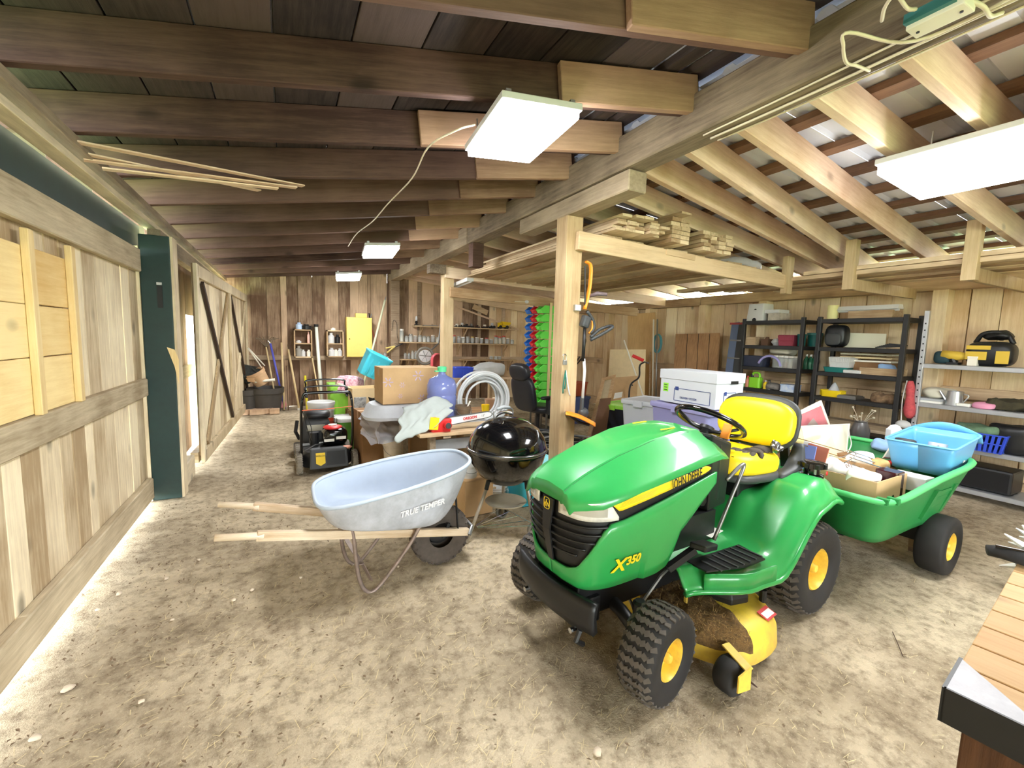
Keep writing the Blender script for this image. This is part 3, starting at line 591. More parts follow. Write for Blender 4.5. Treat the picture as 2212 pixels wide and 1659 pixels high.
# --- seat
se = MB().bx(-.20, .30, -.16, .16, .60, .70).build('seat_base', BLKM, TR, bevel=.02)
def cushion(a, b):
    f, g = (a - .5) * 2, (b - .5) * 2; sq = lambda q: math.copysign(abs(q) ** .75, q)
    return Vec((f, g, 0))
def pillow(cx, cy, cz, lx, ly, lz, R, m, name, e=4, dish=0):
    mb = MB(); n, k = 28, 14; rings = []
    for i in range(k + 1):
        a = -PI / 2 + PI * i / k; rings.append([])
        for j in range(n):
            t = 2 * PI * j / n; sp = lambda c, p: math.copysign(abs(c) ** p, c)
            r = sp(math.cos(a), .45); x_, y_ = r * sp(math.cos(t), 2 / e), r * sp(math.sin(t), 2 / e); z_ = sp(math.sin(a), .7)
            rings[-1].append(Vec((cx, cy, cz)) + R @ Vec((x_ * lx / 2, y_ * ly / 2, z_ * lz / 2 - (dish * (1 - x_ * x_) * (1 - y_ * y_) if z_ > 0 else 0))))
    return mb.loft(rings, caps=False)
pillow(.13, 0, .715, .54, .50, .07, euler(0, -.05, 0), None, '').build('seat_pan', GREYP, TR, smooth=True)
pillow(.16, 0, .785, .50, .47, .16, euler(0, -.06, 0), None, '', 3.4, .022).build('seat_cushion', YELV, TR, smooth=True)
MB().tube([(.36, -.16 + .32 * i / 8, .846) for i in range(9)], .003, 6).build('cushion_seam', mat('mustard seam', (206, 170, 20), .6), TR)
RB = euler(0, -PI / 2 - .16, 0)
pillow(-.135, 0, .985, .33, .50, .05, RB, None, '', 3.2).build('seat_back_shell', GREYP, TR, smooth=True)
bc = pillow(-.10, 0, .985, .285, .475, .10, RB, None, '', 3.0).build('back_cushion', YELV, TR, smooth=True)
sp_ = [Vec((-.10, 0, .985)) + RB @ Vec((x_, y_, -.050)) for x_, y_ in rrect(.19, .35, .06, 5)]
sp_ = [Vec((-.10, 0, .985)) + RB @ Vec((x_, y_, .0475)) for x_, y_ in rrect(.19, .35, .06, 5)]
MB().tube(sp_, .0025, 5, closed=True).build('seam', MATS['mustard seam'], bc)
for v in (-.16, .16): MB().beam((-.20, v, .70), (-.15, v, .88), .05, .02).build('seat_bracket', BLKM, TR)
for v in (-.235, .235): MB().tube(spline([(.05, v, .71), (-.12, v * 1.03, .76), (-.17, v, .88)], 5), [.03, .035, .04, .04, .045, .05, .05, .045, .04, .035, .03], 8, flat=.5).build('seat_side', GREYP, TR, smooth=True)
MB().bx(.02, .16, .06, .18, .60, .635).build('seat_hinge', BLKM, TR, bevel=.006); MB().cyl((.09, .13, .63), (.09, .13, .65), .014).build('hinge_bolt', CHR, TR)
# --- steering
ST = Vec((.36, 0, 1.01)); ax = Vec((-.50, 0, .866)); sx_, sy_, _ = basis(ax, (0, 1, 0))
sw = MB().tube([ST + sx_ * (.185 * math.cos(2 * PI * k / 40)) + sy_ * (.185 * math.sin(2 * PI * k / 40)) for k in range(40)], .0155, 10, closed=True).build('steering_wheel', BLKG, TR, smooth=True)
for a in (PI / 2, PI * 1.22, PI * 1.78):
    d_ = sx_ * math.cos(a) + sy_ * math.sin(a); MB().tube([ST - ax * .055 + d_ * .03, ST - ax * .05 + d_ * .09, ST - ax * .012 + d_ * .175], [.022, .020, .016], 8, flat=.5).build('spoke', BLK, sw, smooth=True)
MB().lathe([(.001, -.03), (.04, -.03), (.045, -.05), (.03, -.07), (.028, -.22), (.001, -.22)], 16, ST, ax).build('steering_column', BLK, TR, smooth=.7)
MB().box((.40, .13, .985), (.012, .05, .085), euler(0, -.4, 0)).build('throttle_knob', ORG, TR, bevel=.006); MB().beam((.41, .13, .95), (.43, .12, .88), .012, .012).build('throttle_arm', BLK, TR)
MB().tube(spline([(.64, .30, .80), (.55, .31, .86), (.52, .31, .85), (.60, .31, .72), (.72, .31, .52)], 5), .009, 8).build('deck_lift_lever', STEEL, TR, smooth=True)
# --- underside: frame, axle, bumper
MB().bx(-.30, 1.42, -.15, .15, .24, .42).build('chassis', BLKM, TR, bevel=.01)
MB().bx(.55, 1.05, -.20, .20, .42, .60).build('engine_bay', BLKM, TR)
MB().tube([(1.20, -.33, .19), (1.20, -.2, .25), (1.20, 0, .29), (1.20, .2, .25), (1.20, .33, .19)], .03, 8).build('front_axle', BLKM, TR, smooth=True)
for sg in (1, -1):
    MB().cyl((1.20, sg * .30, .12), (1.20, sg * .30, .32), .028, n=12).build('king_pin', BLKM, TR, smooth=.8); MB().lathe([(.03, 0), (.03, .035), (.02, .045), (.001, .045)], 12, (1.20, sg * .30, .31)).build('pin_cap', BLK, TR, smooth=.7)
    MB().tube([(1.14, sg * .28, .16), (1.05, sg * .12, .20), (1.02, 0, .24)], .008, 6).build('tie_rod', STEEL, TR)
    MB().tube([(1.22, sg * .26, .24), (1.0, sg * .24, .38), (.85, sg * .22, .42)], .008, 6).build('drag_link', STEEL, TR)
def bump(a, b):
    v = (a - .5) * .55; return Vec((1.475 - .55 * v * v - .02 * abs(b - .5), v, .26 + .13 * b))
MB().grid(bump, 20, 4).build('bumper', BLKM, TR, smooth=True, solid=.03)
MB().bx(1.30, 1.44, -.17, .17, .22, .34).build('bumper_mount', BLKM, TR, bevel=.01)
MB().tube([(1.42, .20, .17), (1.46, .20, .20), (1.44, .2, .24)], .012, 6).build('hitch_hook', BLKM, TR)
for v in (-.18, .17): MB().cyl((1.44, v, .23), (1.47, v, .23), .012, n=8).build('bolt', CHR, TR)
MB().bx(-.46, -.30, -.05, .05, .24, .26).build('hitch_plate', BLKM, TR)
# --- cutting deck
def deck(a, b):
    t = 2 * PI * a; e = 2.6; sp = lambda c, p: math.copysign(abs(c) ** p, c); cx, sx2 = .67, .32
    r = [(1.0, .055), (1.015, .075), (1.0, .15), (.94, .195), (.80, .215), (.5, .225), (.02, .23)]
    k = b * (len(r) - 1); i = min(int(k), len(r) - 2); f = k - i; R_ = r[i][0] + (r[i + 1][0] - r[i][0]) * f; z = r[i][1] + (r[i + 1][1] - r[i][1]) * f
    return Vec((cx + sx2 * R_ * sp(math.cos(t), 2 / e), .56 * R_ * sp(math.sin(t), 2 / e), z))
dk = MB().grid(deck, 56, 12).build('mower_deck', YELD, TR, smooth=.8)
MB().lathe([(.12, 0), (.12, .03), (.10, .07), (.05, .085), (.001, .085)], 7, (.60, .30, .215)).build('spindle_cover', BLK, TR, bevel=.008)
MB().cyl((.47, .43, .20), (.47, .43, .26), .016, n=10).build('wash_port', BLKM, dk)
MB().tube([(.86, .28, .21), (.86, .28, .34)], .011, 6, flat=.4).build('deck_hanger', YELD, dk)
wn = MB().box((.56, .50, .207), (.09, .055, .002), euler(-.32, 0, .1)).build('warning_label', mat('label red', (206, 60, 60), .6), dk)
MB().box((.56, .503, .2075), (.075, .03, .003), euler(-.32, 0, .1)).build('label_paper', PAPER, wn)
cg = MB().grid(lambda a, b: deck(.02 + .20 * a, .25 + .72 * b) + Vec((0, 0, .012 + .02 * mnoise.noise(deck(.02 + .2 * a, .25 + .7 * b) * 22))), 26, 20).build('grass_clippings', mat('dry clippings', (128, 96, 52), .95, var=.55, scale=60, bump=1), dk, smooth=True)
cg2 = MB(); r_ = random.Random(5)
for i in range(700):
    p = deck(.02 + .2 * r_.random(), .3 + .68 * r_.random()) + Vec((0, 0, .018)); d_ = Vec((r_.gauss(0, 1), r_.gauss(0, 1), r_.uniform(0, .8))).normalized() * r_.uniform(.01, .028); w_ = d_.cross(Vec((0, 0, 1))).normalized() * .0012
    cg2._add([p - w_, p + w_, p + d_], [(0, 1, 2)])
o = cg2.build('clipping_blades', mat('straw clippings', (176, 140, 84), .9), dk); o['kind'] = 'stuff'
gw = MB().loft([[Vec((.91 + r * math.cos(2 * PI * j / 24), .55 + z, .075 + r * math.sin(2 * PI * j / 24))) for j in range(24)] for r, z in ((.03, -.04), (.06, -.045), (.073, -.03), (.075, 0), (.073, .03), (.06, .045), (.03, .04))]).build('gauge_wheel', RUB, TR, smooth=True)
MB()._add([(.885, .62, .05), (.975, .62, .07), (.975, .62, .14), (.89, .62, .15)], [(0, 1, 2, 3)]).build('gauge_bracket', YELD, TR, solid=.006); MB().beam((.90, .62, .14), (.88, .50, .17), .04, .006).build('gauge_arm', YELD, TR)
# --- lettering
def side_T(s, z, ds=.02, dz=0): return plane_T(hull(s, z, .018), hull(s + ds, z + dz, .018) - hull(s - ds, z - dz, .018), hull(s, z + .02, .018) - hull(s, z, .018))
lettering('JOHN DEERE', INK, .064, side_T(.80, .846, .1, .0155), TR, bold=.0004, sx=.56)
o = lettering('X', YEL, .085, side_T(.42, .515, .1, .004), TR, shear=.25, bold=.0025); lettering('350', YEL, .054, side_T(.505, .53, .1, .01), TR, shear=.25, bold=.002, sx=.9)
# work glove and crumpled foil left on the seat
gl = thing('work_glove', 'grey work glove lying palm down on the yellow seat', 'glove', (2.36, 1.60, .905))
GLV = mat('grey knit glove', (74, 66, 58), .8, var=.3, scale=40)
gm = MB().ball((2.375, 1.57, .872), (.055, .042, .018), 14, 8).tube(spline([(2.41, 1.565, .875), (2.45, 1.565, .878), (2.475, 1.57, .82)], 4), [.042, .04, .038, .036, .036, .036, .036, .034, .03], 12, flat=.42)
gm.build('glove_body', GLV, gl, True, smooth=True)
for k, (a, L) in enumerate(((.42, .062), (.16, .075), (-.10, .075), (-.36, .06))):
    d_ = Vec((-math.cos(a), -math.sin(a) * 1, 0)); p = Vec((2.335, 1.57 - (k - 1.5) * -.021 * -1, .872)); p.y = 1.57 + (1.5 - k) * -.021
    MB().tube([p, p + d_ * L * .5 + Vec((0, 0, .008)), p + d_ * L + Vec((0, 0, -.008))], [.012, .0115, .009], 8).build('finger', GLV, gl, True, smooth=True)
MB().tube([(2.37, 1.535, .872), (2.345, 1.51, .876), (2.325, 1.50, .865)], [.013, .012, .009], 8).build('thumb', GLV, gl, True, smooth=True)
gl.scale = (1.3, 1.3, 1.15); gl.location.z -= .025; gl.location.x += .0; gl.location.y -= .02
fo = MB().ball((2.49, 1.47, .875), (.040, .03, .034), 14, 9).jit(.022, 4, 30).build('foil_scrap', mat('crumpled foil', (150, 150, 150), .25, 1.0)); tag(fo, 'crumpled silver foil ball on the corner of the yellow seat', 'foil')
# ================================================================ dump cart behind the mower
CGRN = mat('green poly tub', (36, 132, 66), .45, var=.12, scale=6); CGRN2 = mat('green rim', (84, 190, 112), .4)
CT = thing('dump_cart', 'green poly dump cart with yellow wheels hitched behind the riding mower', 'cart', (3.50, 1.51, 0), PI + .045)
def tub(a, b):                                             # a around, b down the wall
    t = 2 * PI * a; e = 9; sp = lambda c, p: math.copysign(abs(c) ** p, c); cx = sp(math.cos(t), 2 / e); cy = sp(math.sin(t), 2 / e)
    L = .66 - .17 * b; Wd = .44 - .10 * b; x = cx * L + (.04 * b); y = cy * Wd * (1 - .04 * (cx > 0)); z = .665 - .335 * b + .05 * (-cx) * (1 - b)
    return Vec((x, y, z))
MB().grid(tub, 72, 8).build('tub_wall', CGRN, CT, smooth=.7, solid=.012)
MB()._add([tub(k / 72, 1) for k in range(72)], [tuple(range(72))]).build('tub_floor', CGRN, CT, solid=.01)
MB().tube([tub(k / 72, 0) + Vec((0, 0, .0)) for k in range(72)], .022, 8, closed=True, flat=.8).build('tub_rim', CGRN2, CT, smooth=True)
for k in (.10, .155, .84, .895): p = tub(k, .01); MB().box(p + Vec((0, 0, .008)), (.03, .055, .035)).build('rim_notch', CGRN, CT, bevel=.004)
for sg in (1, -1):
    for xx in (-.32, -.02):
        MB().beam((xx, sg * .415, .60), (xx + .01, sg * .355, .40), .05, .03, (0, 1, 0)).build('tub_rib', CGRN, CT)
    for z in (.47, .52, .57): MB().beam((-.28, sg * (.375 + (z - .47) * .36), z), (-.06, sg * (.372 + (z - .47) * .36), z), .012, .018).build('wall_groove', CGRN, CT)
for v, s in ((.39, 1), (-.39, -1)): wheel(CT, -.26, v, .195, .15, s, .46, 26, lug=False)
MB().cyl((-.26, -.4, .195), (-.26, .4, .195), .018).build('axle', BLKM, CT); MB().bx(-.45, .40, -.12, .12, .27, .315).build('chassis_frame', BLKM, CT); MB().bx(-.33, -.19, -.30, .30, .19, .30).build('axle_mount', BLKM, CT)
MB().beam((.40, 0, .29), (.70, 0, .25), .05, .04).build('drawbar', BLKM, CT)
for sg in (1, -1): MB().beam((-.44, sg * .2, .31), (-.50, sg * .2, .0), .04, .02).build('stand_leg', W_RIGHTY, CT)
# --- what lies in the cart (all in the cart's own frame for placing)
CM = wm(CT)
def cw(x, y, z): return CM @ Vec((x, y, z))
CARD = mat('brown cardboard', (206, 170, 124), .85, var=.12, scale=6); CARDD = mat('kraft cardboard dark', (150, 112, 74), .85, var=.15, scale=6); CARDL = mat('pale card', (240, 216, 168), .8, var=.1, scale=8)
def open_box(name, label, cat, c, sx, sy, sz, rz, m, th=.006, flaps=0, parent_T=None, tilt=(0, 0)):
    t = thing(name, label, cat, c, rot=(tilt[0], tilt[1], rz))
    mb = MB().bx(-sx / 2, sx / 2, -sy / 2, sy / 2, 0, th)
    mb.bx(-sx / 2, sx / 2, -sy / 2, -sy / 2 + th, th, sz).bx(-sx / 2, sx / 2, sy / 2 - th, sy / 2, th, sz).bx(-sx / 2, -sx / 2 + th, -sy / 2 + th, sy / 2 - th, th, sz).bx(sx / 2 - th, sx / 2, -sy / 2 + th, sy / 2 - th, th, sz)
    mb.build('box_body', m, t)
    if flaps:
        for k, (d, L, w) in enumerate((((1, 0), sy, sx), ((-1, 0), sy, sx), ((0, 1), sx, sy), ((0, -1), sx, sy))):
            if not (flaps >> k) & 1: continue
            e = Vec((d[0] * sx / 2, d[1] * sy / 2, sz)); out = Vec((d[0], d[1], .35 if k % 2 else -.3)).normalized() * min(w * .45, .2); s_ = Vec((-d[1], d[0], 0)) * (L / 2)
            MB()._add([e - s_, e + s_, e + s_ * .96 + out, e - s_ * .96 + out], [(0, 1, 2, 3)]).build('flap', m, t, solid=.004)
    return t
open_box('cardboard_tray', 'shallow tan cardboard tray at the front of the green cart', 'box', cw(.30, .10, .375), .42, .40, .31, PI + .045, CARD)
open_box('cardboard_box', 'brown cardboard box in the cart behind the yellow seat', 'box', cw(.34, -.23, .36), .40, .2, .34, PI + .06, CARDD)
# blue bin resting across the back of the tub
bb = thing('plastic_bin', 'light blue plastic bin tipped on the back of the green cart', 'bin', cw(-.50, .235, .65), rot=(.0, .10, PI + .045))
BLUE_L = mat('light blue plastic', (108, 182, 236), .4, coat=.2, var=.05, scale=3)
def binf(a, b):
    t = 2 * PI * a; e = 14; sp = lambda c, p: math.copysign(abs(c) ** p, c); cx = sp(math.cos(t), 2 / e); cy = sp(math.sin(t), 2 / e)
    return Vec((cx * (.235 - .035 * b), cy * (.18 - .03 * b), .20 * (1 - b)))
MB().grid(binf, 72, 5).build('bin_wall', BLUE_L, bb, smooth=.7, solid=.006); MB()._add([binf(k / 72, 1) for k in range(72)], [tuple(range(72))]).build('bin_floor', BLUE_L, bb, solid=.005)
MB().tube([binf(k / 72, 0) * Vec((1.03, 1.02, 1)) for k in range(72)], .009, 6, closed=True, flat=.7).build('bin_rim', BLUE_L, bb, smooth=True)
MB().grid(lambda a, b: Vec((-.24 - .05 * b, -.185 + .37 * a, .205 + .06 * math.sin(PI * a) * (1 - b) - .07 * b)), 16, 3).build('bin_lip', BLUE_L, bb, smooth=True, solid=.006)
BW = wm(bb)
def bw(x, y, z): return BW @ Vec((x, y, z))
mg = thing('mug', 'white mug with dark inside standing in the light blue bin', 'mug', bw(-.08, .0, .01), rot=(.0, .2, 0))
MB().lathe([(.045, 0), (.052, .03), (.052, .13), (.045, .13), (.045, .03), (.001, .02)], 20).build('cup', WHITE_M, mg, smooth=.7); MB().tube([(.05, 0, .11), (.085, 0, .10), (.085, 0, .05), (.05, 0, .04)], .007, 6).build('handle', WHITE_M, mg, smooth=True); MB().cyl((0, 0, .1), (0, 0, .104), .045).build('coffee', mat('dark grey green', (54, 62, 58), .4), mg)
o = MB().box((0, 0, 0), (.2, .17, .015)).box((0, .08, .01), (.20, .012, .03)).box((0, -.08, .01), (.2, .012, .03)).build('white_tray', WHITE_M, bevel=.004); o.location = bw(-.10, .07, .07); o.rotation_euler = (.5, .1, .2); tag(o, 'white plastic tray propped in the light blue bin', 'tray')
o = MB().lathe([(.04, 0), (.045, .02), (.045, .09), (.03, .10), (.001, .10)], 16).build('plastic_jar', WHITE_M, smooth=.6); o.location = bw(.08, -.03, .012); o.rotation_euler = (0, .3, 0); tag(o, 'small round white jar in the light blue bin', 'jar')
o = MB().lathe([(.001, 0), (.055, 0), (.06, .012), (.055, .03), (.04, .034), (.012, .03), (.001, .032)], 24).build('black_disc', GREYP, smooth=.6); o.location = bw(.17, -.09, .17); o.rotation_euler = (0, .15, 0); tag(o, 'round black plastic disc on the corner of the light blue bin', 'disc')
cbl = MB().tube(spline([bw(.16, .02, .02), bw(.15, .08, .03), bw(.12, .14, .02), bw(.08, .12, .03), bw(.1, .06, .02)], 6), .004, 6).build('charger_cable', WHITE_M, smooth=True); tag(cbl, 'white cord curled in the bottom of the light blue bin', 'cable')
# framed print, canvas, card, vase, toaster, jug ...
def panel(name, label, cat, pts, frame_w, fm, im, th=.012, back=None, group=None):
    """flat rectangular thing from four corner points (bottom-left, bottom-right, top-right, top-left)"""
    a, b, c, d = [Vec(p) for p in pts]; t = thing(name, label, cat, (a + b) / 2, group=group); n = (b - a).cross(d - a).normalized() * th
    def qd(u0, u1, v0, v1, k0, k1):
        f = lambda u, v, k: a + (b - a) * u + (d - a) * v + (c - b - (d - a)) * (u * v) + n * k
        return [f(u0, v0, k0), f(u1, v0, k0), f(u1, v1, k0), f(u0, v1, k0), f(u0, v0, k1), f(u1, v0, k1), f(u1, v1, k1), f(u0, v1, k1)]
    FQ = [(0, 3, 2, 1), (4, 5, 6, 7), (0, 1, 5, 4), (1, 2, 6, 5), (2, 3, 7, 6), (3, 0, 4, 7)]; W_, H_ = (b - a).length, (d - a).length
    if frame_w:
        u, v = frame_w / W_, frame_w / H_
        fmb = MB()
        for q in ((0, 1, 0, v), (0, 1, 1 - v, 1), (0, u, v, 1 - v), (1 - u, 1, v, 1 - v)): fmb._add(qd(*q, 0, 1), FQ)
        fmb.build('frame', fm, t, True); MB()._add(qd(u, 1 - u, v, 1 - v, .2, .6), FQ).build('picture', im, t, True)
    else: MB()._add(qd(0, 1, 0, 1, 0, 1), FQ).build('sheet', im, t, True)
    return t, a, b, c, d, n
CREAM = mat('cream paint', (244, 238, 222), .5); PINK = mat('dusty pink print', (206, 120, 128), .7, var=.15, scale=6); CANV = mat('off white canvas', (232, 226, 206), .8, var=.1, scale=5)
Yc = 1.98
t, *_q = panel('picture_frame', 'cream picture frame with pink print sticking up from the cart', 'frame', [ony(1735, 945, Yc), ony(1800, 945, Yc + .02), ony(1771, 865, Yc + .05), ony(1700, 900, Yc + .04)], .03, CREAM, PINK)
MB()._add([ony(1733, 930, Yc - .03), ony(1768, 918, Yc - .03), ony(1757, 903, Yc - .025)], [(0, 1, 2)]).build('grey_motif', mat('warm grey print', (150, 136, 130), .7), t, True)
Yc = 1.80
t, *_q = panel('canvas_panel', 'off white canvas panel with white cord standing in the cart', 'panel', [ony(1745, 1000, Yc), ony(1824, 996, Yc), ony(1833, 915, Yc + .05), ony(1727, 920, Yc + .05)], .007, CREAM, CANV)
MB().tube(spline([ony(1832, 916, Yc), ony(1835, 940, Yc - .01), ony(1839, 960, Yc - .02), ony(1830, 980, Yc - .02), ony(1824, 990, Yc)], 5), .004, 6).build('cord', WHITE_M, t, True)
Yc = 1.70
t, *_q = panel('printed_card', 'tan printed card leaning in the cart in front of the canvas', 'card', [ony(1740, 1010, Yc - .05), ony(1812, 1000, Yc - .03), ony(1796, 940, Yc + .04), ony(1738, 958, Yc + .04)], 0, None, CARDL, .004)
for k in range(4): MB().tube([ony(1742 + k, 975 + 7 * k, Yc - .02), ony(1766 + k, 966 + 7 * k, Yc - .02)], .0016, 4).build('print_line', CARDD, t, True)
o = MB().lathe([(.001, 0), (.05, 0), (.055, .06), (.035, .16), (.028, .20), (.001, .21)], 14).build('yellow_bottle', mat('pale yellow plastic', (244, 240, 170), .5), smooth=.7); o.location = ony(1722, 945, 1.86) - Vec((0, 0, .09)); o.rotation_euler = (.1, -.35, 0); tag(o, 'pale yellow bottle with white top behind the yellow seat back', 'bottle')
vs = thing('dark_vase', 'dark grey vase with dried flowers in the cart', 'vase', ony(1855, 958, 1.84))
MB().lathe([(.001, 0), (.05, 0), (.066, .05), (.066, .12), (.05, .165), (.042, .18), (.046, .19)], 18).build('vase_body', mat('charcoal glaze', (72, 70, 70), .35), vs, smooth=.8)
vr = random.Random(4)
for k in range(9):
    a = vr.uniform(0, 6.3); p = Vec((.02 * math.cos(a), .02 * math.sin(a), .18)); q = p + Vec((.06 * math.cos(a), .06 * math.sin(a), vr.uniform(.03, .12))); MB().tube([p, (p + q) / 2 + Vec((0, 0, .01)), q], .0025, 5).ball(q, .010, 7, 5).build('dried_stem', mat('dried grey leaves', (150, 140, 120), .9), vs)
o = MB().prism([(.055 * math.cos(k * PI / 3), .055 * math.sin(k * PI / 3)) for k in range(6)], .11).lathe([(.05, .11), (.03, .14), (.001, .15)], 6).build('white_box', mat('milky white plastic', (240, 244, 250), .35), bevel=.004); o.location = ony(1930, 948, 1.66) - Vec((0, 0, .03)); tag(o, 'milky white six sided container on the cart load', 'container')
o = pillow(0, 0, 0, .16, .13, .09, euler(.2, .1, .4), None, '').jit(.012, 3, 18).build('blue_cloth', mat('pale blue cloth', (150, 184, 226), .85, var=.15, scale=12), smooth=True); o.location = ony(1905, 962, 1.64); tag(o, 'crumpled pale blue cloth on the cart load', 'cloth')
t, *_q = panel('white_board', 'white strip board slanting beside the light blue bin', 'board', [ony(1905, 990, 1.52), ony(1930, 992, 1.50), ony(1958, 930, 1.62), ony(1942, 932, 1.62)], 0, None, CREAM, .02)
o = MB().ball((0, 0, 0), (.075, .035, .02), 14, 8).build('red_dish', RED, smooth=True); o.location = ony(1925, 1003, 1.46) + Vec((0, 0, .01)); o.rotation_euler = (0, .25, .3); tag(o, 'red plastic dish between the wire rack and the blue bin', 'dish')
bg = pillow(0, 0, 0, .28, .28, .14, euler(.15, .12, .2), None, '', 2.6).jit(.03, 7, 8).jit(.022, 3, 22).build('cloth_bag', mat('white cotton bag', (238, 232, 224), .85, var=.12, scale=10), smooth=True); bg.location = cw(.36, .08, .65); tag(bg, 'crumpled white cotton bag with a flower outline in the cart', 'bag')
fl_ = [Vec((0, 0, 0)) + Vec((.05 * (1 + .35 * math.cos(5 * a)) * math.cos(a), .05 * (1 + .35 * math.cos(5 * a)) * math.sin(a), 0)) for a in [2 * PI * k / 40 for k in range(40)]]
Tf = plane_T(ony(1842, 1018, 1.36), (1, .1, -.15), (.1, .6, .8)); MB().tube([Tf @ p for p in fl_], .0022, 5, closed=True).build('flower_outline', mat('grey brown print', (140, 116, 108), .7), bg, True)
for px, py, m in ((1786, 1023, RED), (1874, 1026, PINK)): MB().ball(ony(px, py, 1.40), (.012, .004, .014), 8, 6).build('printed_spot', m, bg, True)
wr_ = thing('wire_rack', 'bundle of white wire rods laid across the cart load', 'rack', ony(1850, 1000, 1.48))
for k in range(6): MB().tube([ony(1830 + 3 * k, 972 + 8 * k, 1.55 - .02 * k), ony(1905 + 2 * k, 998 + 7 * k, 1.47 - .02 * k)], .004, 6).build('rod', CHR, wr_, True)
MB().ball(ony(1912, 1015, 1.44), (.035, .03, .03), 12, 8).build('clamp', STEEL, wr_, True, smooth=True)
mk = thing('dark_jug', 'dark glossy maroon pitcher standing in the cart tray', 'pitcher', cw(.17, .24, .40))
MB().prism(rrect(.11, .12, .02, 3), .30).build('pitcher_body', mat('maroon gloss', (62, 18, 24), .2, coat=.4), mk, bevel=.008); MB().tube([(.0, .055, .24), (.03, .11, .22), (.03, .11, .10), (0, .055, .07)], .01, 6).build('handle', MATS['maroon gloss'], mk, smooth=True)
km = thing('black_kettle', 'black kettle with long handle lying in the cart tray', 'kettle', cw(.27, .25, .50))
MB().ball((0, 0, .05), (.06, .055, .075), 14, 9).build('kettle_body', BLKG, km, smooth=True); MB().tube([(.05, .02, .06), (.13, .05, .10), (.22, .08, .12)], [.014, .012, .016], 8).build('handle', BLKG, km, smooth=True)
for px0, py0, px1, py1 in ((1712, 943, 1822, 975), (1716, 955, 1826, 990)):
    o = MB().tube([ony(px0, py0, 1.60), ony(px1, py1, 1.52)], .003, 6).build('thin_rod', mat('rusty brown rod', (120, 90, 50), .6)); tag(o, ['upper', 'lower'][py0 > 950] + ' of two thin brown rods across the cart load', 'rod')
o = MB().bx(-.06, .06, -.09, .09, 0, .09).build('white_carton', WHITE_M, bevel=.004); o.location = cw(.02, .30, .58); tag(o, 'small plain white carton beside the light blue bin', 'carton')
# ================================================================ wheelbarrow
WBW = wood('worn ash handles', (238, 224, 200), (180, 150, 116), 'X', .2, .2); GREYT = mat('grey painted steel tray', (188, 190, 198), .5, var=.18, scale=5, rgb2=(150, 150, 154)); GREYI = mat('pale blue grey tray inside', (180, 192, 208), .6, var=.08, scale=6); RUST = mat('rusty tube', (150, 132, 122), .5, .5, var=.35, scale=12)
WB = thing('wheelbarrow', 'grey steel wheelbarrow with pale wooden handles left of the kettle grill', 'wheelbarrow', (.4, 2.6, 0))
for sg, y0, y1, xs in ((-1, 2.38, 2.53, -.31), (1, 2.85, 2.67, -.345)):
    pts = [(xs, y0, .48), (xs + .17, y0 + (y1 - y0) * .12, .45), (xs + .22, y0 + (y1 - y0) * .16, .44), (1.03, y1, .20)]
    MB().tube(pts[:2] + [Vec(pts[1]).lerp(Vec(pts[2]), .6)], [.017, .018, .022], 10).build('grip', WBW, WB, True, smooth=True)
    a, b = Vec(pts[1]), Vec(pts[3]); T = plane_T((a + b) / 2, b - a, (0, 0, 1)); L = (b - a).length
    o = MB().bx(-L / 2, L / 2, -.024, .024, -.017, .017).build('handle_beam', WBW, WB, bevel=.006); o.matrix_basis = wm(WB).inverted() @ T
def tray(a, b):
    t = 2 * PI * a; sp = lambda c, p: math.copysign(abs(c) ** p, c); c_, s_ = math.cos(t), math.sin(t); e = 4.2 if c_ < 0 else 3.0
    cx, cy = sp(c_, 2 / e), sp(s_, 2 / e)
    x = .57 + cx * ((.46 if cx > 0 else .44) - (.22 if cx > 0 else .10) * b ** 1.1); y = 2.60 + cy * (.315 - .06 * b ** 2 - .05 * max(0, cx))
    zt = .62 + .07 * cx; zb = .375 - .045 * cx; return Vec((x, y, zt + (zb - zt) * (math.sin(min(b, 1) * PI / 2) if b < 1 else 1)))
inn = lambda a, b: tray(a, b) + (Vec((.57, 2.60, tray(a, b).z)) - tray(a, b)).normalized() * .006 + Vec((0, 0, .004 * b))
MB().grid(tray, 64, 10).build('tray', GREYT, WB, True, smooth=True)
MB().grid(inn, 64, 10).build('tray_inside', GREYI, WB, True, smooth=True)
MB()._add([tray(k / 64, 1) for k in range(64)], [tuple(range(64))]).build('tray_bottom', GREYT, WB, True); MB()._add([inn(k / 64, 1) + Vec((0, 0, .004)) for k in range(64)], [tuple(range(64))]).build('tray_bottom_inside', GREYI, WB, True)
MB().tube([tray(k / 64, 0) for k in range(64)], .011, 8, closed=True).build('tray_rim', GREYI, WB, True, smooth=True)
for y0, off in ((2.44, 0), (2.80, .0)):
    x0 = .28 if y0 < 2.6 else .24
    MB().tube(spline([(x0 - .02, y0, .40), (x0 + .03, y0, .38), (x0 + .06, y0, .12), (x0 + .10, y0, .012), (x0 + .17, y0, .014), (x0 + .34, y0, .22), (x0 + .42, y0 + .0, .345), (x0 + .48, y0, .36)], 6), .0115, 8).build('leg', RUST, WB, True, smooth=True)
MB().beam((.36, 2.44, .17), (.32, 2.80, .17), .025, .006).build('leg_brace', RUST, WB, True); MB().beam((.36, 2.45, .18), (.42, 2.50, .03), .025, .006).build('leg_brace', RUST, WB, True)
wt = wheel(WB, 0, 0, .19, .095, 1, .42, 22, lug=True, hubs=False); wt.location = (.865 - .4, 2.60 - 2.6, .19); wt.rotation_euler = (0, 0, .03)
for c in wt.children:
    if c.name.startswith('rim'): c.data.materials[0] = BLKM
    if c.name.startswith('t'): c.data.materials[0] = mat('muddy tyre', (88, 78, 70), .9, var=.4, scale=10)
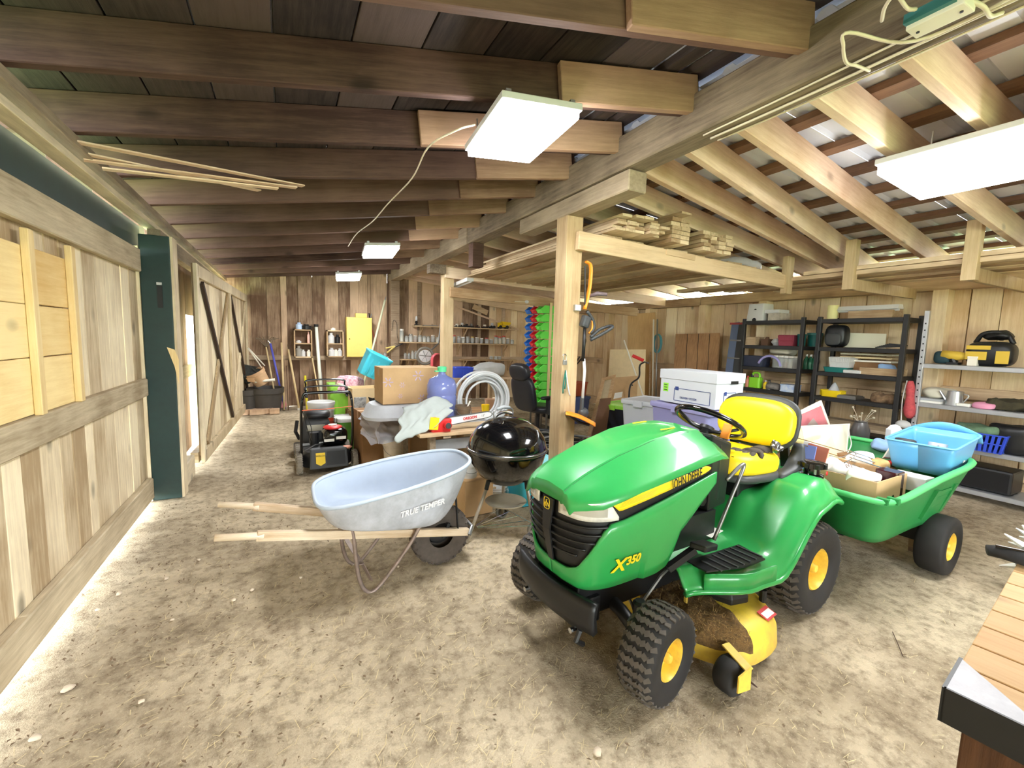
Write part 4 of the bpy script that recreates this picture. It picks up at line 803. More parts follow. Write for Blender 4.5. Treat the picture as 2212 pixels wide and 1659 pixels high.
MB().tube([(1.03, 2.50, .19), (1.06, 2.53, .23), (1.06, 2.67, .23), (1.04, 2.69, .19)], .012, 6).build('nose_bracket', STEEL, WB, True)
for y0 in (2.53, 2.67): MB().beam((.865, y0, .19), (.90, y0, .28), .02, .02).build('axle_bracket', BLKM, WB, True)
for y0 in (2.50, 2.70): MB().beam((.95, y0, .25), (.93, y0, .5), .02, .006).build('tray_brace', BLKM, WB, True)
tx = Vec((.50, 2.345, .50)); lettering('TRUE TEMPER', mat('worn white print', (224, 222, 224), .6), .046, plane_T((.66, 2.283, .505), (1, .05, .15), (0, -.10, 1)), WB, shear=.3, bold=.001, world=True, sx=.9)
# ================================================================ kettle grill
KG = thing('kettle_grill', 'black kettle charcoal grill with lid closed beside the wheelbarrow', 'grill', (1.44, 2.80, 0))
cz = .645
MB().lathe([(.001, -.265), (.06, -.262), (.14, -.235), (.21, -.18), (.262, -.10), (.285, -.02), (.288, 0)], 40, (0, 0, cz)).build('bowl', BLKG, KG, smooth=True)
MB().lathe([(.289, 0), (.288, .02), (.27, .085), (.225, .15), (.15, .20), (.07, .222), (.001, .226)], 40, (0, 0, cz + .008)).build('lid', BLKG, KG, smooth=True)
MB().lathe([(.286, -.012), (.296, -.008), (.298, .008), (.288, .016)], 40, (0, 0, cz + .004)).build('rim_band', mat('dull chrome rim', (120, 120, 120), .2, .9), KG, smooth=True)
vd = Vec((-.58, -.30, 1)).normalized(); vc = Vec((0, 0, cz + .008)) + Vec((-.115, -.06, .195))
vn = MB().lathe([(.001, .012), (.048, .010), (.05, .004), (.05, -.004), (.001, -.004)], 22, vc, vd).build('vent_damper', CHR, KG, smooth=.6)
for k in range(4):
    x_, y_, _z = basis(vd, (0, 1, 0)); MB().cyl(vc + (x_ * math.cos(k * PI / 2 + .4) + y_ * math.sin(k * PI / 2 + .4)) * .027 + vd * .009, vc + (x_ * math.cos(k * PI / 2 + .4) + y_ * math.sin(k * PI / 2 + .4)) * .027 + vd * .0125, .006, n=8).build('vent_hole', BLKM, vn)
MB().tube(spline([(-.09, .05, cz + .215), (-.085, .055, cz + .275), (.0, .08, cz + .30), (.085, .10, cz + .275), (.09, .10, cz + .205)], 6), .005, 8).build('handle_wire', STEEL, KG, smooth=True); MB().tube([(-.06, .06, cz + .288), (0, .08, cz + .298), (.06, .095, cz + .288)], [.012, .014, .012], 8).build('handle_grip', mat('grey handle', (150, 154, 156), .5), KG, smooth=True)
MB().grid(lambda a, b: Vec((-.085 + .17 * a, .03 + .05 * a + .02 * math.sin(PI * a), cz + .228 + .02 * math.sin(PI * a) + .025 * b)), 10, 2).build('heat_shield', CHR, KG, smooth=True, solid=.002)
feet = [(-.32, -.03), (.17, -.16), (.10, .26)]
for k, (x_, y_) in enumerate(feet):
    top = Vec((x_, y_, 0)).normalized() * .15 + Vec((0, 0, cz - .235)); MB().tube([top, (x_, y_, .0 if k == 0 else .03)], .0125, 10).build('leg', mat('stained aluminium tube', (196, 186, 170), .45, .5, var=.3, scale=10), KG, smooth=True)
    MB().tube([top + Vec((0, 0, .03)), top - (top - Vec((x_, y_, 0))).normalized() * .05], .016, 10).build('leg_socket', BLKM, KG)
MB().lathe([(.001, -.02), (.08, -.015), (.145, .005), (.155, .015), (.15, .018), (.08, -.008), (.001, -.012)], 32, (0, .0, .235)).build('ash_catcher', mat('dusty aluminium dish', (204, 196, 178), .5, .4, var=.2, scale=9), KG, smooth=True)
rk = MB()
for k in range(5): rk.tube([Vec(feet[1] + (.09,)).lerp(Vec(feet[2] + (.09,)), k / 4), Vec(feet[0] + (.09,)) * .72 + Vec((0, .01 * k, .025))], .003, 6)
rk.tube([feet[1] + (.09,), feet[2] + (.09,)], .004, 6).build('wire_shelf', CHR, KG)
for k in (1, 2):
    f = Vec(feet[k] + (.055,)); wq = wheel(KG, f.x, f.y + (.02 if k == 1 else 0), .055, .035, -1 if k == 1 else 1, .7, 20, lug=False, hubs=False)
    for c in wq.children: c.data.materials[0] = mat('grey plastic wheel', (128, 126, 120), .6)
# ================================================================ workbench corner at the right
BN = thing('workbench', 'pine topped workbench with black metal corner at the right edge', 'workbench', (1.119, .296, 0), math.atan2(.111, .82))
W_PINE = wood('knotty pine top', (216, 180, 130), (188, 144, 92), 'Y', .55, .12, .55)
for k in range(8): o = MB().bx(.004, .113, -.85, 0, -.022, .022).build('top_board', W_PINE, BN, bevel=.0015, seg=1); o.location = (k * .115, 0, .78)
MB()._add([(0, 0, .8035), (.135, 0, .8035), (0, -.135, .8035)], [(0, 1, 2)]).build('corner_plate', mat('worn steel corner', (150, 148, 150), .45, .3, var=.2, scale=20), BN, solid=.003)
MB().bx(-.005, .0, -.14, .003, .735, .805).bx(-.005, .14, 0, .006, .735, .805).build('corner_bracket', BLKM, BN)
for x_, y_ in ((.05, -.07), (.86, -.07), (.05, -.78), (.86, -.78)): MB().bx(x_ - .035, x_ + .035, y_ - .045, y_ + .045, 0, .757).build('leg', wood('dark stained leg', (112, 76, 50), (64, 40, 26), 'Z', .3, .1), BN, bevel=.004)
MB().bx(.03, .88, -.05, -.03, .66, .757).bx(.03, .88, -.80, -.78, .66, .757).build('apron', MATS['dark stained leg'], BN)
gt = thing('scrub_brush', 'black bristled brush head lying on the far end of the workbench', 'brush', onz(2180, 1195, .82))
MB().tube([onz(2132, 1188, .825), onz(2165, 1193, .828), onz(2230, 1212, .828)], [.022, .028, .03], 12, flat=.7).build('brush_head', mat('black bristle', (34, 32, 32), .8, var=.4, scale=40), gt, True, smooth=True); MB().tube([onz(2150, 1180, .846), onz(2230, 1196, .85)], .006, 6).build('metal_spine', CHR, gt, True)
# spiked roller, only its tips in view
sr = thing('spiked_roller', 'row of bright metal tine tips at the right edge beside the silver shelving', 'roller', (4.1, .5, 0))
rc = onx(2330, 1050, 4.1); rc = Vec((4.1, rc.y, .24))
MB().cyl(rc + Vec((-.28, 0, 0)), rc + Vec((.28, 0, 0)), .14, n=24).build('drum', STEEL, sr, True, smooth=.8)
for i in range(14):
    for j in (-.2, 0, .2):
        a = 2 * PI * i / 14; d_ = Vec((0, math.cos(a), math.sin(a))); p = rc + Vec((j, 0, 0)) + d_ * .138; MB().cyl(p, p + d_ * .10, .024, .004, n=8).build('tine', mat('pale steel', (232, 230, 226), .4), sr, True)
MB().bx(rc.x - .36, rc.x - .3, rc.y - .1, rc.y + .1, .0, .3).build('stand_block', BLKM, sr, True)
# ================================================================ the heap in the middle of the barn
GLASSC = mat('clear glass', (226, 234, 232), .08, alpha=.38, spec=.6); CLEARP = mat('cloudy clear plastic', (222, 226, 232), .25, alpha=.62); SHEETP = mat('crumpled clear sheeting', (224, 228, 236), .15, alpha=.42, bump=.8, scale=14)
TURQ = mat('turquoise plastic', (70, 200, 226), .4); LIME = mat('lime green plastic', (150, 214, 70), .4); NAVY = mat('black tote plastic', (34, 38, 48), .4); PURP = mat('grey lilac plastic', (150, 148, 196), .4); VIOL = mat('purple plastic', (170, 110, 190), .4)
def W(px, py, Y): return ony(px, py, Y)
def carton(name, label, c, sx, sy, sz, rz, m, tape=True, cat='box'):
    t = thing(name, label, cat, c, rz); MB().bx(-sx / 2, sx / 2, -sy / 2, sy / 2, 0, sz).build('box_body', m, t, bevel=.003, seg=1)
    for k, sg in enumerate((-1, 1)): MB().bx(-sx / 2 + .002, sx / 2 - .002, .002 if sg > 0 else -sy / 2, sy / 2 if sg > 0 else -.002, sz, sz + .003).build('flap', m, t)
    if tape: MB().bx(-sx / 2 - .001, sx / 2 + .001, -.025, .025, sz + .003, sz + .004).bx(-sx / 2 - .0015, -sx / 2, -.025, .025, sz - .08, sz + .003).build('tape', mat('parcel tape', (190, 150, 104), .3), t)
    return t
def tote(name, label, c, sx, sy, sz, rz, bm, lm, lid=True, tap=.88, cat='tote'):
    t = thing(name, label, cat, c, rz); n = 5
    rings = [[Vec((x * (tap + (1 - tap) * q), y * (tap + (1 - tap) * q), sz * q)) for x, y in rrect(sx, sy, .04, n)] for q in (0, .02, .5, .9, .93, 1)]
    rings[4] = [Vec((p.x * 1.03, p.y * 1.03, p.z)) for p in rings[4]]; rings[5] = [Vec((p.x * 1.03, p.y * 1.03, p.z)) for p in rings[5]]
    MB().loft(rings, caps=lid).build('tote_body', bm, t, smooth=.5, solid=0 if lid else .004)
    if not lid: MB()._add([p + Vec((0, 0, .004)) for p in rings[0]], [tuple(range(len(rings[0])))]).build('tote_floor', bm, t)
    for k in range(3):
        for sg in (-1, 1): MB().bx((k - 1) * sx * .27 - .012, (k - 1) * sx * .27 + .012, sg * sy / 2 * .93 - .008, sg * sy / 2 * .93 + .008, sz * .12, sz * .86).build('rib', bm, t)
    if lid:
        l_ = [[Vec((x * k, y * k, z)) for x, y in rrect(sx, sy, .04, n)] for k, z in ((1.05, sz - .03), (1.06, sz - .005), (1.04, sz + .012), (.92, sz + .014), (.90, sz + .004))]
        L = MB().loft(l_).build('lid', lm, t, smooth=.5)
        for sg in (-1, 1): MB().bx(sg * sx * .53 - .012, sg * sx * .53 + .012, -.05, .05, sz - .05, sz + .008).build('latch', lm, L, bevel=.004)
    return t
def bucket(name, label, c, r, h, m, lidm=None, rz=0, cat='bucket'):
    t = thing(name, label, cat, c, rz); MB().lathe([(r * .86, 0), (r * .97, h * .8), (r * 1.03, h * .81), (r * 1.03, h * .84), (r, h * .85), (r * 1.02, h), (r * .96, h), (r * .84, .01), (.001, .01)], 24).build('pail', m, t, smooth=.5)
    if lidm: MB().lathe([(r * 1.07, h - .03), (r * 1.08, h + .008), (r, h + .012), (r * .95, h + .004), (.001, h + .004)], 24).build('lid', lidm, t, smooth=.5)
    MB().tube([Vec((r * 1.03 * math.cos(a), -.02 - r * .75 * math.sin(a), h * .8 - r * .75 * math.sin(a))) for a in [PI * k / 12 for k in range(13)]], .003, 5).build('bail_handle', STEEL, t)
    return t
# --- push mower
PM = thing('push_mower', 'black walk behind mower with yellow arrow label near the sliding door', 'mower', (.38, 5.12, 0), .03)
MB().loft([[Vec((x * k, y * k, z)) for x, y in rrect(.50, .56, .16, 5)] for k, z in ((1, .06), (1.02, .09), (.98, .17), (.86, .21), (.5, .22))]).build('deck', BLKM, PM, smooth=.6)
dr_ = MB()._add([(-.18, -.30, .05), (.20, -.30, .05), (.19, -.25, .25), (-.17, -.25, .25), (-.18, -.2, .05), (.2, -.2, .05), (.19, -.2, .26), (-.17, -.2, .26)], [(0, 1, 2, 3), (4, 7, 6, 5), (0, 4, 5, 1), (3, 2, 6, 7), (0, 3, 7, 4), (1, 5, 6, 2)]).build('discharge_door', GREYP, PM, bevel=.015)
MB()._add([(-.02, -.292, .08), (.17, -.292, .08), (.165, -.262, .22), (-.01, -.262, .22)], [(0, 1, 2, 3)]).build('door_panel', BLK, dr_, solid=.004)
ya = MB()._add([(-.075, -.305, .085), (-.03, -.303, .11), (-.03, -.275, .215), (-.12, -.275, .215), (-.12, -.303, .11)], [(0, 1, 2, 3, 4)]).build('arrow_label', YEL, dr_, solid=.003)
lettering('MULCH', INK, .026, plane_T((-.075, -.291, .185), (1, 0, 0), (0, .28, 1)), ya, 'print')
en = pillow(.10, .02, .33, .26, .28, .20, euler(0, 0, 0), None, '', 4).build('engine_cover', BLKG, PM, smooth=True)
MB().ball((.08, 0, .425), (.10, .11, .025), 16, 8).build('red_shroud', RED, PM, smooth=True); MB().cyl((.08, 0, .44), (.08, 0, .455), .045, n=18).build('pull_start', PAPER, PM)
MB().bx(-.02, .08, -.125, -.118, .29, .32).bx(.10, .2, -.122, -.115, .31, .34).build('engine_decal', PAPER, en)
MB().cyl((-.10, .1, .22), (-.10, .1, .36), .05).build('air_filter', BLK, PM); MB().tube([(-.22, -.1, .2), (-.1, .0, .24), (.05, .1, .22)], .008, 6).build('fuel_line', STEEL, PM); MB().beam((-.22, .1, .23), (.24, .1, .23), .03, .02).build('cross_bar', STEEL, PM)
MB().ball((.19, -.22, .24), (.06, .03, .02), 10, 6).build('salmon_rag', mat('salmon cloth', (236, 168, 146), .8), PM, smooth=True)
for x_, y_ in ((-.27, -.22), (.27, -.22), (-.26, .24), (.26, .24)):
    q = wheel(PM, x_, y_, .105, .05, 1 if x_ > 0 else -1, .62, 24, yaw=PI / 2 * 1, lug=True, hubs=False)
    for c in q.children: c.data.materials[0] = mat('dusty grey tyre', (150, 142, 130), .9, var=.25, scale=12)
for sg in (-1, 1): MB().tube(spline([(sg * .245, -.16, .18), (sg * .25, -.24, .40), (sg * .245, -.27, .68), (sg * .235, -.275, .78)], 5), .0135, 8).build('handle_tube', BLKG, PM, smooth=True)
MB().tube(spline([(-.235, -.275, .78), (-.22, -.275, .83), (-.17, -.275, .845), (.17, -.275, .845), (.22, -.275, .83), (.235, -.275, .78)], 5), .0145, 8).build('handle_bar', BLKG, PM, smooth=True)
for z, y_, w in ((.90, -.20, .20), (.96, -.12, .19)): MB().tube(spline([(-w, -.27, .80), (-w, y_ - .02, z - .05), (-w + .03, y_, z), (w - .03, y_, z), (w, y_ - .02, z - .05), (w, -.27, .80)], 6), .009, 8).build('bail_bar', BLKG, PM, smooth=True)
MB().tube([(-.24, -.28, .67), (.0, -.285, .675), (.24, -.28, .69)], .004, 5).build('orange_cord', mat('orange cord', (230, 110, 60), .5), PM)
for k in range(2): MB().tube(spline([(-.24, -.27, .7), (-.20 + .04 * k, -.29, .5), (-.15, -.2, .3)], 6), .004, 5).build('control_cable', BLK, PM)
# --- engine, buckets and boxes behind the mower
g2 = thing('engine_unit', 'grey and black small engine standing behind the push mower', 'engine', (.30, 5.75, 0))
MB().bx(-.22, .22, -.2, .2, .0, .10).build('base_frame', BLKM, g2, bevel=.02); pillow(.02, 0, .28, .34, .32, .34, euler(0, 0, 0), None, '', 4).build('engine_block', GREYP, g2, smooth=True); pillow(.04, 0, .47, .30, .30, .10, euler(0, 0, 0), None, '', 3).build('fuel_tank', BLK, g2, smooth=True); MB().bx(-.08, .12, -.172, -.160, .30, .37).build('rating_plate', mat('silver plate', (190, 186, 170), .4, .5), g2); MB().tube([(-.16, -.1, .2), (-.2, -.14, .3), (-.18, -.1, .42)], .02, 8).build('recoil_arm', BLK, g2)
bucket('plastic_pail', 'white pail with flat lid behind the push mower', (.42, 6.2, .0), .16, .55, WHITE_M, WHITE_M)
bucket('plastic_pail', 'orange red pail behind the push mower handle', (.56, 5.95, 0), .12, .36, mat('orange red plastic', (226, 86, 52), .4))
tote('storage_tote', 'lime green tote standing under the patterned cloth', (.72, 6.55, 0), .36, .34, .76, .05, LIME, LIME, lid=False)
tote('storage_tote', 'grass green tote low beside the push mower engine', (.70, 5.70, 0), .30, .36, .42, .05, mat('grass green plastic', (104, 176, 70), .4), WHITE_M)
pc = pillow(0, 0, 0, .40, .32, .26, euler(0, .1, .1), None, '', 2.4).jit(.03, 3, 7).build('patterned_cloth', mat('pink patterned cloth', (240, 206, 214), .85, var=.5, scale=34, rgb2=(196, 110, 130)), smooth=True); pc.location = W(755, 832, 6.5); tag(pc, 'pink patterned cloth bundle on top of the lime green tote', 'cloth')
b1 = open_box('cardboard_box', 'open cardboard box with printed side and flaps folded out', 'box', W(786, 882, 5.9) - Vec((0, 0, .02)), .34, .30, .30, .05, CARDL, flaps=0b0110)
MB().bx(-.15, .0, -.154, -.150, .04, .19).build('printed_picture', mat('grey print', (196, 198, 196), .7, var=.4, scale=24, rgb2=(120, 122, 124)), b1); MB()._add([(.02, -.154, .04), (.05, -.154, .10), (.02, -.154, .19), (.08, -.154, .17), (.14, -.154, .19), (.11, -.154, .1), (.14, -.154, .04)], [(0, 1, 2, 3, 4, 5, 6)]).build('printed_shape', INK, b1)
carton('cardboard_box', 'plain brown cardboard box under the open printed box', (.93, 5.95, 0), .42, .4, W(786, 882, 5.9).z - .03, .05, CARDD)
tq = tote('storage_bin', 'bright turquoise bin tipped up behind the big cardboard box', W(796, 812, 6.35), .34, .30, .34, .1, TURQ, TURQ, lid=False); tq.rotation_euler = (.15, .45, .1)
carton('cardboard_box', 'tall cardboard box holding up the tipped turquoise bin', (1.18, 6.45, 0), .42, .36, W(796, 822, 6.35).z - .1, .0, CARDD)
# --- saw table, grey tub and what stands on them
SB = thing('saw_table', 'rough timber saw table carrying the chainsaw', 'table', (1.35, 3.62, 0), .03)
for k in range(3): MB().bx(-.42 + .03 * k, .36 + .05 * k, -.27 + k * .125, -.155 + k * .125, .645, .67).build('top_plank', W_LUMX, SB, bevel=.002, seg=1)
MB().bx(-.36, .42, .12, .68, .62, .645).build('rear_top', mat('grey panel', (176, 176, 178), .6, var=.2, scale=6), SB)
for x_, y_, dx in ((-.30, -.2, .0), (.20, -.2, .04), (-.30, .6, 0), (.20, .6, .04)): MB().beam((x_, y_, .645), (x_ + dx, y_ - .02, 0), .06, .05).build('leg', W_BEAM, SB)
MB().beam((-.32, -.2, .56), (.24, -.2, .56), .03, .09).build('apron', mat('grey apron', (150, 150, 150), .6, var=.2, scale=8), SB); MB().beam((-.3, -.2, .12), (.3, -.2, .10), .03, .05).build('stretcher', W_LUMX, SB)
cs = thing('chainsaw', 'red chainsaw with white guide bar and yellow label on the saw table', 'chainsaw', W(950, 928, 3.42))
X_, Y_ = W(985, 905, 3.42), W(1052, 893, 3.42); bd = (Y_ - X_).normalized(); bu = Vec((0, 0, 1)) - bd * bd.z; bu.normalize()
L = (W(1062, 892, 3.42) - W(960, 912, 3.42)).length; o0 = W(960, 912, 3.42)
bp = [(0, -.032), (L * .9, -.026), (L * .97, -.018), (L, 0), (L * .97, .018), (L * .9, .026), (0, .034)]
bar = MB().prism(bp, .008, plane_T(o0, bd, bu)).build('guide_bar', mat('white bar', (240, 238, 238), .35), cs, True)
MB().tube([o0 + bd * x + bu * y - bd.cross(bu) * -.004 for x, y in bp], .006, 5).build('saw_chain', STEEL, bar, True)
nr = Vec(bd.cross(bu)) * (1 if bd.cross(bu).y < 0 else -1); nr = bd.cross(bu); nr = nr if nr.y < 0 else -nr
MB().tube([o0 + bd * (L * .52) + nr * .006 + bd * x + bu * y for x, y in rrect(.19, .030, .0149, 4)], .0022, 5, closed=True).build('logo_outline', RED, bar, True)
lettering('OREGON', RED, .030, plane_T(o0 + bd * (L * .52) + nr * .010, bd, bu), bar, world=True, bold=.001); lettering('18"', mat('grey print', (196, 198, 196)), .028, plane_T(o0 + bd * (L * .80) + nr * .010, bd, bu), bar, world=True)
MB().box(W(950, 917, 3.45), (.17, .11, .13), euler(0, .12, 0)).build('motor_housing', RED, cs, True, bevel=.02); MB().box(W(938, 915, 3.385), (.075, .006, .10), euler(0, .12, 0)).build('yellow_label', YEL, cs, True)
MB().cyl(W(962, 916, 3.42) + Vec((0, -.02, 0)), W(962, 916, 3.42) + Vec((0, -.075, 0)), .032, n=16).build('clutch_cover', RED, cs, True, smooth=.6); MB().cyl(W(962, 916, 3.42) + Vec((0, -.075, 0)), W(962, 916, 3.42) + Vec((0, -.085, 0)), .024, n=16).build('clutch_knob', GREYP, cs, True)
MB().tube(spline([W(940, 915, 3.50), W(925, 908, 3.52), W(910, 915, 3.52), W(916, 930, 3.50)], 5), .014, 8).build('rear_handle', BLK, cs, True, smooth=True)
jg = thing('water_jug', 'blue translucent water jug with green cap on the saw table', 'jug', (1.335, 4.0, .648))
JB = mat('translucent blue jug', (128, 146, 216), .12, alpha=.66, coat=.4, var=.15, scale=7)
MB().lathe([(.001, .0), (.13, 0), (.142, .02), (.142, .10), (.134, .115), (.142, .13), (.142, .24), (.135, .255), (.142, .27), (.142, .34), (.12, .40), (.05, .435), (.034, .45), (.034, .49), (.04, .495)], 32).build('jug_body', JB, jg, smooth=True)
MB().lathe([(.042, .47), (.044, .515), (.036, .52), (.001, .52)], 20).build('cap', mat('green cap', (90, 214, 150), .4), jg, smooth=.6); MB().bx(-.07, -.03, -.02, .02, .47, .48).build('cap_tab', MATS['green cap'], jg)
ta = bucket('paint_tin', 'rusty open paint tin with a brush beside the water jug', W(1000, 900, 3.82) * Vec((1, 1, 0)) + Vec((0, 0, .648)), .075, .165, mat('rusty tin', (150, 130, 108), .45, .5, var=.4, scale=8), cat='tin')
MB().tube([(.02, 0, .10), (.075, .01, .20)], .008, 6).build('brush_handle', CREAM, ta)
tub_ = thing('grey_tub', 'grey upturned plastic tub under the big flower print box', 'tub', (1.15, 4.5, .62))
MB().loft([[Vec((x * k, y * k, z)) for x, y in rrect(.92, .50, .18, 6)] for k, z in ((1.0, 0), (1.02, .03), (.97, .05), (.92, .12), (.86, .145), (.5, .15))]).build('tub_body', mat('grey tub plastic', (196, 200, 206), .5, var=.15, scale=5), tub_, smooth=.6)
bx_ = carton('cardboard_box', 'big cardboard box printed with pale purple flowers on the grey tub', (1.13, 4.52, .772), .58, .38, .355, .03, CARD)
PF = mat('pale purple print', (196, 176, 196), .8)
for x_, z_, r in ((-.24, .22, .05), (.06, .28, .055), (-.10, .19, .03), (-.12, .08, .025), (.10, .05, .04)):
    for k in range(6): a = k * PI / 3; MB().tube([(x_ + .3 * r * math.cos(a), -.192, z_ + .3 * r * math.sin(a)), (x_ + r * math.cos(a), -.192, z_ + r * math.sin(a))], .006 * r / .05, 5, flat=.3, up=(0, 1, 0)).build('flower_petal', PF, bx_)
carton('cardboard_box', 'brown cardboard box with a folded flap left of the white pail', (.90, 4.98, 0), .40, .40, .615, .1, CARDD)
carton('cardboard_box', 'dark brown cardboard box hidden under the grey tub', (1.32, 4.62, 0), .36, .40, .615, 0, CARDD)
ps = MB().grid(lambda a, b: W(775 + 90 * a + 10 * math.sin(7 * a) * b, 893 + (45 + 25 * math.sin(PI * a)) * b + 6 * math.sin(9 * a), 4.58 - .10 * b - .10 * math.sin(PI * a) * (.4 + b)) + mnoise.noise_vector(Vec((a * 5, b * 4, 1))) * .045, 34, 24).build('plastic_sheet', SHEETP, smooth=True); tag(ps, 'crumpled clear plastic sheeting draped over the brown boxes', 'plastic sheet')
pp = [(872, 872), (925, 868), (962, 856), (978, 880), (968, 905), (950, 910), (935, 925), (905, 938), (880, 958), (860, 950), (850, 935)]
def cloth(a, b):
    top = spline([(Vec((868, 880, 0))), Vec((905, 868, 0)), Vec((940, 856, 0)), Vec((975, 868, 0))], 8); bot = spline([Vec((855, 958, 0)), Vec((895, 940, 0)), Vec((935, 925, 0)), Vec((974, 893, 0))], 8)
    i = min(int(a * 24), 23); f = a * 24 - i; t_ = top[i].lerp(top[i + 1], f); u_ = bot[i].lerp(bot[i + 1], f); p = t_.lerp(u_, b)
    return W(p.x + 5 * math.sin(13 * b + 4 * a), p.y, 3.72 - .34 * math.sin(PI / 2 * b)) + mnoise.noise_vector(Vec((a * 9, b * 3, 4))) * .012
cl_ = MB().grid(cloth, 36, 20).build('white_bag', mat('white tyvek cloth', (176, 184, 180), .75, var=.08, scale=10), smooth=True, solid=.003); tag(cl_, 'crumpled white cloth bag thrown over the chainsaw handle', 'bag')
bucket('plastic_pail', 'dirty white pail under the plastic sheeting', (1.04, 4.62, 0), .135, .36, mat('dirty white plastic', (226, 214, 196), .5, var=.2, scale=8))
# white hose coil standing on a crate
hc = thing('hose_coil', 'big coil of white hose standing on edge behind the paint tin', 'hose', (1.86, 4.25, .50))
HW = mat('white hose', (212, 214, 214), .45, var=.06, scale=12); hr = random.Random(2)
for k in range(13):
    r = .205 + .085 * ((k * 5) % 7) / 6; y_ = 4.25 + .05 * ((k % 4) - 1.5) + hr.uniform(-.01, .01); c_ = Vec((1.86 + hr.uniform(-.006, .006), y_, .80 + hr.uniform(-.01, .01)))
    MB().tube([c_ + Vec((r * math.cos(2 * PI * j / 40), 0, r * math.sin(2 * PI * j / 40))) for j in range(40)], .0125, 7, closed=True).build('hose_loop', HW, hc, True, smooth=True)
o = open_box('wooden_crate', 'low wooden crate under the white hose coil', 'crate', (1.86, 4.28, 0), .5, .34, .495, 0, W_LUMX, th=.018)
for px, py, Y, r, m, lab in ((1060, 868, 4.75, .075, mat('clay brown', (196, 160, 130), .8), 'clay coloured pot seen through the hose coil'), (1048, 893, 4.6, .05, YEL, 'yellow roll of tape seen through the hose coil')):
    o = MB().lathe([(r * .8, 0), (r, r * 1.6), (r * .9, r * 1.6), (r * .7, .01), (.001, .01)], 16).build('small_pot' if r > .06 else 'tape_roll', m, smooth=.6); p = W(px, py + 8, Y); o.location = (p.x, p.y, .60); tag(o, lab, 'pot' if r > .06 else 'tape')
carton('cardboard_box', 'low brown box carrying pots behind the hose coil', (2.05, 4.75, 0), .55, .42, .595, 0, CARDD)
# things under the saw table
o = MB().bx(-.22, .22, -.12, .12, 0, .20).build('dark_case', BLK, bevel=.02); o.location = (1.30, 3.80, 0); tag(o, 'black tool case on the floor under the saw table', 'case')
o = bucket('white_pot', 'white enamel pot on the floor between saw table and grill', (1.66, 3.42, 0), .10, .14, WHITE_M, cat='pot')
o = bucket('white_pot', 'white lidded appliance on a box beside the kettle grill', W(1003, 990, 3.25) * Vec((1, 1, 0)) + Vec((.06, .05, .30)), .08, .13, WHITE_M, WHITE_M, cat='pot')
carton('cardboard_box', 'tan box on the floor behind the wheelbarrow nose', (1.38, 3.30, 0), .26, .24, .295, .1, CARD)
tote('storage_tote', 'turquoise tote with pale lid behind the kettle grill', (1.97, 3.42, 0), .40, .52, .36, .0, TURQ, mat('pale turquoise lid', (150, 226, 236), .4))
# --- office chair
OC = thing('office_chair', 'black leather office chair standing in front of the bins', 'chair', (3.20, 5.32, 0), .2)
LEA = mat('black leather', (38, 39, 44), .38, var=.2, scale=10)
pillow(.08, 0, .47, .52, .50, .13, euler(0, .04, 0), None, '', 3.2, .015).build('seat', LEA, OC, smooth=True)
RBk = euler(0, -PI / 2 - .22, 0)
pillow(-.26, 0, .70, .52, .46, .12, RBk, None, '', 3.4).build('backrest', LEA, OC, smooth=True); pillow(-.345, 0, 1.0, .24, .38, .13, RBk, None, '', 2.8).build('headrest', LEA, OC, smooth=True)
for sg in (-1, 1):
    pillow(-.06, sg * .30, .66, .29, .09, .05, euler(0, 0, 0), None, '', 3).build('armrest', BLK, OC, smooth=True); MB().beam((-.06, sg * .29, .64), (-.02, sg * .25, .42), .07, .035, (1, 0, 0)).build('arm_support', GREYP, OC, bevel=.006)
    MB().tube([Vec((-.22, sg * .10, .5)), Vec((-.27, sg * .1, .7)), Vec((-.31, sg * .1, .9))], .006, 6).build('seam', BLKG, OC)
MB().cyl((0.02, 0, .08), (0.02, 0, .42), .028).build('gas_column', BLKM, OC)
for k in range(5):
    a = 2 * PI * k / 5 + .3; e = Vec((.02 + .28 * math.cos(a), .28 * math.sin(a), .07)); L_ = MB().beam((.02, 0, .11), e, .05, .03).build('base_arm', BLKM, OC); MB().ball(e - Vec((0, 0, .035)), .032, 10, 6).build('castor', BLK, L_, smooth=True)
# --- coils of dark hose on the floor by the post
hs = thing('hose_pile', 'heap of dark grey hoses and cables coiled on the floor by the post', 'hose', (2.9, 4.35, 0)); hr = random.Random(9)
for k in range(26):
    c_ = Vec((2.75 + hr.uniform(-.12, .30), 4.35 + hr.uniform(-.25, .25), .02 + .011 * k)); r = hr.uniform(.26, .42); m = [MATS['charcoal plastic'], BLK, mat('grey hose', (150, 150, 146), .5), MATS['charcoal plastic']][k % 4]; tl = hr.uniform(-.05, .05)
    MB().tube([c_ + Vec((r * math.cos(2 * PI * j / 30), r * .8 * math.sin(2 * PI * j / 30), tl * math.cos(2 * PI * j / 30 + k) + .012)) for j in range(30)], .011, 6, closed=True).build('hose_loop', m, hs, True, smooth=True)
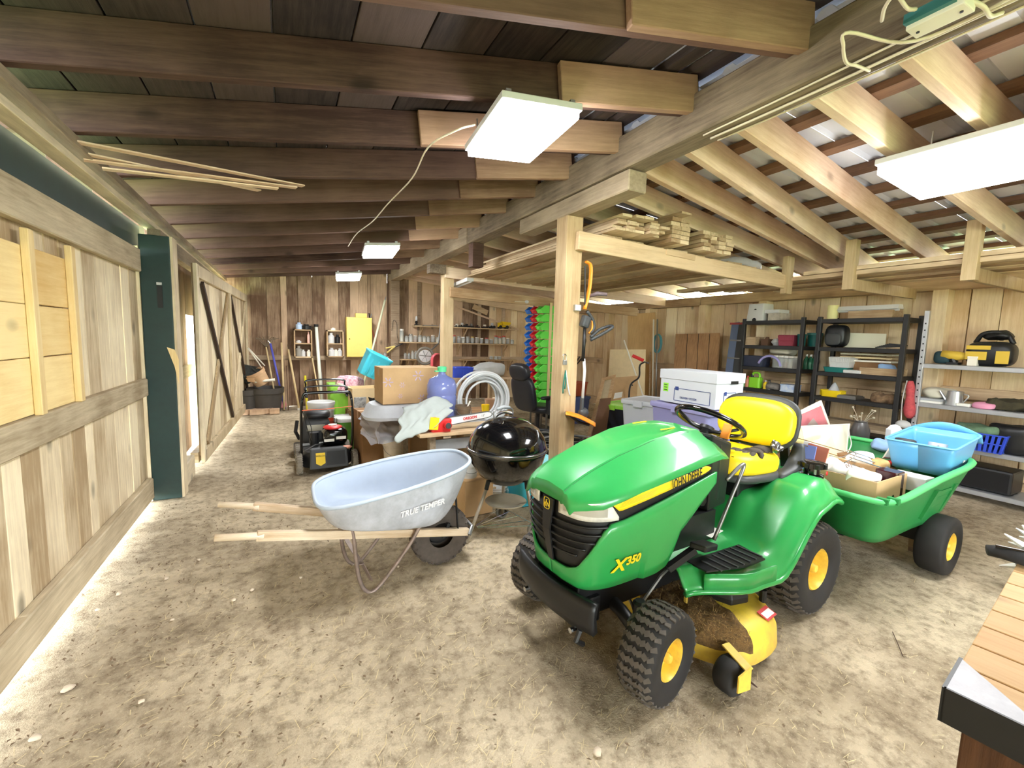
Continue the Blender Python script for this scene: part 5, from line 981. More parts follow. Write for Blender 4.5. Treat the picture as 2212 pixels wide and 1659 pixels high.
# --- wall of stacking bins on a two sided rack
BG, BR_, BB = mat('green bin plastic', (110, 224, 84), .4), mat('red bin plastic', (214, 40, 48), .4), mat('blue bin plastic', (40, 116, 206), .4)
rkz = thing('bin_rack', 'tall narrow rack carrying columns of coloured stacking bins', 'rack', (3.70, 6.12, 0))
for y_ in (5.85, 6.02, 6.19, 6.36): MB().bx(3.685, 3.715, y_ - .008, y_ + .008, 0, 2.0).build('upright', STEEL, rkz, True)
MB().bx(3.55, 3.85, 5.84, 6.37, 0, .03).build('foot', BLKM, rkz, True); MB().bx(3.68, 3.72, 5.825, 5.84, .35, 2.02).build('front_strip', W_NEWZ, rkz, True)
def make_bin(label, m, loc, face, group):
    t = thing('stacking_bin', label, 'bin', loc, 0 if face > 0 else PI, group)
    def sec(x, z0, z1, w): return [Vec((x, -w, z0)), Vec((x, w, z0)), Vec((x, w, z1)), Vec((x, -w, z1))]
    w = .074
    MB()._add([(0, -w, 0), (0, w, 0), (.12, w, -.02 + .02), (.12, -w, 0), (0, -w, .116), (0, w, .116), (.075, w, .116), (.075, -w, .116), (.155, w, .05), (.155, -w, .05)],
              [(0, 3, 2, 1), (0, 1, 5, 4), (0, 4, 7, 9, 3), (1, 2, 8, 6, 5), (3, 9, 8, 2)]).build('bin_shell', m, t, solid=.004)
    MB().tube([(.075, -w, .116), (.155, -w, .05), (.155, w, .05), (.075, w, .116)], .008, 6).build('bin_lip', m, t)
    MB().bx(.150, .156, -.03, .03, .02, .045).build('label_slot', m, t); return t
ORDN = ['topmost', 'second', 'third', 'fourth', 'fifth', 'sixth', 'seventh', 'eighth', 'ninth', 'tenth', 'eleventh', 'lowest']
for y_, m, cn, col, nr_, face in ((5.93, BG, 'green', 'left facing', 12, -1), (5.93, BG, 'green', 'right facing', 12, 1), (6.105, BR_, 'red', 'left facing', 11, -1), (6.28, BB, 'blue', 'left facing', 11, -1)):
    first = None
    for k in range(nr_):
        lab = '%s %s stacking bin, %s' % (cn, col, ('lowest of its column' if k == nr_ - 1 else ORDN[k] + (' of its column' if k == 0 else ' from the top of its column'))); z = 1.86 - k * .132; loc = (3.685 if face < 0 else 3.715, y_, z)
        if first is None: first = make_bin(lab, m, loc, face, 'coloured stacking bins')
        else: dup(first, loc, None, lab)
# --- tools hung on the middle post
TM_ = thing('string_trimmer', 'orange and grey battery string trimmer hung on the middle post', 'trimmer', (2.24, 2.97, .7))
Yt = 2.955
MB().tube([W(1264, 700, Yt), W(1259, 780, Yt)], .014, 10).build('upper_shaft', BLK, TM_, True, smooth=True); MB().tube([W(1261, 775, Yt), W(1263, 800, Yt), W(1258, 865, Yt)], .013, 10).build('lower_shaft', WHITE_M, TM_, True, smooth=True)
MB().tube([W(1258, 860, Yt), W(1256, 885, Yt)], .018, 10).build('neck', GREYP, TM_, True); MB().ball(W(1260, 892, Yt), (.05, .04, .045), 12, 8).build('motor_head', GREYP, TM_, True, smooth=True)
gd = W(1254, 905, Yt); MB().grid(lambda a, b: W(1222 + 64 * a, 888 + 26 * a - 4 * math.sin(PI * a) + 0 * b, Yt - .02 + .16 * (b - .5)) - Vec((0, 0, .03 * (2 * b - 1) ** 2)), 12, 6).build('guard', ORG, TM_, True, smooth=True, solid=.008); MB().tube([W(1222, 890, Yt - .05), W(1250, 912, Yt - .05), W(1272, 918, Yt - .05)], .012, 6).build('guard_edge', BLK, TM_, True)
MB().box(W(1264, 695, Yt), (.075, .06, .10), euler(0, .3, 0)).build('motor_body', GREYP, TM_, True, bevel=.02); MB().tube(spline([W(1268, 672, Yt), W(1280, 690, Yt), W(1283, 708, Yt), W(1275, 720, Yt)], 5), .014, 8).build('trigger_handle', GREYP, TM_, True, smooth=True)
MB().tube(spline([W(1279, 692, Yt), W(1279, 710, Yt), W(1272, 720, Yt)], 5), .008, 6).build('orange_trim', ORG, TM_, True)
MB().tube(spline([W(1275, 735, Yt), W(1300, 722, Yt - .05), W(1322, 708, Yt - .10), W(1318, 704, Yt - .06), W(1295, 712, Yt), W(1276, 728, Yt)], 5), .013, 8).build('loop_handle', GREYP, TM_, True, smooth=True)
BL_ = thing('leaf_blower', 'long orange tool hung high on the right side of the middle post', 'garden tool', (2.24, 2.96, 1.8))
MB().tube(spline([W(1266, 565, Yt), W(1276, 575, Yt), W(1275, 610, Yt), W(1270, 640, Yt), W(1263, 668, Yt)], 5), .022, 10, flat=.5).build('orange_body', ORG, BL_, True, smooth=True); MB().tube([W(1264, 575, Yt), W(1264, 660, Yt)], .008, 6).build('rear_rail', BLK, BL_, True)
MB().tube([W(1272, 640, Yt), W(1290, 634, Yt - .05), W(1312, 636, Yt - .1)], [.012, .018, .014], 8).build('grey_grip', mat('maroon grey grip', (112, 96, 100), .5), BL_, True, smooth=True)
def hook_item(name, label, px, py, pts, m, r=.006, cat='tool'):
    t = thing(name, label, cat, W(px, py, 2.975)); MB().cyl(W(px, py, 2.985), W(px, py, 2.955), .003, n=6).build('nail', STEEL, t, True)
    for k, (q, mm) in enumerate(zip(pts, m)): MB().tube(spline([W(x_, y_, 2.965) for x_, y_ in q], 4), r, 6).build('strand', mm, t, True, smooth=True)
hook_item('lanyard', 'green and white cord lanyard hanging on the middle post', 1222, 800, [((1222, 800), (1217, 830), (1216, 850)), ((1222, 800), (1227, 835), (1231, 855)), ((1222, 802), (1222, 825), (1220, 840))], [mat('dark green cord', (40, 110, 90), .7), WHITE_M, MATS['dark green cord']], cat='cord')
pl = thing('padlock', 'small steel padlock on a nail in the middle post', 'padlock', W(1220, 785, 2.97)); MB().box(W(1220, 783, 2.97), (.035, .016, .04)).build('lock_body', STEEL, pl, True, bevel=.004); MB().tube(spline([W(1217, 777, 2.97), W(1217, 768, 2.97), W(1220, 765, 2.97), W(1223, 768, 2.97), W(1223, 777, 2.97)], 4), .004, 6).build('shackle', CHR, pl, True)
o = MB().box(W(1247, 665, 2.975), (.06, .03, .05)).build('hook_plate', ALU, bevel=.004); tag(o, 'grey metal hook plate screwed to the middle post', 'hook')
ob = thing('outlet_switch', 'small dark metal bracket low on the middle post', 'bracket', W(1230, 890, 2.98)); MB().box(W(1228, 893, 2.975), (.05, .03, .02)).build('bracket_body', BLKM, ob, True); MB().tube([W(1232, 893, 2.97), W(1242, 897, 2.95)], .007, 6).build('bracket_hook', BLKM, ob, True)
# --- totes and leaning sheets to the right of the post
tote('storage_tote', 'black tote with lime green lid behind the tractor hood', (3.80, 4.22, 0), .46, .40, .66, .25, NAVY, LIME)
tote('storage_tote', 'clear plastic tote with lid on a stack behind the tractor hood', (3.42, 3.38, .50), .50, .40, .345, .32, CLEARP, CLEARP)
tote('storage_tote', 'black tote with purple lid under the clear tote', (3.42, 3.38, 0), .50, .42, .47, .32, NAVY, VIOL)
tote('storage_tote', 'upper grey lilac tote under the white file box', (3.20, 2.60, .465), .50, .62, .45, 0, PURP, PURP); tote('storage_tote', 'lower grey lilac tote standing on the floor under another', (3.20, 2.60, 0), .50, .62, .45, 0, PURP, PURP)
FB = thing('file_box', 'white cardboard file box with green sticker on the lilac totes', 'file box', (3.16, 2.57, .935), -.0)
MB().bx(-.16, .17, -.29, .28, 0, .23).build('box_body', mat('white file card', (206, 210, 216), .7), FB, bevel=.003); MB().bx(-.168, .178, -.298, .288, .205, .285).build('lid', MATS['white file card'], FB, bevel=.003)
MB().bx(-.163, -.1605, .19, .245, .09, .165).build('green_sticker', mat('lime sticker', (150, 226, 70), .6), FB)
for k in range(3): MB().bx(-.1645, -.163, .2, .235, .102 + .022 * k, .108 + .022 * k).build('sticker_line', INK, FB)
NB = mat('navy print', (46, 66, 130), .6)
for (y0, y1, z0, z1), fc in (((-.24, .12, .025, .13), 'x'), ((-.13, .03, .03, .13), 'y')):
    for a_, b_ in (((y0, z0), (y1, z0)), ((y1, z0), (y1, z1)), ((y1, z1), (y0, z1)), ((y0, z1), (y0, z0))):
        f3 = (lambda q: Vec((-.1625, q[0], q[1]))) if fc == 'x' else (lambda q: Vec((q[0] * .9 + .05, -.2925, q[1]))); MB().beam(f3(a_), f3(b_), .004, .002, (1, 0, 0) if fc == 'x' else (0, 1, 0)).build('label_line', NB, FB)
MB().bx(-.1645, -.1625, .075, .11, .115, .145).bx(-.06, -.035, -.294, -.2925, .11, .14).build('logo_mark', NB, FB)
lettering('DELIVERY SYSTEM', NB, .024, plane_T((-.1645, -.03, .055), (0, -1, 0), (0, 0, 1)), FB, 'print', sx=.9); MB().bx(.0, .09, -.300, -.297, .20, .225).build('hand_hole', INK, FB)
t, *_q = panel('old_window', 'tall wooden framed sash leaning behind the middle post', 'window sash', [W(1262, 965, 4.15), W(1298, 965, 4.05), W(1330, 812, 4.55), W(1300, 820, 4.6)], .05, W_LUMX, mat('dusty glass', (196, 180, 150), .2, var=.2, scale=5), .03)
t, *_q = panel('hardboard_sheet', 'dark brown panel leaning under the sash by the post', 'panel', [W(1264, 985, 3.95), W(1300, 985, 3.95), W(1318, 860, 4.25), W(1296, 862, 4.25)], 0, None, mat('brown hardboard', (120, 84, 60), .6, var=.2, scale=5), .02)
t, *_q = panel('cardboard_sheet', 'big flat cardboard sheet with a white label leaning behind the black tote', 'cardboard', [W(1316, 905, 4.9) * Vec((1, 1, 0)), W(1372, 905, 4.8) * Vec((1, 1, 0)), W(1378, 812, 5.1), W(1322, 816, 5.2)], 0, None, CARD, .01)
MB()._add([W(1325, 862, 4.78), W(1343, 858, 4.76), W(1345, 846, 4.80), W(1328, 849, 4.82)], [(0, 1, 2, 3)]).build('white_label', PAPER, t, True)
t, *_q = panel('cardboard_sheet', 'tan hardboard sheet leaning against the right wall boards', 'board', [W(1308, 900, 6.3) * Vec((1, 1, 0)), W(1392, 900, 5.75) * Vec((1, 1, 0)), W(1395, 755, 5.9), W(1318, 755, 6.5)], 0, None, CARDL, .01)
t, *_q = panel('plywood_sheet', 'tall plywood sheet with peeling veneer against the right wall', 'plywood', [onx(1357, 880, 6.15) * Vec((1, 1, 0)), onx(1412, 880, 6.1) * Vec((1, 1, 0)), onx(1416, 675, 6.25), onx(1357, 678, 6.25)], 0, None, wood('plywood', (226, 190, 134), (186, 146, 96), 'Z', .2, .1), .015)
t, *_q = panel('board_door', 'brown plank door leaning on the right wall behind the file box', 'door', [onx(1457, 830, 5.98) * Vec((1, 1, 0)), onx(1552, 830, 5.98) * Vec((1, 1, 0)), onx(1556, 720, 6.22), onx(1462, 722, 6.22)], 0, None, wood('panel brown', (188, 146, 104), (128, 92, 62), 'Z', .6, .1), .03)
for k in range(1, 4): a_, b_ = (onx(1457 + 24 * k, 830, 5.95) * Vec((1, 1, 0)), onx(1461 + 24 * k, 721, 6.185)); MB().beam(a_, b_, .006, .004, (1, 0, 0)).build('plank_joint', mat('near black', (18, 18, 20)), t, True)
# frame trolley, broom and hose by the right wall
et = thing('hand_truck', 'black tubular hand truck with red grip near the right wall', 'hand truck', (5.1, 5.0, 0))
Y5 = 4.9
for off in (0, -.35): MB().tube(spline([W(1358, 870, Y5 + off), W(1362, 832, Y5 + off), W(1380, 815, Y5 + off), W(1382, 790, Y5 + off), W(1392, 782, Y5 + off)], 5), .012, 8).build('frame_tube', BLKM, et, True, smooth=True)
MB().tube([W(1392, 782, Y5), W(1400, 784, Y5 - .35)], .012, 8).build('cross_tube', BLKM, et, True); MB().tube([W(1366, 768, Y5 - .1), W(1390, 779, Y5 - .2)], .025, 10).build('red_grip', RED, et, True, smooth=True); MB().tube([W(1358, 870, Y5), (5.0, 5.0, .02)], .012, 8).build('rear_leg', BLKM, et, True); MB().tube([W(1358, 870, Y5 - .35), (4.75, 4.6, .02)], .012, 8).build('rear_leg', BLKM, et, True); MB().tube([W(1362, 832, Y5), W(1366, 832, Y5 - .35)], .01, 6).build('cross_tube', BLKM, et, True)
o = MB().tube([W(1348, 735, 5.5), W(1398, 880, 5.1), W(1410, 925, 5.0) * Vec((1, 1, 0)) + Vec((0, 0, .01))], .012, 8).build('broom_stick', CREAM, smooth=True); tag(o, 'white broom stick leaning diagonally near the right wall', 'broom')
for k, (px, py0, py1) in enumerate(((1412, 690, 880), (1420, 690, 880), (1405, 760, 880))):
    o = MB().tube([onx(px, py0, 6.1), onx(px - 2, py1, 6.0) * Vec((1, 1, 0))], .015, 8).build('pole', [mat('white pole', (232, 226, 210), .5), STEEL, W_LUMY][k], smooth=True); tag(o, ['white pole leaning on the right wall beside the plywood', 'grey steel pole leaning on the right wall stud', 'short wooden pole leaning on the plywood'][k], 'pole')
cr = thing('rope_coil', 'teal rope coil hung on the right wall stud', 'rope', onx(1421, 720, 6.2))
for k in range(4): c_ = onx(1421 + k % 2, 742, 6.2); MB().tube([c_ + Vec((-.01 * k, (.085 + .01 * (k % 2)) * math.cos(2 * PI * j / 20), .17 * math.sin(2 * PI * j / 20))) for j in range(20)], .012, 6, closed=True).build('loop', mat('teal rope', (84, 150, 160), .7), cr, True, smooth=True)
rp = thing('folding_ramp', 'grey and blue long folding ramp leaning beside the black shelving', 'ramp', onx(1575, 800, 5.95) * Vec((1, 1, 0)))
for k, (dx, m) in enumerate(((0, mat('blue grey metal', (120, 136, 170), .4, .5)), (16, GREYP))):
    MB().beam(onx(1566 + dx, 815, 5.7) * Vec((1, 1, 0)) + Vec((0, .0, .0)), onx(1590 + dx * .8, 697, 6.15), .12, .03, (1, 0, 0)).build('ramp_leaf', m, rp, True)
    for j in range(6): p = (onx(1566 + dx, 815, 5.68) * Vec((1, 1, 0))).lerp(onx(1590 + dx * .8, 697, 6.13), .1 + .15 * j); MB().box(p, (.01, .12, .02)).build('rung', STEEL, rp, True)
MB().box(onx(1592, 699, 6.14), (.03, .22, .03)).build('red_end', mat('dull red paint', (170, 70, 70), .6), rp, True)
# ================================================================ loft lumber
def tie_top(x): return 2.3185 - .0342 * (x - 2.10)
lr = random.Random(11); lum = 0
def lumber(x0, x1, z0, z1, y0, y1, lab, grp):
    o = plank(None, 'lumber_board', x0, x1, y0, y1, z0, z1, W_LUMY, bev=.002); tag(o, lab, 'board', grp); return o
for k in range(9):
    x0 = 2.36 + k * .265; z = tie_top(x0) + .002; o = lumber(x0, x0 + .22, z - .001, z + .022, 2.98 + .02 * (k % 3), 6.0 + .3 * (k % 2), 'long board forming the loft floor above the tie beams', 'loft floor boards')
base = lambda x: tie_top(x) + .027
for row in range(5):
    for k in range(5 - (row > 3)):
        w = .10; x0 = 2.36 + k * .102 + lr.uniform(-.01, .01) + row * .012; z = base(2.36) + row * .026; lumber(x0, x0 + w, z, z + .022, 2.74 + lr.uniform(0, .12), 5.6 + lr.uniform(-.5, .3), 'thin uneven board in the leftmost lumber stack on the loft', 'leftmost loft lumber stack')
for row in range(6):
    for k in range(2):
        x0 = 2.97 + k * .115; z = base(2.97) + row * .036; lumber(x0, x0 + .11, z, z + .033, 2.80 + lr.uniform(0, .02), 6.0, 'squared board in the tall middle lumber stack on the loft', 'middle loft lumber stack')
o = lumber(2.98, 3.10, base(2.97) + 6 * .036, base(2.97) + 6 * .036 + .02, 2.72, 5.4, 'single board lying on top of the tall middle lumber stack', 'middle loft lumber stack')
for row in range(5):
    for k in range(4):
        x0 = 3.40 + k * .105; z = base(3.40) + row * .036; lumber(x0, x0 + .098, z, z + .033, 2.82 + lr.uniform(0, .05), 5.8, 'squared board in the right hand lumber stack on the loft', 'right loft lumber stack')
bgp = pillow(0, 0, 0, .50, .30, .10, euler(0, .04, 0), None, '', 3).jit(.02, 6, 12).build('plastic_bag', SHEETP, smooth=True); bgp.location = (4.36, 3.14, 2.30); tag(bgp, 'crumpled clear plastic bag at the end of the loft lumber', 'bag')
# laths poked through the left rafters
for k, (a_, b_) in enumerate((((130, 300), (655, 402)), ((140, 318), (560, 408)), ((180, 335), (640, 398)), ((220, 350), (600, 396)))):
    A, B = onpl(*a_, 2.36 + .108, .108), onpl(*b_, 2.36 + .108, .108); A.z -= .012 * k; B.z -= .012 * k
    o = MB().beam(A, B, .05, .008).build('lath', W_RAFTN); tag(o, 'thin lath resting under the left rafters near the wall', 'lath', 'laths under the left rafters')
# ================================================================ cables, junction boxes
CAB = mat('cream cable', (226, 214, 188), .5)
def cable(label, pts, r=.005, m=CAB, name='cable'): o = MB().tube(spline(pts, 6), r, 6).build(name, m, smooth=True); return tag(o, label, 'cable')
cable('thin white cord sagging from the middle light panel to the far light', [Vec((.88, 2.16, 2.515)), onz(985, 282, 2.48), onz(925, 318, 2.46), onz(890, 385, 2.44), onz(838, 440, 2.44), onz(805, 478, 2.44), onz(770, 505, 2.44), onz(752, 532, 2.44)], .0045)
for k, (x_, z_) in enumerate(((2.035, 2.573), (2.10, 2.570), (2.165, 2.573))):
    cable(['cream cable along the left edge of the ridge beam underside', 'thick white cable running along the middle of the ridge beam', 'white cable along the right edge of the ridge beam underside'][k], [Vec((x_ + .008 * math.sin(j * 1.7 + k), -.5 + .45 * j, z_ - (.14 if False else .0))) for j in range(6)], .006 if k == 1 else .0045)
cable('looped white cable with plug hanging from the ridge beam at the upper right', [Vec((2.06, .55, 2.565)), Vec((2.05, .85, 2.56)), onz(1835, 70, 2.55), onz(1822, 100, 2.53), onz(1828, 135, 2.52), onz(1850, 142, 2.53), onz(1878, 153, 2.55)], .006)
cable('curled white cable at the top edge near the junction box', [onz(1905, 45, 2.565), onz(1912, 15, 2.55), onz(1935, -10, 2.55), onz(1960, 18, 2.55), onz(1978, 20, 2.565)], .006)
cable('short white cable with plug right of the junction box', [onz(2095, 0, 2.57), onz(2125, 15, 2.55), onz(2140, 35, 2.55), onz(2165, 28, 2.57)], .007)
jb = thing('junction_box', 'cream junction box with teal back on the ridge beam, upper right', 'junction box', (2.12, .66, 2.55))
c_ = onz(2030, 35, 2.555); MB().box(c_, (.08, .15, .035)).build('box_cover', mat('cream plastic', (240, 234, 214), .5), jb, True, bevel=.004); MB().box(c_ + Vec((-.03, .01, .012)), (.06, .13, .03)).build('teal_back', mat('teal box', (56, 120, 124), .5), jb, True)
for d_ in (-.055, .055): MB().cyl(c_ + Vec((0, d_, -.017)), c_ + Vec((0, d_, -.021)), .005, n=8).build('screw', BLKM, jb, True)
bx2 = MB().box(W(1047, 508, 5.0), (.06, .05, .05)).build('blue_box', mat('blue box plastic', (60, 84, 150), .5), bevel=.004); tag(bx2, 'small blue electrical box under the far ridge beam', 'electrical box')
fx = thing('tube_fixture', 'white fluorescent fixture under the far loft boards', 'light fixture', W(1000, 612, 6.25)); MB().beam(W(980, 618, 6.3), W(1016, 604, 5.6), .10, .05).build('fixture_body', WHITE_M, fx, True, bevel=.006); MB().tube([W(982, 622, 6.3), W(1017, 608, 5.6)], .014, 8).build('tube', WHITE_M, fx, True)
# ================================================================ back wall furniture
YB = 9.5
def B(px, py, y=YB): return ony(px, py, y)
def wshelf(label, p0, p1, m=W_LUMX, d=.26):
    a, b = B(*p0, 9.3), B(*p1, 9.3); t = thing('wall_shelf', label, 'shelf', ((a.x + b.x) / 2, 9.45, a.z)); z = (a.z + b.z) / 2
    MB().bx(a.x, b.x, 9.30, 9.56, z - .025, z).build('shelf_board', m, t, True, bevel=.003, seg=1)
    for f in (.08, .5, .92):
        x_ = a.x + (b.x - a.x) * f; MB().bx(x_ - .02, x_ + .02, 9.53, 9.57, z - .28, z - .025).build('cleat', m, t, True); MB().beam((x_, 9.34, z - .03), (x_, 9.54, z - .2), .02, .02).build('brace', m, t, True)
    return t, z
_, zt = wshelf('upper long wall shelf carrying toy vehicles', (896, 703), (1113, 711)); _, zm = wshelf('middle long wall shelf packed with glass jars', (863, 739), (1116, 743)); _, zlw = wshelf('lower wall shelf behind the far post with a few jars', (1000, 777), (1118, 777)); _, zl2 = wshelf('short lower wall shelf left of the far post', (802, 776), (838, 776)); _, zl3 = wshelf('short lower wall shelf right of the far post', (866, 776), (902, 776))
CONT = [mat('nails', (120, 112, 104), .6, var=.4, scale=60), mat('cream contents', (232, 222, 198), .8), mat('rust contents', (168, 110, 76), .7, var=.3, scale=40), mat('pale contents', (214, 210, 204), .7, var=.2, scale=40), mat('brown contents', (110, 78, 54), .8, var=.3, scale=40)]
LIDS = [mat('white lid', (236, 232, 224), .5), mat('zinc lid', (170, 168, 160), .4, .7), mat('red lid', (206, 74, 60), .45), mat('gold lid', (206, 172, 90), .4, .6)]
jarcache = {}
def jar(label, loc, r, h, ci, li, grp):
    key = (ci, li)
    if key not in jarcache:
        t = thing('glass_jar', label, 'jar', loc, 0, grp); MB().lathe([(.001, 0), (.92, 0), (1, .06), (1, .76), (.80, .84), (.80, .88)], 14).build('glass', GLASSC, t, smooth=.7); MB().lathe([(.001, .02), (.86, .02), (.9, .5), (.001, .52)], 10).build('contents', CONT[ci], t, smooth=.7); MB().lathe([(.86, .86), (.86, 1.0), (.001, 1.0)], 14).build('lid', LIDS[li], t, smooth=.5); jarcache[key] = t; t.scale = (r, r, h); return t
    return dup(jarcache[key], loc, 0, label, scale=(r, r, h))
jr = random.Random(21)
for k, px in enumerate((868, 879, 888, 898, 908, 917, 926, 936, 946, 981, 992, 1001, 1011, 1021, 1031, 1041, 1052, 1062, 1072, 1080, 1089, 1098, 1107)):
    h = (.27, .13, .17, .14, .15, .14, .13, .16, .12, .17, .15, .14, .15, .15, .14, .12, .13, .11, .19, .17, .19, .14, .11)[k]; x_ = B(px, 735, 9.4).x; r = min(.048, .036 + .08 * h)
    jar('glass jar on the middle wall shelf, %s from the left' % (['first', 'second', 'third', 'fourth', 'fifth', 'sixth', 'seventh', 'eighth', 'ninth', 'tenth', 'eleventh', 'twelfth', 'thirteenth', 'fourteenth', 'fifteenth', 'sixteenth', 'seventeenth', 'eighteenth', 'nineteenth', 'twentieth', 'twenty first', 'twenty second', 'last'][k]), (x_, 9.42, zm + .001), r, h, jr.randrange(5), (0, 1, 1, 0, 1, 1, 1, 0, 1, 2, 1, 0, 1, 3, 0, 0, 2, 0, 2, 2, 2, 0, 0)[k], 'jars on the middle wall shelf')
for px, lab in ((808, 'first'), (815, 'second'), (823, 'third'), (832, 'fourth')): jar('small glass jar on the short shelf left of the far post, %s' % lab, (B(px, 772, 9.4).x, 9.42, zl2 + .001), .034, .13, jr.randrange(5), 1, 'jars left of the far post')
for px, lab in ((876, 'first'), (884, 'second'), (892, 'third'), (899, 'fourth')): jar('small glass jar on the short shelf right of the far post, %s' % lab, (B(px, 772, 9.4).x, 9.42, zl3 + .001), .034, .13 + .05 * (px > 888), jr.randrange(5), 1, 'jars right of the far post')
for k, px in enumerate((1062, 1072, 1080)): jar('squat jar on the lower wall shelf, %s from the left' % ['first', 'second', 'third'][k], (B(px, 772, 9.4).x, 9.42, zlw + .001), .045, .08, 3, 0, 'squat jars on the lower shelf')
def vehicle(label, px, L, h, m, m2, dump=False):
    p = B(px, 700, 9.4); t = thing('toy_vehicle', label, 'toy', (p.x, 9.42, zt + .001)); r = h * .24
    for x_ in (-L * .32, L * .3):
        for y_ in (-.04, .04): MB().cyl((x_, y_ - .01, r), (x_, y_ + .01, r), r, n=12).build('wheel', BLK, t)
    MB().bx(-L / 2, L / 2, -.035, .035, r * .9, h * .45).build('body', m, t, bevel=.008)
    if dump: MB()._add([(-.02, -.05, h * .5), (L / 2, -.05, h * .55), (L / 2, .05, h * .55), (-.02, .05, h * .5), (-.05, -.055, h), (L / 2 + .04, -.055, h * .9), (L / 2 + .04, .055, h * .9), (-.05, .055, h)], [(0, 3, 2, 1), (0, 1, 5, 4), (1, 2, 6, 5), (2, 3, 7, 6), (3, 0, 4, 7)]).build('dump_bed', m, t, solid=.006); MB().bx(-L / 2, -L * .2, -.035, .035, h * .45, h * .85).build('cab', m2, t, bevel=.006)
    else: MB().bx(-L * .25, L * .2, -.03, .03, h * .45, h * .9).build('cab', m2, t, bevel=.01)
vehicle('yellow toy dump truck on the upper wall shelf', 1088, .28, .17, YEL, YEL, True); vehicle('white toy truck left of the yellow dump truck', 1064, .11, .14, WHITE_M, WHITE_M); vehicle('brown toy car on the upper wall shelf', 1048, .13, .09, mat('toy brown', (122, 84, 70), .5), CREAM); vehicle('small maroon toy car on the upper wall shelf', 1032, .09, .07, mat('toy maroon', (112, 40, 44), .5), BLK)
vehicle('cream old toy car on the upper wall shelf beside the post', 988, .11, .08, CREAM, CREAM); vehicle('cream toy van on the upper wall shelf', 999, .10, .11, CREAM, WHITE_M); vehicle('black toy tractor on the upper wall shelf', 1009, .12, .09, BLKM, BLKM); vehicle('grey toy cart on the upper wall shelf', 1019, .08, .10, STEEL, STEEL)
ck = thing('candle_holder', 'small oil lamp at the left end of the upper wall shelf', 'lamp', (B(900, 700, 9.4).x, 9.42, zt + .001)); MB().lathe([(.05, 0), (.05, .02), (.02, .03), (.035, .07), (.02, .1), (.001, .1)], 12).build('lamp_base', BLKM, ck, smooth=.6); MB().lathe([(.02, .1), (.028, .14), (.015, .2), (.001, .2)], 10).build('chimney', WHITE_M, ck, smooth=.6)
o = MB().bx(-.16, .16, -.06, .06, 0, .015).build('tool_tray', STEEL, bevel=.004); o.location = (B(930, 700, 9.4).x, 9.42, zt + .001); tag(o, 'flat grey metal tray on the upper wall shelf', 'tray')
# yellow cabinet
a, b = B(746, 685), B(801, 771); cbn = thing('wall_cabinet', 'yellow wall cabinet with one panelled door on the back wall', 'cabinet', ((a.x + b.x) / 2, 9.42, b.z)); w, h = b.x - a.x, a.z - b.z
CY = mat('butter yellow paint', (248, 220, 118), .5, var=.08, scale=5); MB().bx(-w / 2, w / 2, -.10, .13, 0, h).build('carcass', CY, cbn, bevel=.004); dcb = MB().bx(-w / 2 + .012, w / 2 - .012, -.125, -.101, .012, h - .012).build('door', CY, cbn, bevel=.003)
for q in ((-w / 2 + .08, w / 2 - .08, .09, .10), (-w / 2 + .08, w / 2 - .08, h - .10, h - .09), (-w / 2 + .08, -w / 2 + .09, .09, h - .09), (w / 2 - .09, w / 2 - .08, .09, h - .09)): MB().bx(q[0], q[1], -.130, -.125, q[2], q[3]).build('panel_bead', CY, dcb)
MB().ball((-w / 2 + .05, -.138, h * .46), .012, 8, 6).build('knob', mat('brass knob', (150, 116, 60), .3, .8), dcb)
o = MB().bx(-.11, .11, -.06, .06, 0, .085).build('yellow_case', CY, bevel=.01); o.location = ((a.x + b.x) / 2 + .04, 9.40, a.z + .001); tag(o, 'small pale yellow case on top of the yellow cabinet', 'case')
def wbox(label, p0, p1, items):
    a, b = B(*p0), B(*p1); w, h = b.x - a.x, a.z - b.z; t = thing('shelf_box', label, 'shelf', ((a.x + b.x) / 2, 9.43, b.z)); k = .022; m = W_LUMX
    for nm, q in (('side', (-w / 2, -w / 2 + k, -.08, .12, 0, h)), ('side', (w / 2 - k, w / 2, -.08, .12, 0, h)), ('top', (-w / 2, w / 2, -.08, .12, h - k, h)), ('bottom', (-w / 2, w / 2, -.08, .12, 0, k)), ('divider', (-w / 2 + k, w / 2 - k, -.08, .12, h * .5 - k / 2, h * .5 + k / 2)), ('back', (-w / 2 + k, w / 2 - k, .115, .12, k, h - k))): MB().bx(*q).build(nm, m if nm != 'back' else W_BACK, t)
    for lab, nm, fx_, lvl, r, hh, mm in items:
        o = MB().lathe([(.001, 0), (r, 0), (r, hh * .7), (r * .5, hh * .8), (r * .5, hh), (.001, hh)], 12).build(nm, mm, smooth=.6); o.location = ((a.x + b.x) / 2 + fx_ * w / 2, 9.42, b.z + (k if lvl == 0 else h * .5 + k / 2 if lvl == 1 else h) + .001); tag(o, lab, nm.split('_')[-1])
wbox('left wooden two compartment wall box on the back wall', (634, 711), (674, 772), [('blue and white tin on the left wall box', 'painted_tin', -.4, 2, .06, .13, mat('blue white tin', (190, 212, 240), .4)), ('black round pan on the left wall box', 'black_pan', .4, 2, .09, .10, BLKM), ('grey bottle in the left wall box', 'grey_bottle', -.5, 0, .055, .20, mat('grey bottle', (150, 146, 136), .5)), ('small white cup in the left wall box', 'white_cup', .0, 0, .04, .13, WHITE_M), ('cream figurine in the left wall box', 'cream_figurine', .62, 0, .04, .13, CREAM), ('white soap dish in the upper left wall box', 'white_dish', -.5, 1, .05, .05, WHITE_M), ('pink candle in the upper left wall box', 'pink_candle', .62, 1, .025, .22, mat('pink wax', (240, 190, 176), .6))])
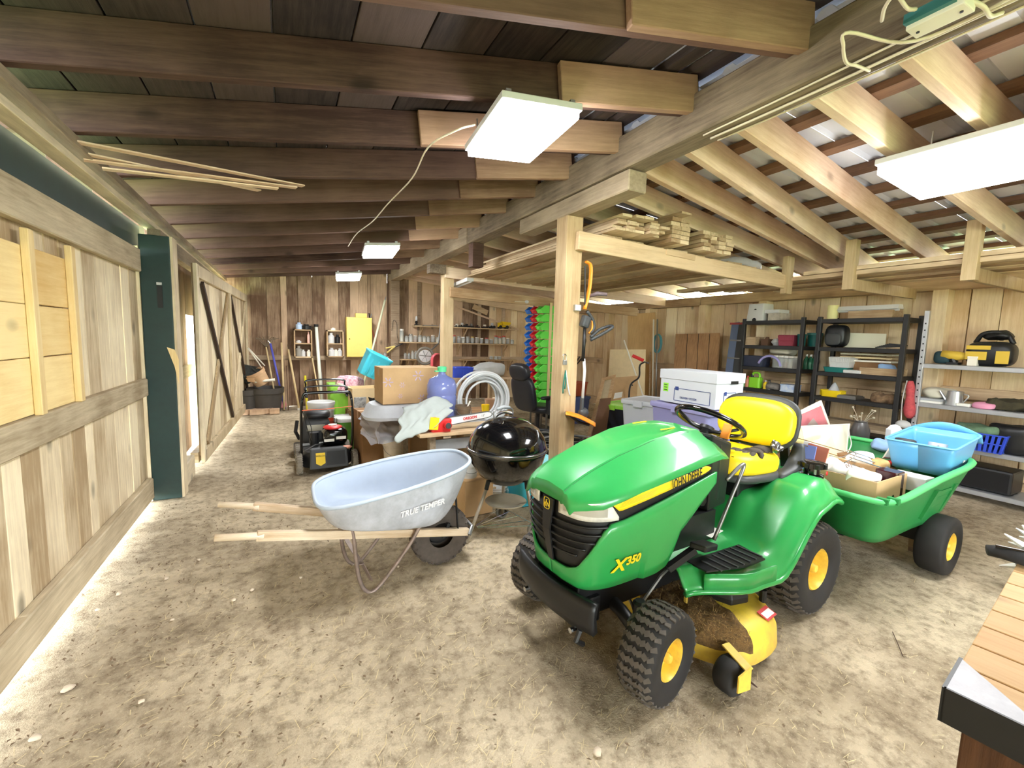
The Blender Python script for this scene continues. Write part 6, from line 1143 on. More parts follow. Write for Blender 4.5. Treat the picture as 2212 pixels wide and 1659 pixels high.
wbox('right wooden two compartment wall box beside the yellow cabinet', (704, 713), (741, 771), [('white carton bottle in the right wall box', 'white_bottle', -.45, 1, .06, .20, WHITE_M), ('dark jar in the right wall box', 'dark_jar', .3, 1, .05, .17, BLKM), ('white jar in the lower right wall box', 'white_jar', -.4, 0, .06, .16, WHITE_M), ('pale spray can in the lower right wall box', 'pale_can', .1, 0, .04, .13, CREAM), ('clear bottle in the lower right wall box', 'clear_bottle', .55, 0, .045, .15, WHITE_M), ('small china piece on the right wall box', 'china_piece', -.2, 2, .05, .05, CREAM)])
# long handled tools along the back wall
def stick(name, label, p0, p1, r, m, cat='tool', y0=9.5, y1=9.2, extra=None):
    a, b = B(*p0, y0), B(*p1, y1); b = a + (b - a) * (a.z / (a.z - b.z)); t = thing(name, label, cat, b); MB().tube([a, b], r, 8).build('handle', m, t, True, smooth=True)
    if extra: extra(t, a, b)
    return t
ASH = mat('pale ash handle', (226, 200, 150), .6, var=.15, scale=12)
def floor_at(px, py): p = onz(px, py, 0); return p
stick('white_pole', 'thick white pole leaning between the two wall boxes', (683, 706), (694, 856), .032, mat('white plastic pipe', (238, 240, 224), .5), 'pole', 9.5, 9.25, lambda t, a, b: MB().cyl(a, a + Vec((0, 0, .05)), .045).build('cap', BLK, t, True))
def rakeh(t, a, b):
    for k in range(9): q = (k - 4) / 4; MB().tube([a, a + Vec((q * .14, 0, .16)), a + Vec((q * .22, -.02, .22 - .05 * abs(q)))], .006, 5).build('tine', mat('grey brown tine', (120, 104, 84), .7), t, True)
    MB().tube([a + Vec((-.16, 0, .15)), a + Vec((.16, 0, .15))], .01, 6).build('tine_bar', MATS['grey brown tine'], t, True)
stick('leaf_rake', 'old fan rake standing upside down in the back left corner', (575, 750), (588, 822), .014, ASH, 'rake', 9.5, 9.35, rakeh)
stick('blue_pole_tool', 'weeding tool with long blue handle in the back left corner', (584, 742), (612, 868), .018, mat('blue handle', (88, 92, 196), .5), 'tool', 9.5, 9.3, lambda t, a, b: (MB().tube(spline([a, a + Vec((.03, 0, .06)), a + Vec((.06, 0, .12))], 4), .009, 6).build('prong', CHR, t, True), MB().tube(spline([a, a + Vec((-.04, 0, .05))], 4), .008, 6).build('prong', CHR, t, True)))
stick('wooden_pole', 'straight wooden pole leaning on the back wall stud', (608, 740), (613, 860), .018, ASH, 'pole'); stick('garden_fork', 'long handled tool with steel tip leaning left of the wall boxes', (623, 755), (641, 855), .020, ASH, 'tool', 9.5, 9.2, lambda t, a, b: (MB().cyl(a, a + Vec((-.02, 0, .1)), .008, .003, n=6).build('tip', CHR, t, True), MB().box(b - Vec((0, 0, .05)), (.06, .05, .16)).build('blade', mat('worn white metal', (214, 206, 190), .6), t, True)))
stick('dark_rod', 'thin dark rod leaning on the back wall left of the wall boxes', (619, 790), (622, 862), .010, W_BACK, 'rod'); stick('yellow_hoe', 'short yellow handled tool behind the push mower', (659, 812), (662, 858), .022, mat('yellow handle', (240, 226, 60), .5), 'tool', 9.4, 9.2); stick('slim_pole', 'slim wooden pole slanting beside the thick white pole', (672, 760), (688, 850), .014, ASH, 'pole'); stick('thin_wire_rod', 'very thin wire rod right of the thick white pole', (690, 760), (698, 845), .006, STEEL, 'rod')
stick('pole_saw', 'long pale pole slanting up to the far post with a clamp', (832, 648), (797, 785), .022, mat('pale green pole', (232, 232, 196), .5), 'pole saw', 9.35, 9.2, lambda t, a, b: (MB().ball(a.lerp(b, .62), (.05, .04, .06), 10, 6).build('clamp', BLK, t, True), MB().cyl(a, a + Vec((.02, 0, .08)), .012, .004).build('tip', STEEL, t, True)))
lp = thing('loppers', 'red handled loppers hung beside the yellow cabinet', 'loppers', B(799, 684))
for x_ in (-1, 1): MB().tube([B(799, 692), B(799 + 8 + x_ * 5, 742)], .011, 6).build('handle', mat('faded red', (216, 110, 96), .6), lp, True)
MB().tube([B(797, 676), B(799, 690)], .012, 6).build('blade', BLKM, lp, True); MB().tube([B(803, 678), B(799, 690)], .010, 6).build('blade', STEEL, lp, True)
hcl = thing('hedge_shears', 'hedge shears with yellow wooden handles hung on the far post', 'shears', B(852, 752, 9.36))
for p_ in ((833, 752), (836, 762)): MB().tube([B(*p_, 9.34), B(853, 748, 9.35)], .016, 8).build('handle', mat('pale yellow wood', (236, 214, 130), .6), hcl, True)
MB().tube([B(853, 750, 9.35), B(870, 742, 9.33)], .012, 6).build('blade', BLKM, hcl, True)
wl_ = cable('thin dark wire loops hung on the far post', [B(846, 715, 9.36), B(850, 692, 9.36), B(857, 700, 9.36), B(858, 725, 9.36), B(861, 742, 9.36), B(852, 742, 9.36)], .004, BLKM, 'wire_loop')
# planters in the back left corner
def planter(label, px, py, y, r, h, m, soil=True, floor=False):
    p = ony(px, py, y)
    if floor: p.z = 0
    t = thing('planter', label, 'planter', (p.x, p.y, max(p.z, 0))); MB().lathe([(r * .78, 0), (r * .93, h * .75), (r * 1.0, h * .78), (r * 1.02, h), (r * .94, h), (r * .86, h * .8), (.001, h * .8)], 26).build('pot', m, t, smooth=.5)
    if soil: MB().lathe([(r * .88, h * .81), (.001, h * .84)], 16).build('soil', mat('dark soil', (50, 40, 34), .95, bump=.6, scale=40), t)
    return t
P0 = Vec((-.22, 9.15, 0)); planter('wide black tub planter in the back left corner', 574, 862, 9.1, .30, .44, mat('weathered black plastic', (74, 70, 66), .6, var=.25, scale=6), True, True)
q = planter('tan clay pot lying tilted on the black tub planter', 568, 828, 9.1, .16, .26, mat('tan clay', (222, 182, 140), .8, var=.25, scale=5), False); q.rotation_euler = (.2, -.5, 0)
planter('dark planter against the door in the back left corner', 536, 862, 9.0, .17, .42, mat('weathered black plastic', (74, 70, 66)), True, True); q = planter('shallow clay dish between the two black planters', 548, 824, 9.05, .12, .07, mat('tan clay', (222, 182, 140)))
o = MB().tube([ony(550, 825, 8.98), ony(594, 820, 8.98)], .025, 8).build('pale_stick', CREAM, smooth=True); tag(o, 'thick pale stick lying across the black tub planter', 'stick')
for k, (a_, b_) in enumerate((((536, 752), (566, 795)), ((536, 752), (572, 790)))): o = MB().tube([ony(*a_, 9.2), ony(*b_, 9.1)], [.016, .009], 6).build('dry_stalk', CREAM, smooth=True); tag(o, ['longer', 'shorter'][k] + ' pale dry stalk sticking out of the back corner pots', 'stalk')
o = MB().ball((0, 0, 0), (.20, .16, .14), 14, 9).jit(.09, 2, 9).build('dark_bush', mat('dark twigs', (48, 50, 46), .9, var=.4, scale=30)); o.location = ony(536, 808, 9.15); tag(o, 'dark tangled netting in the back left corner', 'netting')
BRK = mat('pale brick', (206, 172, 140), .85, var=.3, scale=10)
for k, (px, py, s) in enumerate(((545, 876, .30), (562, 874, .22), (580, 873, .22), (596, 868, .16), (553, 868, .16), (535, 870, .18), (575, 864, .14))):
    p = onz(px, py, 0); o = MB().box((0, 0, .045), (s, .11, .09), euler(0, 0, .1 * (k % 3))).build('loose_brick', BRK, bevel=.006); o.location = (p.x, min(p.y, 8.85) - .06 * (k % 2), 0 if k < 4 else .001); tag(o, 'loose pale brick on the floor before the black tub planter, %s from the left' % ['second', 'fourth', 'sixth', 'last', 'third', 'first', 'fifth'][k], 'brick', 'loose bricks by the planters')
pj = thing('pink_jug', 'small pink plastic jug on the floor by the back wall', 'jug', onz(611, 880, 0)); MB().lathe([(.001, 0), (.06, 0), (.065, .06), (.05, .11), (.03, .13), (.001, .13)], 14).build('jug_body', mat('pink plastic', (240, 160, 160), .5), pj, smooth=.7); MB().cyl((0, 0, .12), (0, 0, .17), .02).build('cap', RED, pj)
# far table with blue crate, trolley wheel, red arch, tarps
ft = thing('work_table', 'cluttered table far behind the white hose coil', 'table', (2.75, 6.75, 0)); MB().bx(2.25, 3.35, 6.42, 7.2, .78, .81).build('table_top', W_LUMX, ft, True, bevel=.004)
for x_, y_ in ((2.3, 6.47), (3.3, 6.47), (2.3, 7.15), (3.3, 7.15)): MB().bx(x_ - .03, x_ + .03, y_ - .03, y_ + .03, 0, .78).build('leg', W_LUMX, ft, True)
tote('plastic_crate', 'royal blue crate on the far cluttered table', (2.52, 6.62, .812), .36, .28, .16, 0, mat('royal blue plastic', (56, 84, 206), .4), WHITE_M, lid=False, cat='crate')
tp = pillow(0, 0, 0, .62, .36, .20, euler(0, -.08, .2), None, '', 3).jit(.06, 5, 6).build('grey_tarp', mat('grey white tarp', (226, 228, 224), .7, var=.15, scale=6), smooth=True); tp.location = (3.05, 6.7, .92); tag(tp, 'folded grey white tarp on the far cluttered table', 'tarp')
for k, (x_, y_, z_, m, nm, lab) in enumerate(((2.42, 6.62, .90, CREAM, 'yarn_ball', 'cream bundle in the royal blue crate'), (2.60, 6.62, .89, PURP, 'yarn_ball', 'lilac bundle in the royal blue crate'), (2.86, 6.50, .85, mat('tan toy', (226, 186, 116), .6), 'toy_digger', 'tan toy digger on the far table beside the blue crate'), (2.72, 6.95, .86, WHITE_M, 'white_bundle', 'white bundle behind the blue crate on the far table'))):
    o = MB().ball((0, 0, 0), (.08, .06, .05), 12, 8).jit(.03, k, 14).build(nm, m, smooth=True); o.location = (x_, y_, z_); tag(o, lab, nm.split('_')[0] if k < 2 else nm.split('_')[-1])
gtb = thing('golf_trolley', 'two wheeled trolley with white spoked wheel before the far shelves', 'trolley', W(935, 790, 7.3)); c_ = W(918, 769, 7.2)
MB().tube([c_ + Vec((.135 * math.cos(2 * PI * j / 28), -.01, .135 * math.sin(2 * PI * j / 28))) for j in range(28)], .022, 8, closed=True).build('tyre', mat('grey tyre', (128, 122, 110), .8), gtb, True, smooth=True); MB().cyl(c_ + Vec((0, -.02, 0)), c_ + Vec((0, .02, 0)), .105, n=24).build('wheel_disc', WHITE_M, gtb, True)
for k in range(6): MB().tube([c_ + Vec((0, -.025, 0)), c_ + Vec((.1 * math.cos(k), -.025, .1 * math.sin(k)))], .004, 5).build('spoke', STEEL, gtb, True)
MB().tube([c_, W(947, 742, 7.3), W(952, 700, 7.4)], .014, 8).build('handle_tube', STEEL, gtb, True); MB().tube([c_, W(948, 772, 7.3), W(950, 860, 7.3) * Vec((1, 1, 0)) + Vec((0, 0, .0))], .014, 8).build('stand_tube', STEEL, gtb, True)
ra = thing('red_sled', 'red curved plastic sled standing beside the far post', 'sled', W(945, 820, 6.9) * Vec((1, 1, 0)))
zt_ = W(945, 764, 6.9).z; xa, xb = W(933, 800, 6.9).x, W(957, 800, 6.9).x
MB().grid(lambda a, b: Vec((xa + (xb - xa) * (.5 - .5 * math.cos(PI * a)), 6.85 + .12 * b, (zt_ - .12) + .12 * math.sin(PI * a) if 0 < a < 1 else 0)), 16, 2).build('sled_shell', mat('faded red plastic', (222, 84, 96), .45), ra, True, smooth=True, solid=.01)
MB().bx(xa + .03, xb - .03, 6.96, 6.97, .0, zt_ - .02).build('sled_back', mat('brown red inside', (160, 70, 60), .6), ra, True)
bk = tote('storage_crate', 'brown red crate on the shelf right of the bins', (4.55, 6.35, .48), .42, .34, .24, .1, mat('brick red plastic', (190, 92, 60), .5), WHITE_M, lid=False, cat='crate'); tote('storage_tote', 'blue tote under the brown red crate right of the bins', (4.55, 6.35, 0), .5, .4, .46, .1, mat('slate blue plastic', (96, 116, 180), .45), MATS['slate blue plastic'])
gb = thing('golf_bag', 'black bag with wheels and straps right of the bins', 'bag', (4.55, 6.75, 0)); MB().tube(spline([(4.35, 6.8, .0), (4.5, 6.78, .6), (4.72, 6.72, .95)], 5), [.13, .14, .14, .14, .14, .14, .13, .13, .12, .11, .09], 12).build('bag_body', BLK, gb, True, smooth=True)
for k in range(5): MB().tube([(4.68 + .02 * k, 6.7, .9), (4.74 + .05 * k, 6.66, 1.12 + .03 * (k % 2))], .012, 6).build('strap', BLKM, gb, True)
# ================================================================ racks along the right wall
def rack(name, label, y0, y1, xs, zs, m, post=.045, th=.05, zt=1.83, depth=.36, holes=False):
    t = thing(name, label, 'shelving', (xs + depth / 2, (y0 + y1) / 2, 0)); ps = []
    for y_ in (y0, y1):
        for x_ in (xs, xs + depth):
            p = MB().bx(x_ - post / 2, x_ + post / 2, y_ - post / 2, y_ + post / 2, 0, zt).build('upright', m, t, True, bevel=.003, seg=1); ps.append(p)
            if holes and x_ == xs:
                for k in range(22): MB().bx(x_ - post / 2 - .002, x_ - post / 2 + .001, y_ - .006, y_ + .006, .25 + .07 * k, .265 + .07 * k).build('slot', INK, p, True)
    for z in zs: MB().bx(xs - .015, xs + depth + .015, min(y0, y1), max(y0, y1), z - th, z).build('shelf', m, t, True, bevel=.004, seg=1)
    return t
RKM = mat('black steel shelving', (38, 37, 38), .5, var=.15, scale=8); SIL = mat('galvanised shelving', (196, 198, 202), .4, .6, var=.1, scale=9)
ZS = [1.80, 1.455, 1.15, .84, .45, .12]
rack('shelving_rack', 'left black shelving rack against the right wall', 4.15, 3.33, 5.97, ZS, RKM); rack('shelving_rack', 'right black shelving rack against the right wall', 3.13, 2.27, 5.97, ZS, RKM)
ZV = [1.31, .90, .50, .10]
rack('shelving_rack', 'galvanised shelving rack with slotted posts at the right edge', 2.10, .35, 5.97, ZV, SIL, .04, .045, 1.86, .38, True)
def onsh(px, z, x=6.1): d = ray(px, 760); p = EYE + d * (x / d.x); return Vec((x, p.y, z + .001))
def put(o, px, z, label, cat, x=6.1, rz=0, grp=None):
    o.location = onsh(px, z, x); o.rotation_euler = (0, 0, rz); tag(o, label, cat, grp); return o
def tin(name, m, r, h): return MB().lathe([(.001, 0), (r, 0), (r, h), (r * .94, h), (r * .94, h - .005), (.001, h - .005)], 16).build(name, m, smooth=.5)
def bottle(loc, label, m, r, h, cap, cat='bottle'):
    t = thing('bottle', label, cat, loc); MB().lathe([(.001, 0), (r, 0), (r, h * .62), (r * .4, h * .80), (r * .35, h * .9)], 14).build('body', m, t, smooth=.7); MB().lathe([(r * .42, h * .86), (r * .42, h), (.001, h)], 10).build('cap', cap, t); return t
def bask(name, label, loc, sx, sy, sz, m, cat='basket'):
    t = thing(name, label, cat, loc); tp_ = .86; MB().bx(-sx / 2 * tp_, sx / 2 * tp_, -sy / 2 * tp_, sy / 2 * tp_, 0, .006).build('floor', m, t)
    for k in range(12):
        f = k / 11 - .5
        for sg in (-1, 1): MB().beam((sg * sx / 2 * tp_, f * sy * tp_, 0), (sg * sx / 2, f * sy, sz), .012 + sy * .022, .005, (1, 0, 0)).build('slat', m, t); MB().beam((f * sx * tp_, sg * sy / 2 * tp_, 0), (f * sx, sg * sy / 2, sz), .012 + sx * .022, .005, (0, 1, 0)).build('slat', m, t)
    for z, k in ((sz, 1.0), (sz * .5, (1 + tp_) / 2)): MB().tube([Vec((x_ * k, y_ * k, z)) for x_, y_ in rrect(sx, sy, .02, 3)], .007, 6, closed=True).build('rim', m, t)
    return t
# left black rack, top
wc = thing('white_step_box', 'white box with black cutout mark on the left black rack', 'box', onsh(1636, ZS[0])); MB().loft([[Vec((x_ * k, y_ * k, z)) for x_, y_ in rrect(.26, .25, .03, 3)] for k, z in ((1.06, 0), (.92, .24))]).build('box_body', WHITE_M, wc, smooth=.5); MB()._add([(-.126, -.02, .15), (-.126, .02, .15), (-.122, .006, .175), (-.119, .02, .20), (-.119, -.02, .20), (-.122, -.006, .175)], [(0, 1, 2, 3, 4, 5)]).build('black_mark', INK, wc, solid=.004); MB().lathe([(.03, 0), (.03, .01), (.001, .012)], 12, (-.128, 0, .01), (-1, 0, 0)).build('foot_cutout', INK, wc)
o = put(MB().bx(-.12, .12, -.08, .08, 0, .09).bx(-.13, .13, -.09, .09, .09, .10).build('white_carton', mat('pale stone tile', (206, 196, 180), .7, var=.3, scale=20)), 1676, ZS[0], 'mottled grey carton beside the white box on the left black rack', 'box'); o = put(MB().bx(-.12, .12, -.12, .12, 0, .05).build('white_case', WHITE_M, bevel=.01), 1668, ZS[0] + .10, 'flat white case stacked on the mottled grey carton', 'case', 6.12)
o = put(tin('yellow_roll', mat('pale yellow paper', (246, 238, 170), .7), .055, .17), 1790, ZS[0] + .0, 'pale yellow paper roll standing between the two black racks', 'roll', 6.05)
fx2 = thing('shop_light', 'white fluorescent shop light lying on top of the right black rack', 'light fixture', onsh(1870, ZS[0] + .09)); o_ = onsh(1805, ZS[0] + .12, 6.1); e_ = onsh(1935, ZS[0] + .12, 6.1); MB().prism([(-.07, -.02), (.07, -.02), (.04, .03), (-.04, .03)], (e_ - o_).length, plane_T(o_, (1, 0, 0), (0, 0, 1)) if False else Mat.Translation(o_) @ Mat.Rotation(PI / 2, 4, 'X')).build('fixture_body', WHITE_M, fx2, True); MB().tube([o_ + Vec((-.03, 0, -.03)), e_ + Vec((-.03, 0, -.03))], .013, 8).build('tube', WHITE_M, fx2, True)
o = put(MB().bx(-.12, .12, -.22, .22, 0, .09).build('wood_block', W_LUMY, bevel=.004), 1880, ZS[0], 'wooden block under the shop light on the right black rack', 'block', 6.14)
# left black rack, second shelf
put(MB().bx(-.1, .1, -.10, .10, 0, .11).bx(-.105, .105, -.105, .105, .11, .118).build('wooden_box', W_LUMY, bevel=.003), 1625, ZS[1], 'pale wooden box on the second shelf of the left black rack', 'box')
put(MB().lathe([(.001, 0), (.04, 0), (.075, .05), (.05, .09), (.001, .10)], 18).build('white_bowl', WHITE_M, smooth=.7), 1677, ZS[1], 'upturned white bowl on the second shelf of the left black rack', 'bowl')
put(MB().bx(-.06, .06, -.05, .05, 0, .09).lathe([(.03, .09), (.02, .12), (.001, .12)], 8).build('brown_clock', mat('dark walnut', (96, 66, 46), .6)), 1655, ZS[1], 'small brown wooden clock on the second shelf of the left black rack', 'clock')
bask('plastic_basket', 'maroon plastic basket on the second shelf of the left black rack', onsh(1705, ZS[1]), .22, .20, .14, mat('maroon plastic', (150, 58, 76), .5))
for px, r, h, lab in ((1729, .05, .16, 'small teal tub on the second shelf of the left black rack'), (1757, .085, .18, 'large teal tub between the two black racks')): put(MB().lathe([(.001, 0), (r * .9, 0), (r, h * .8), (r * 1.06, h * .82), (r * 1.06, h), (.001, h)], 18).build('teal_tub', mat('teal plastic', (38, 120, 116), .45), smooth=.5), px, ZS[1] + (0 if px < 1740 else .001), lab, 'tub', 6.1 if px < 1740 else 6.3)
# third shelf
t = tote('navy_basket', 'dark navy basket on the third shelf of the left black rack', onsh(1634, ZS[2]), .24, .34, .15, 0, mat('dark navy plastic', (48, 54, 74), .5), WHITE_M, lid=False, cat='basket')
lh = thing('lilac_hose', 'lilac curved hose on the third shelf of the left black rack', 'hose', onsh(1660, ZS[2])); q_ = onsh(1660, ZS[2]); MB().tube(arc(q_ + Vec((-.12, -.1, 0)), .16, PI * .1, PI * .95, 12, (0, 1, 0), (0, 0, 1)), .016, 8).build('hose_tube', mat('lilac plastic', (164, 158, 214), .5), lh, True, smooth=True)
for k, px in enumerate((1680, 1691, 1702, 1713, 1724)):
    t = jar('square glass canister on the third shelf of the left black rack, %s' % ['first', 'second', 'third', 'fourth', 'last'][k], tuple(onsh(px, ZS[2])), .055, .17, (0, 3, 2, 1, 4)[k], 0, 'canisters on the left black rack')
for k, px in enumerate((1744, 1753, 1762)): bottle(onsh(px, ZS[2], 6.28), 'green glass bottle at the back between the black racks, %s from the left' % ['first', 'second', 'third'][k], mat('green glass', (60, 130, 96), .15, alpha=.8), .035, .20, LIDS[0])
put(pillow(0, 0, .06, .26, .30, .12, euler(0, 0, 0), None, '', 3).jit(.03, 4, 9).build('white_cloth', CANV, smooth=True), 1692, ZS[2] + .18, 'white cloth bundle on the canisters of the left black rack', 'cloth', 6.2)
# fourth shelf
for px, m, r, h, cap, lab in ((1606, mat('pale green bottle', (170, 216, 160), .4), .035, .20, WHITE_M, 'pale green bottle on the fourth shelf of the left black rack'), (1612, mat('mid green bottle', (110, 186, 110), .4), .03, .19, WHITE_M, 'mid green bottle on the fourth shelf of the left black rack'), (1620, mat('salmon bottle', (220, 140, 110), .4), .03, .16, LIDS[2], 'salmon coloured bottle on the fourth shelf of the left black rack'), (1660, YEL, .03, .12, WHITE_M, 'small yellow bottle on the fourth shelf of the left black rack'), (1668, STEEL, .035, .13, BLK, 'grey can on the fourth shelf of the left black rack')): bottle(onsh(px, ZS[3], 6.05), lab, m, r, h, cap)
lj = thing('lime_jug', 'lime green jug with handle on the fourth shelf of the left black rack', 'jug', onsh(1638, ZS[3], 6.08)); MB().prism(rrect(.11, .17, .03, 3), .15).build('jug_body', mat('lime jug', (150, 226, 50), .4), lj, bevel=.01); MB().tube(spline([(0, .06, .15), (0, .04, .21), (0, -.04, .21), (0, -.06, .15)], 4), .016, 8).build('handle', MATS['lime jug'], lj, smooth=True); MB().cyl((0, .06, .15), (0, .06, .19), .02).build('cap', BLK, lj)
put(pillow(0, 0, .04, .20, .20, .09, euler(0, 0, 0), None, '', 3).jit(.03, 6, 12).build('grey_rags', mat('grey rags', (150, 144, 138), .9, var=.5, scale=20), smooth=True), 1680, ZS[3], 'grey rags on the fourth shelf of the left black rack', 'rags')
put(MB().lathe([(.035, 0), (.008, .05), (.006, .09), (.001, .09)], 14).build('white_funnel', WHITE_M, smooth=.6), 1697, ZS[3], 'upturned white funnel on the fourth shelf of the left black rack', 'funnel', 6.05)
put(MB().bx(-.08, .08, -.09, .09, 0, .085).bx(-.085, .085, -.095, .095, .085, .10).build('blue_white_box', mat('blue white carton', (170, 196, 236), .6, var=.4, scale=14, rgb2=(230, 236, 244)), bevel=.003), 1715, ZS[3], 'blue and white carton on the fourth shelf of the left black rack', 'carton', 6.05)
# right black rack
bp_ = thing('backpack', 'black backpack on the second shelf of the right black rack', 'backpack', onsh(1805, ZS[1])); pillow(0, 0, .14, .18, .24, .27, euler(0, 0, 0), None, '', 3.5).build('pack_body', BLK, bp_, smooth=True); pillow(-.09, 0, .10, .05, .18, .15, euler(0, 0, 0), None, '', 3).build('front_pocket', GREYP, bp_, smooth=True)
t, *_q = panel('cream_board', 'cream board standing on the second shelf of the right black rack', 'board', [onsh(1823, ZS[1], 6.2), onsh(1912, ZS[1], 6.2), onsh(1911, ZS[1] + .17, 6.25), onsh(1823, ZS[1] + .18, 6.25)], 0, None, mat('cream panel', (240, 236, 206), .6), .012)
tw = thing('dark_twigs', 'bundle of dark twigs on the second shelf of the right black rack', 'twigs', onsh(1925, ZS[1]))
for k in range(8): MB().tube([onsh(1890 + 4 * k, ZS[1] + .01 + .006 * k, 6.02), onsh(1945 + 2 * k, ZS[1] + .03 + .008 * (k % 3), 6.05)], .008, 5).build('twig_stem', BLKM, tw, True)
bask('white_basket', 'white plastic basket on the third shelf of the right black rack', onsh(1823, ZS[2] + .062), .18, .22, .12, WHITE_M)
put(MB().loft([[Vec((x_ * k, y_ * k, z)) for x_, y_ in rrect(.24, .26, .04, 3)] for k, z in ((.9, 0), (1, .05), (1.03, .06))]).build('teal_tray', mat('teal plastic', (38, 120, 116)), smooth=.5), 1816, ZS[2], 'teal tray under the white basket', 'tray')
put(MB().bx(-.12, .12, -.09, .09, 0, .04).build('white_tray', WHITE_M, bevel=.01), 1855, ZS[2], 'flat white tray on the third shelf of the right black rack', 'tray')
open_box('wooden_tray', 'shallow wooden tray on the third shelf of the right black rack', 'tray', onsh(1912, ZS[2], 6.12), .24, .36, .08, 0, W_LUMY, .012); put(pillow(0, 0, .05, .14, .16, .10, euler(0, 0, 0), None, '', 3).jit(.03, 2, 12).build('blue_cloth', mat('pale blue cloth', (150, 184, 226)), smooth=True), 1920, ZS[2] + .02, 'pale blue cloth in the wooden tray of the right black rack', 'cloth', 6.12)
for z, k in ((.18, 0), (.22, 1), (.26, 2)): put(MB().bx(-.12, .12, -.26, .26, 0, .02).build('flat_board', [CREAM, CARDL, CANV][k], bevel=.002), 1880, ZS[2] + z - .04, ['lowest', 'middle', 'topmost'][k] + ' flat board at the back of the right black rack third shelf', 'board', 6.24)
put(MB().bx(-.1, .1, -.26, .26, 0, .14).build('dark_carton', CARDD, bevel=.004), 1880, ZS[2] - .0, 'dark carton at the back of the right black rack third shelf', 'carton', 6.25)
t = tote('yellow_bin', 'yellow parts bin on the fourth shelf of the right black rack', onsh(1808, ZS[3]), .16, .24, .08, 0, YEL, YEL, lid=False, cat='bin'); put(MB().lathe([(.001, 0), (.05, .01), (.055, .07), (.03, .13), (.012, .16), (.001, .17)], 12).jit(.008, 3, 20).build('plastic_pouch', CLEARP, smooth=True), 1810, ZS[3] + .012, 'clear plastic pouch standing in the yellow parts bin', 'pouch')
put(MB().bx(-.1, .1, -.1, .1, 0, .03).bx(-.09, .09, -.09, .09, .03, .04).build('silver_tray', STEEL), 1848, ZS[3], 'silver tray on the fourth shelf of the right black rack', 'tray'); put(pillow(0, 0, .05, .2, .26, .10, euler(0, 0, 0), None, '', 3).jit(.04, 8, 14).build('brown_rope', mat('brown rope', (150, 120, 90), .9, var=.5, scale=24), smooth=True), 1925, ZS[3], 'tangle of brown rope on the fourth shelf of the right black rack', 'rope')
hb = thing('red_bag', 'red mesh bag and white cord hanging between the black and silver racks', 'bag', onsh(1975, 1.12, 5.93)); p_ = onsh(1975, 1.12, 5.93)
MB().tube(spline([p_, p_ + Vec((0, -.01, -.15)), p_ + Vec((0, -.02, -.32)), p_ + Vec((0, -.03, -.40))], 5), [.02, .03, .035, .038, .036, .034, .036, .04, .045, .05, .05, .048, .045, .04, .03, .02], 10).build('bag_body', mat('faded red mesh', (206, 84, 90), .8, var=.3, scale=30), hb, True, smooth=True); MB().tube(spline([p_ + Vec((0, .03, 0)), p_ + Vec((0, .05, -.2)), p_ + Vec((0, .04, -.45))], 5), .006, 6).build('white_cord', WHITE_M, hb, True)
MB().ball(p_ + Vec((0, .02, -.48)), (.05, .07, .05), 12, 8).build('white_paddle', WHITE_M, hb, True, smooth=True)
# galvanised rack
tb_ = thing('tool_bag', 'large yellow and black tool bag on the silver rack', 'tool bag', onsh(2142, ZV[0], 6.14)); pillow(0, 0, .12, .22, .34, .24, euler(0, 0, 0), None, '', 4).build('bag_body', BLK, tb_, smooth=True); MB().bx(-.118, -.108, .0, .15, .06, .14).bx(-.112, -.10, -.02, .15, .16, .20).bx(-.118, -.108, -.15, -.06, .03, .15).build('yellow_panel', mat('mustard fabric', (226, 190, 70), .7), tb_, bevel=.003); MB().tube(spline([(0, .12, .23), (-.02, .06, .32), (0, -.08, .32), (0, -.14, .22)], 5), .02, 8).build('handle_strap', BLK, tb_, smooth=True); MB().ball((.02, -.02, .30), (.07, .12, .04), 12, 8).jit(.03, 2, 14).build('black_glove', BLKM, tb_, smooth=True)
dl = thing('power_drill', 'yellow and black cordless drill lying on the silver rack', 'drill', onsh(2065, ZV[0], 6.08)); MB().tube([(0, .10, .10), (0, -.02, .09), (0, -.10, .09)], [.045, .045, .03], 12).build('drill_body', mat('mustard fabric', (226, 190, 70)), dl, smooth=True); MB().tube([(0, -.10, .09), (0, -.16, .085)], [.025, .02], 10).build('chuck', BLK, dl); MB().tube([(0, .03, .09), (0, .0, .02)], [.028, .03], 10).build('grip', BLK, dl); pillow(.02, .10, .07, .12, .14, .13, euler(0, 0, 0), None, '', 2.6).build('dark_pouch', mat('dark teal fabric', (34, 62, 70), .7), dl, smooth=True); MB().bx(-.045, .045, -.04, .05, 0, .025).build('battery', BLK, dl)
put(MB().bx(-.03, .03, -.035, .035, 0, .09).bx(-.032, .032, -.037, .037, .075, .092).build('white_tin', CREAM, bevel=.003), 2105, ZV[0], 'small cream box between drill and tool bag on the silver rack', 'box', 6.04)
for k in range(2): put(MB().bx(-.10, .10, -.12, .12, 0, .022).build('white_book', [PAPER, mat('grey cover', (176, 178, 182), .6)][k], bevel=.002), 2022, ZV[1] + .024 * k, ['lower', 'upper'][k] + ' thin book on the second shelf of the silver rack', 'book')
put(pillow(0, 0, .05, .22, .26, .10, euler(0, .1, 0), None, '', 3).jit(.03, 3, 9).build('folded_cloth', CANV, smooth=True), 2040, ZV[1] + .05, 'folded cream cloth on the books of the silver rack', 'cloth', 6.2)
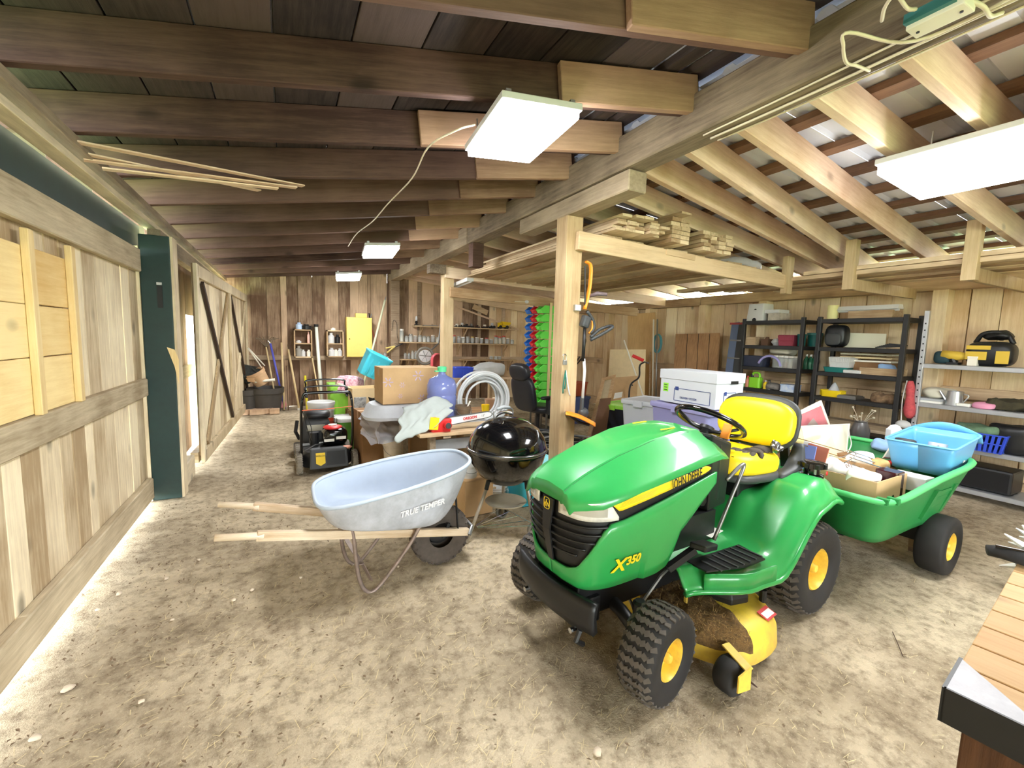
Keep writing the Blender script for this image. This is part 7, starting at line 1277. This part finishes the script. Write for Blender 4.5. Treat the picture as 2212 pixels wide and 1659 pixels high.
wcn = thing('watering_can', 'small grey watering can on the second shelf of the silver rack', 'watering can', onsh(2076, ZV[1], 6.08)); MB().lathe([(.001, 0), (.07, 0), (.06, .14), (.055, .14), (.06, .01), (.001, .01)], 20).build('can_body', ALU, wcn, smooth=.6); MB().tube([(0, .06, .03), (0, .12, .13)], [.015, .01], 8).build('spout', ALU, wcn); MB().tube(spline([(0, -.06, .12), (0, -.10, .10), (0, -.065, .03)], 5), .006, 6).build('handle', ALU, wcn)
put(pillow(0, 0, .03, .10, .17, .06, euler(0, 0, 0), None, '', 2.6).jit(.015, 3, 14).build('pink_gloves', mat('pink rubber', (236, 160, 190), .6), smooth=True), 2143, ZV[1], 'pink rubber gloves on the second shelf of the silver rack', 'gloves', 6.04)
put(MB().bx(-.03, .03, -.05, .05, 0, .03).build('soap_box', PAPER, bevel=.006), 2098, ZV[1], 'small white soap box on the silver rack second shelf', 'box', 6.04); put(pillow(0, 0, .05, .16, .30, .10, euler(0, 0, 0), None, '', 3).jit(.04, 9, 14).build('dark_wreath', mat('dark olive', (70, 64, 44), .9, var=.4, scale=20), smooth=True), 2195, ZV[1], 'dark olive wreath at the right end of the silver rack', 'wreath')
bask('blue_basket', 'royal blue plastic basket on the lower silver shelf', onsh(2138, ZV[2], 6.02), .26, .44, .17, mat('royal blue plastic', (56, 84, 206))); lbz = onx(1800, 905, 5.55).z
lb = thing('plank_bench', 'low grey brown plank bench in front of the racks behind the cart', 'bench', (5.5, 2.6, 0))
for k in range(3): MB().bx(5.22 + .17 * k, 5.385 + .17 * k, 1.75, 3.7, lbz - .03, lbz).build('top_plank', W_BEAM, lb, True, bevel=.003, seg=1)
for x_, y_ in ((5.27, 1.85), (5.67, 1.85), (5.27, 3.6), (5.67, 3.6)): MB().bx(x_ - .03, x_ + .03, y_ - .03, y_ + .03, 0, lbz - .03).build('leg', W_BEAM, lb, True)
put(pillow(0, 0, .06, .26, .34, .10, euler(0, 0, 0), None, '', 3).jit(.03, 7, 8).build('green_towel', mat('sage cloth', (110, 140, 110), .9, var=.4, scale=10), smooth=True), 2138, ZV[2] + .13, 'sage green towel piled in the blue basket', 'towel', 6.04)
put(pillow(0, 0, .04, .20, .44, .07, euler(0, 0, 0), None, '', 3).jit(.03, 5, 8).build('paper_pile', mat('pale papers', (226, 220, 214), .8, var=.2, scale=12), smooth=True), 2050, ZV[2], 'pile of pale papers left of the blue basket', 'papers', 6.08)
put(pillow(0, 0, .14, .26, .34, .28, euler(0, 0, 0), None, '', 3).jit(.03, 5, 8).build('black_sack', BLK, smooth=True), 2215, ZV[2] + .0, 'black sack at the right end of the lower silver shelf', 'sack'); put(MB().bx(-.16, .16, -.4, .4, 0, .22).build('black_crate', BLK, bevel=.02), 2110, .11, 'long black crate on the bottom silver shelf', 'crate', 6.16)
# ================================================================ more of the cart load and small things
cr_ = random.Random(31)
def lump(name, label, cat, loc, s, m, jit_=.02, rot=(0, 0, 0), e=3):
    o = pillow(0, 0, 0, s[0], s[1], s[2], euler(*rot), None, '', e).jit(jit_, cr_.random() * 9, 12).build(name, m, smooth=True); o.location = loc; return tag(o, label, cat)
carton('cardboard_box', 'low cardboard box filling the far side of the cart', cw(-.12, -.12, .345), .50, .42, .26, .0, CARD)
carton('cardboard_box', 'second low cardboard box under the vase in the cart', cw(-.42, -.16, .40), .16, .42, .22, .0, CARDD)
lump('paper_wad', 'crumpled white paper beside the dark vase in the cart', 'paper', cw(-.14, -.04, .655), (.20, .16, .08), PAPER, .03)
lump('tan_rag', 'tan rag in the cart between vase and blue bin', 'rag', cw(-.22, .04, .64), (.16, .12, .07), mat('tan rag', (214, 170, 110), .9, var=.3, scale=14), .03)
for k, (x_, y_, m, lab) in enumerate(((.52, -.10, mat('periwinkle card', (120, 130, 196), .7), 'periwinkle blue card behind the seat in the cart'), (.47, -.06, mat('terracotta card', (190, 110, 90), .7), 'terracotta coloured card behind the seat in the cart'), (.42, -.12, PAPER, 'white folded card behind the seat in the cart'))):
    o = MB().bx(-.005, .005, -.06, .06, 0, .16).build('greeting_card', m, bevel=.001); o.location = cw(x_, y_, .66); o.rotation_euler = (.1 * k, .25 - .1 * k, .1); tag(o, lab, 'card')
o = MB().tube(spline([cw(.44, .10, .74), cw(.40, .14, .79), cw(.34, .10, .80), cw(.33, .04, .75), cw(.40, .0, .76)], 6), .003, 5).build('wire_whisk', STEEL, smooth=True); tag(o, 'thin looped wire standing over the white bag in the cart', 'wire')
o = lump('cream_pouch', 'cream cloth pouch with red dot at the near front of the cart tray', 'pouch', cw(.44, .20, .67), (.16, .16, .10), CANV, .025)
MB().ball((.01, .075, .03), (.014, .006, .014), 8, 6).build('red_dot', RED, o)
# blades of light between loft and eave: clear corrugated strip
# hanging white bulb cord under the lower tie beam
pb = thing('pull_switch', 'small white bulb holder under the lower tie beam', 'bulb holder', W(1140, 652, 5.95)); MB().tube([W(1112, 651, 5.95), W(1134, 652, 5.95)], .006, 6).build('cord', CAB, pb, True); MB().ball(W(1138, 652, 5.95), (.035, .025, .025), 10, 7).build('bulb', WHITE_M, pb, True, smooth=True)
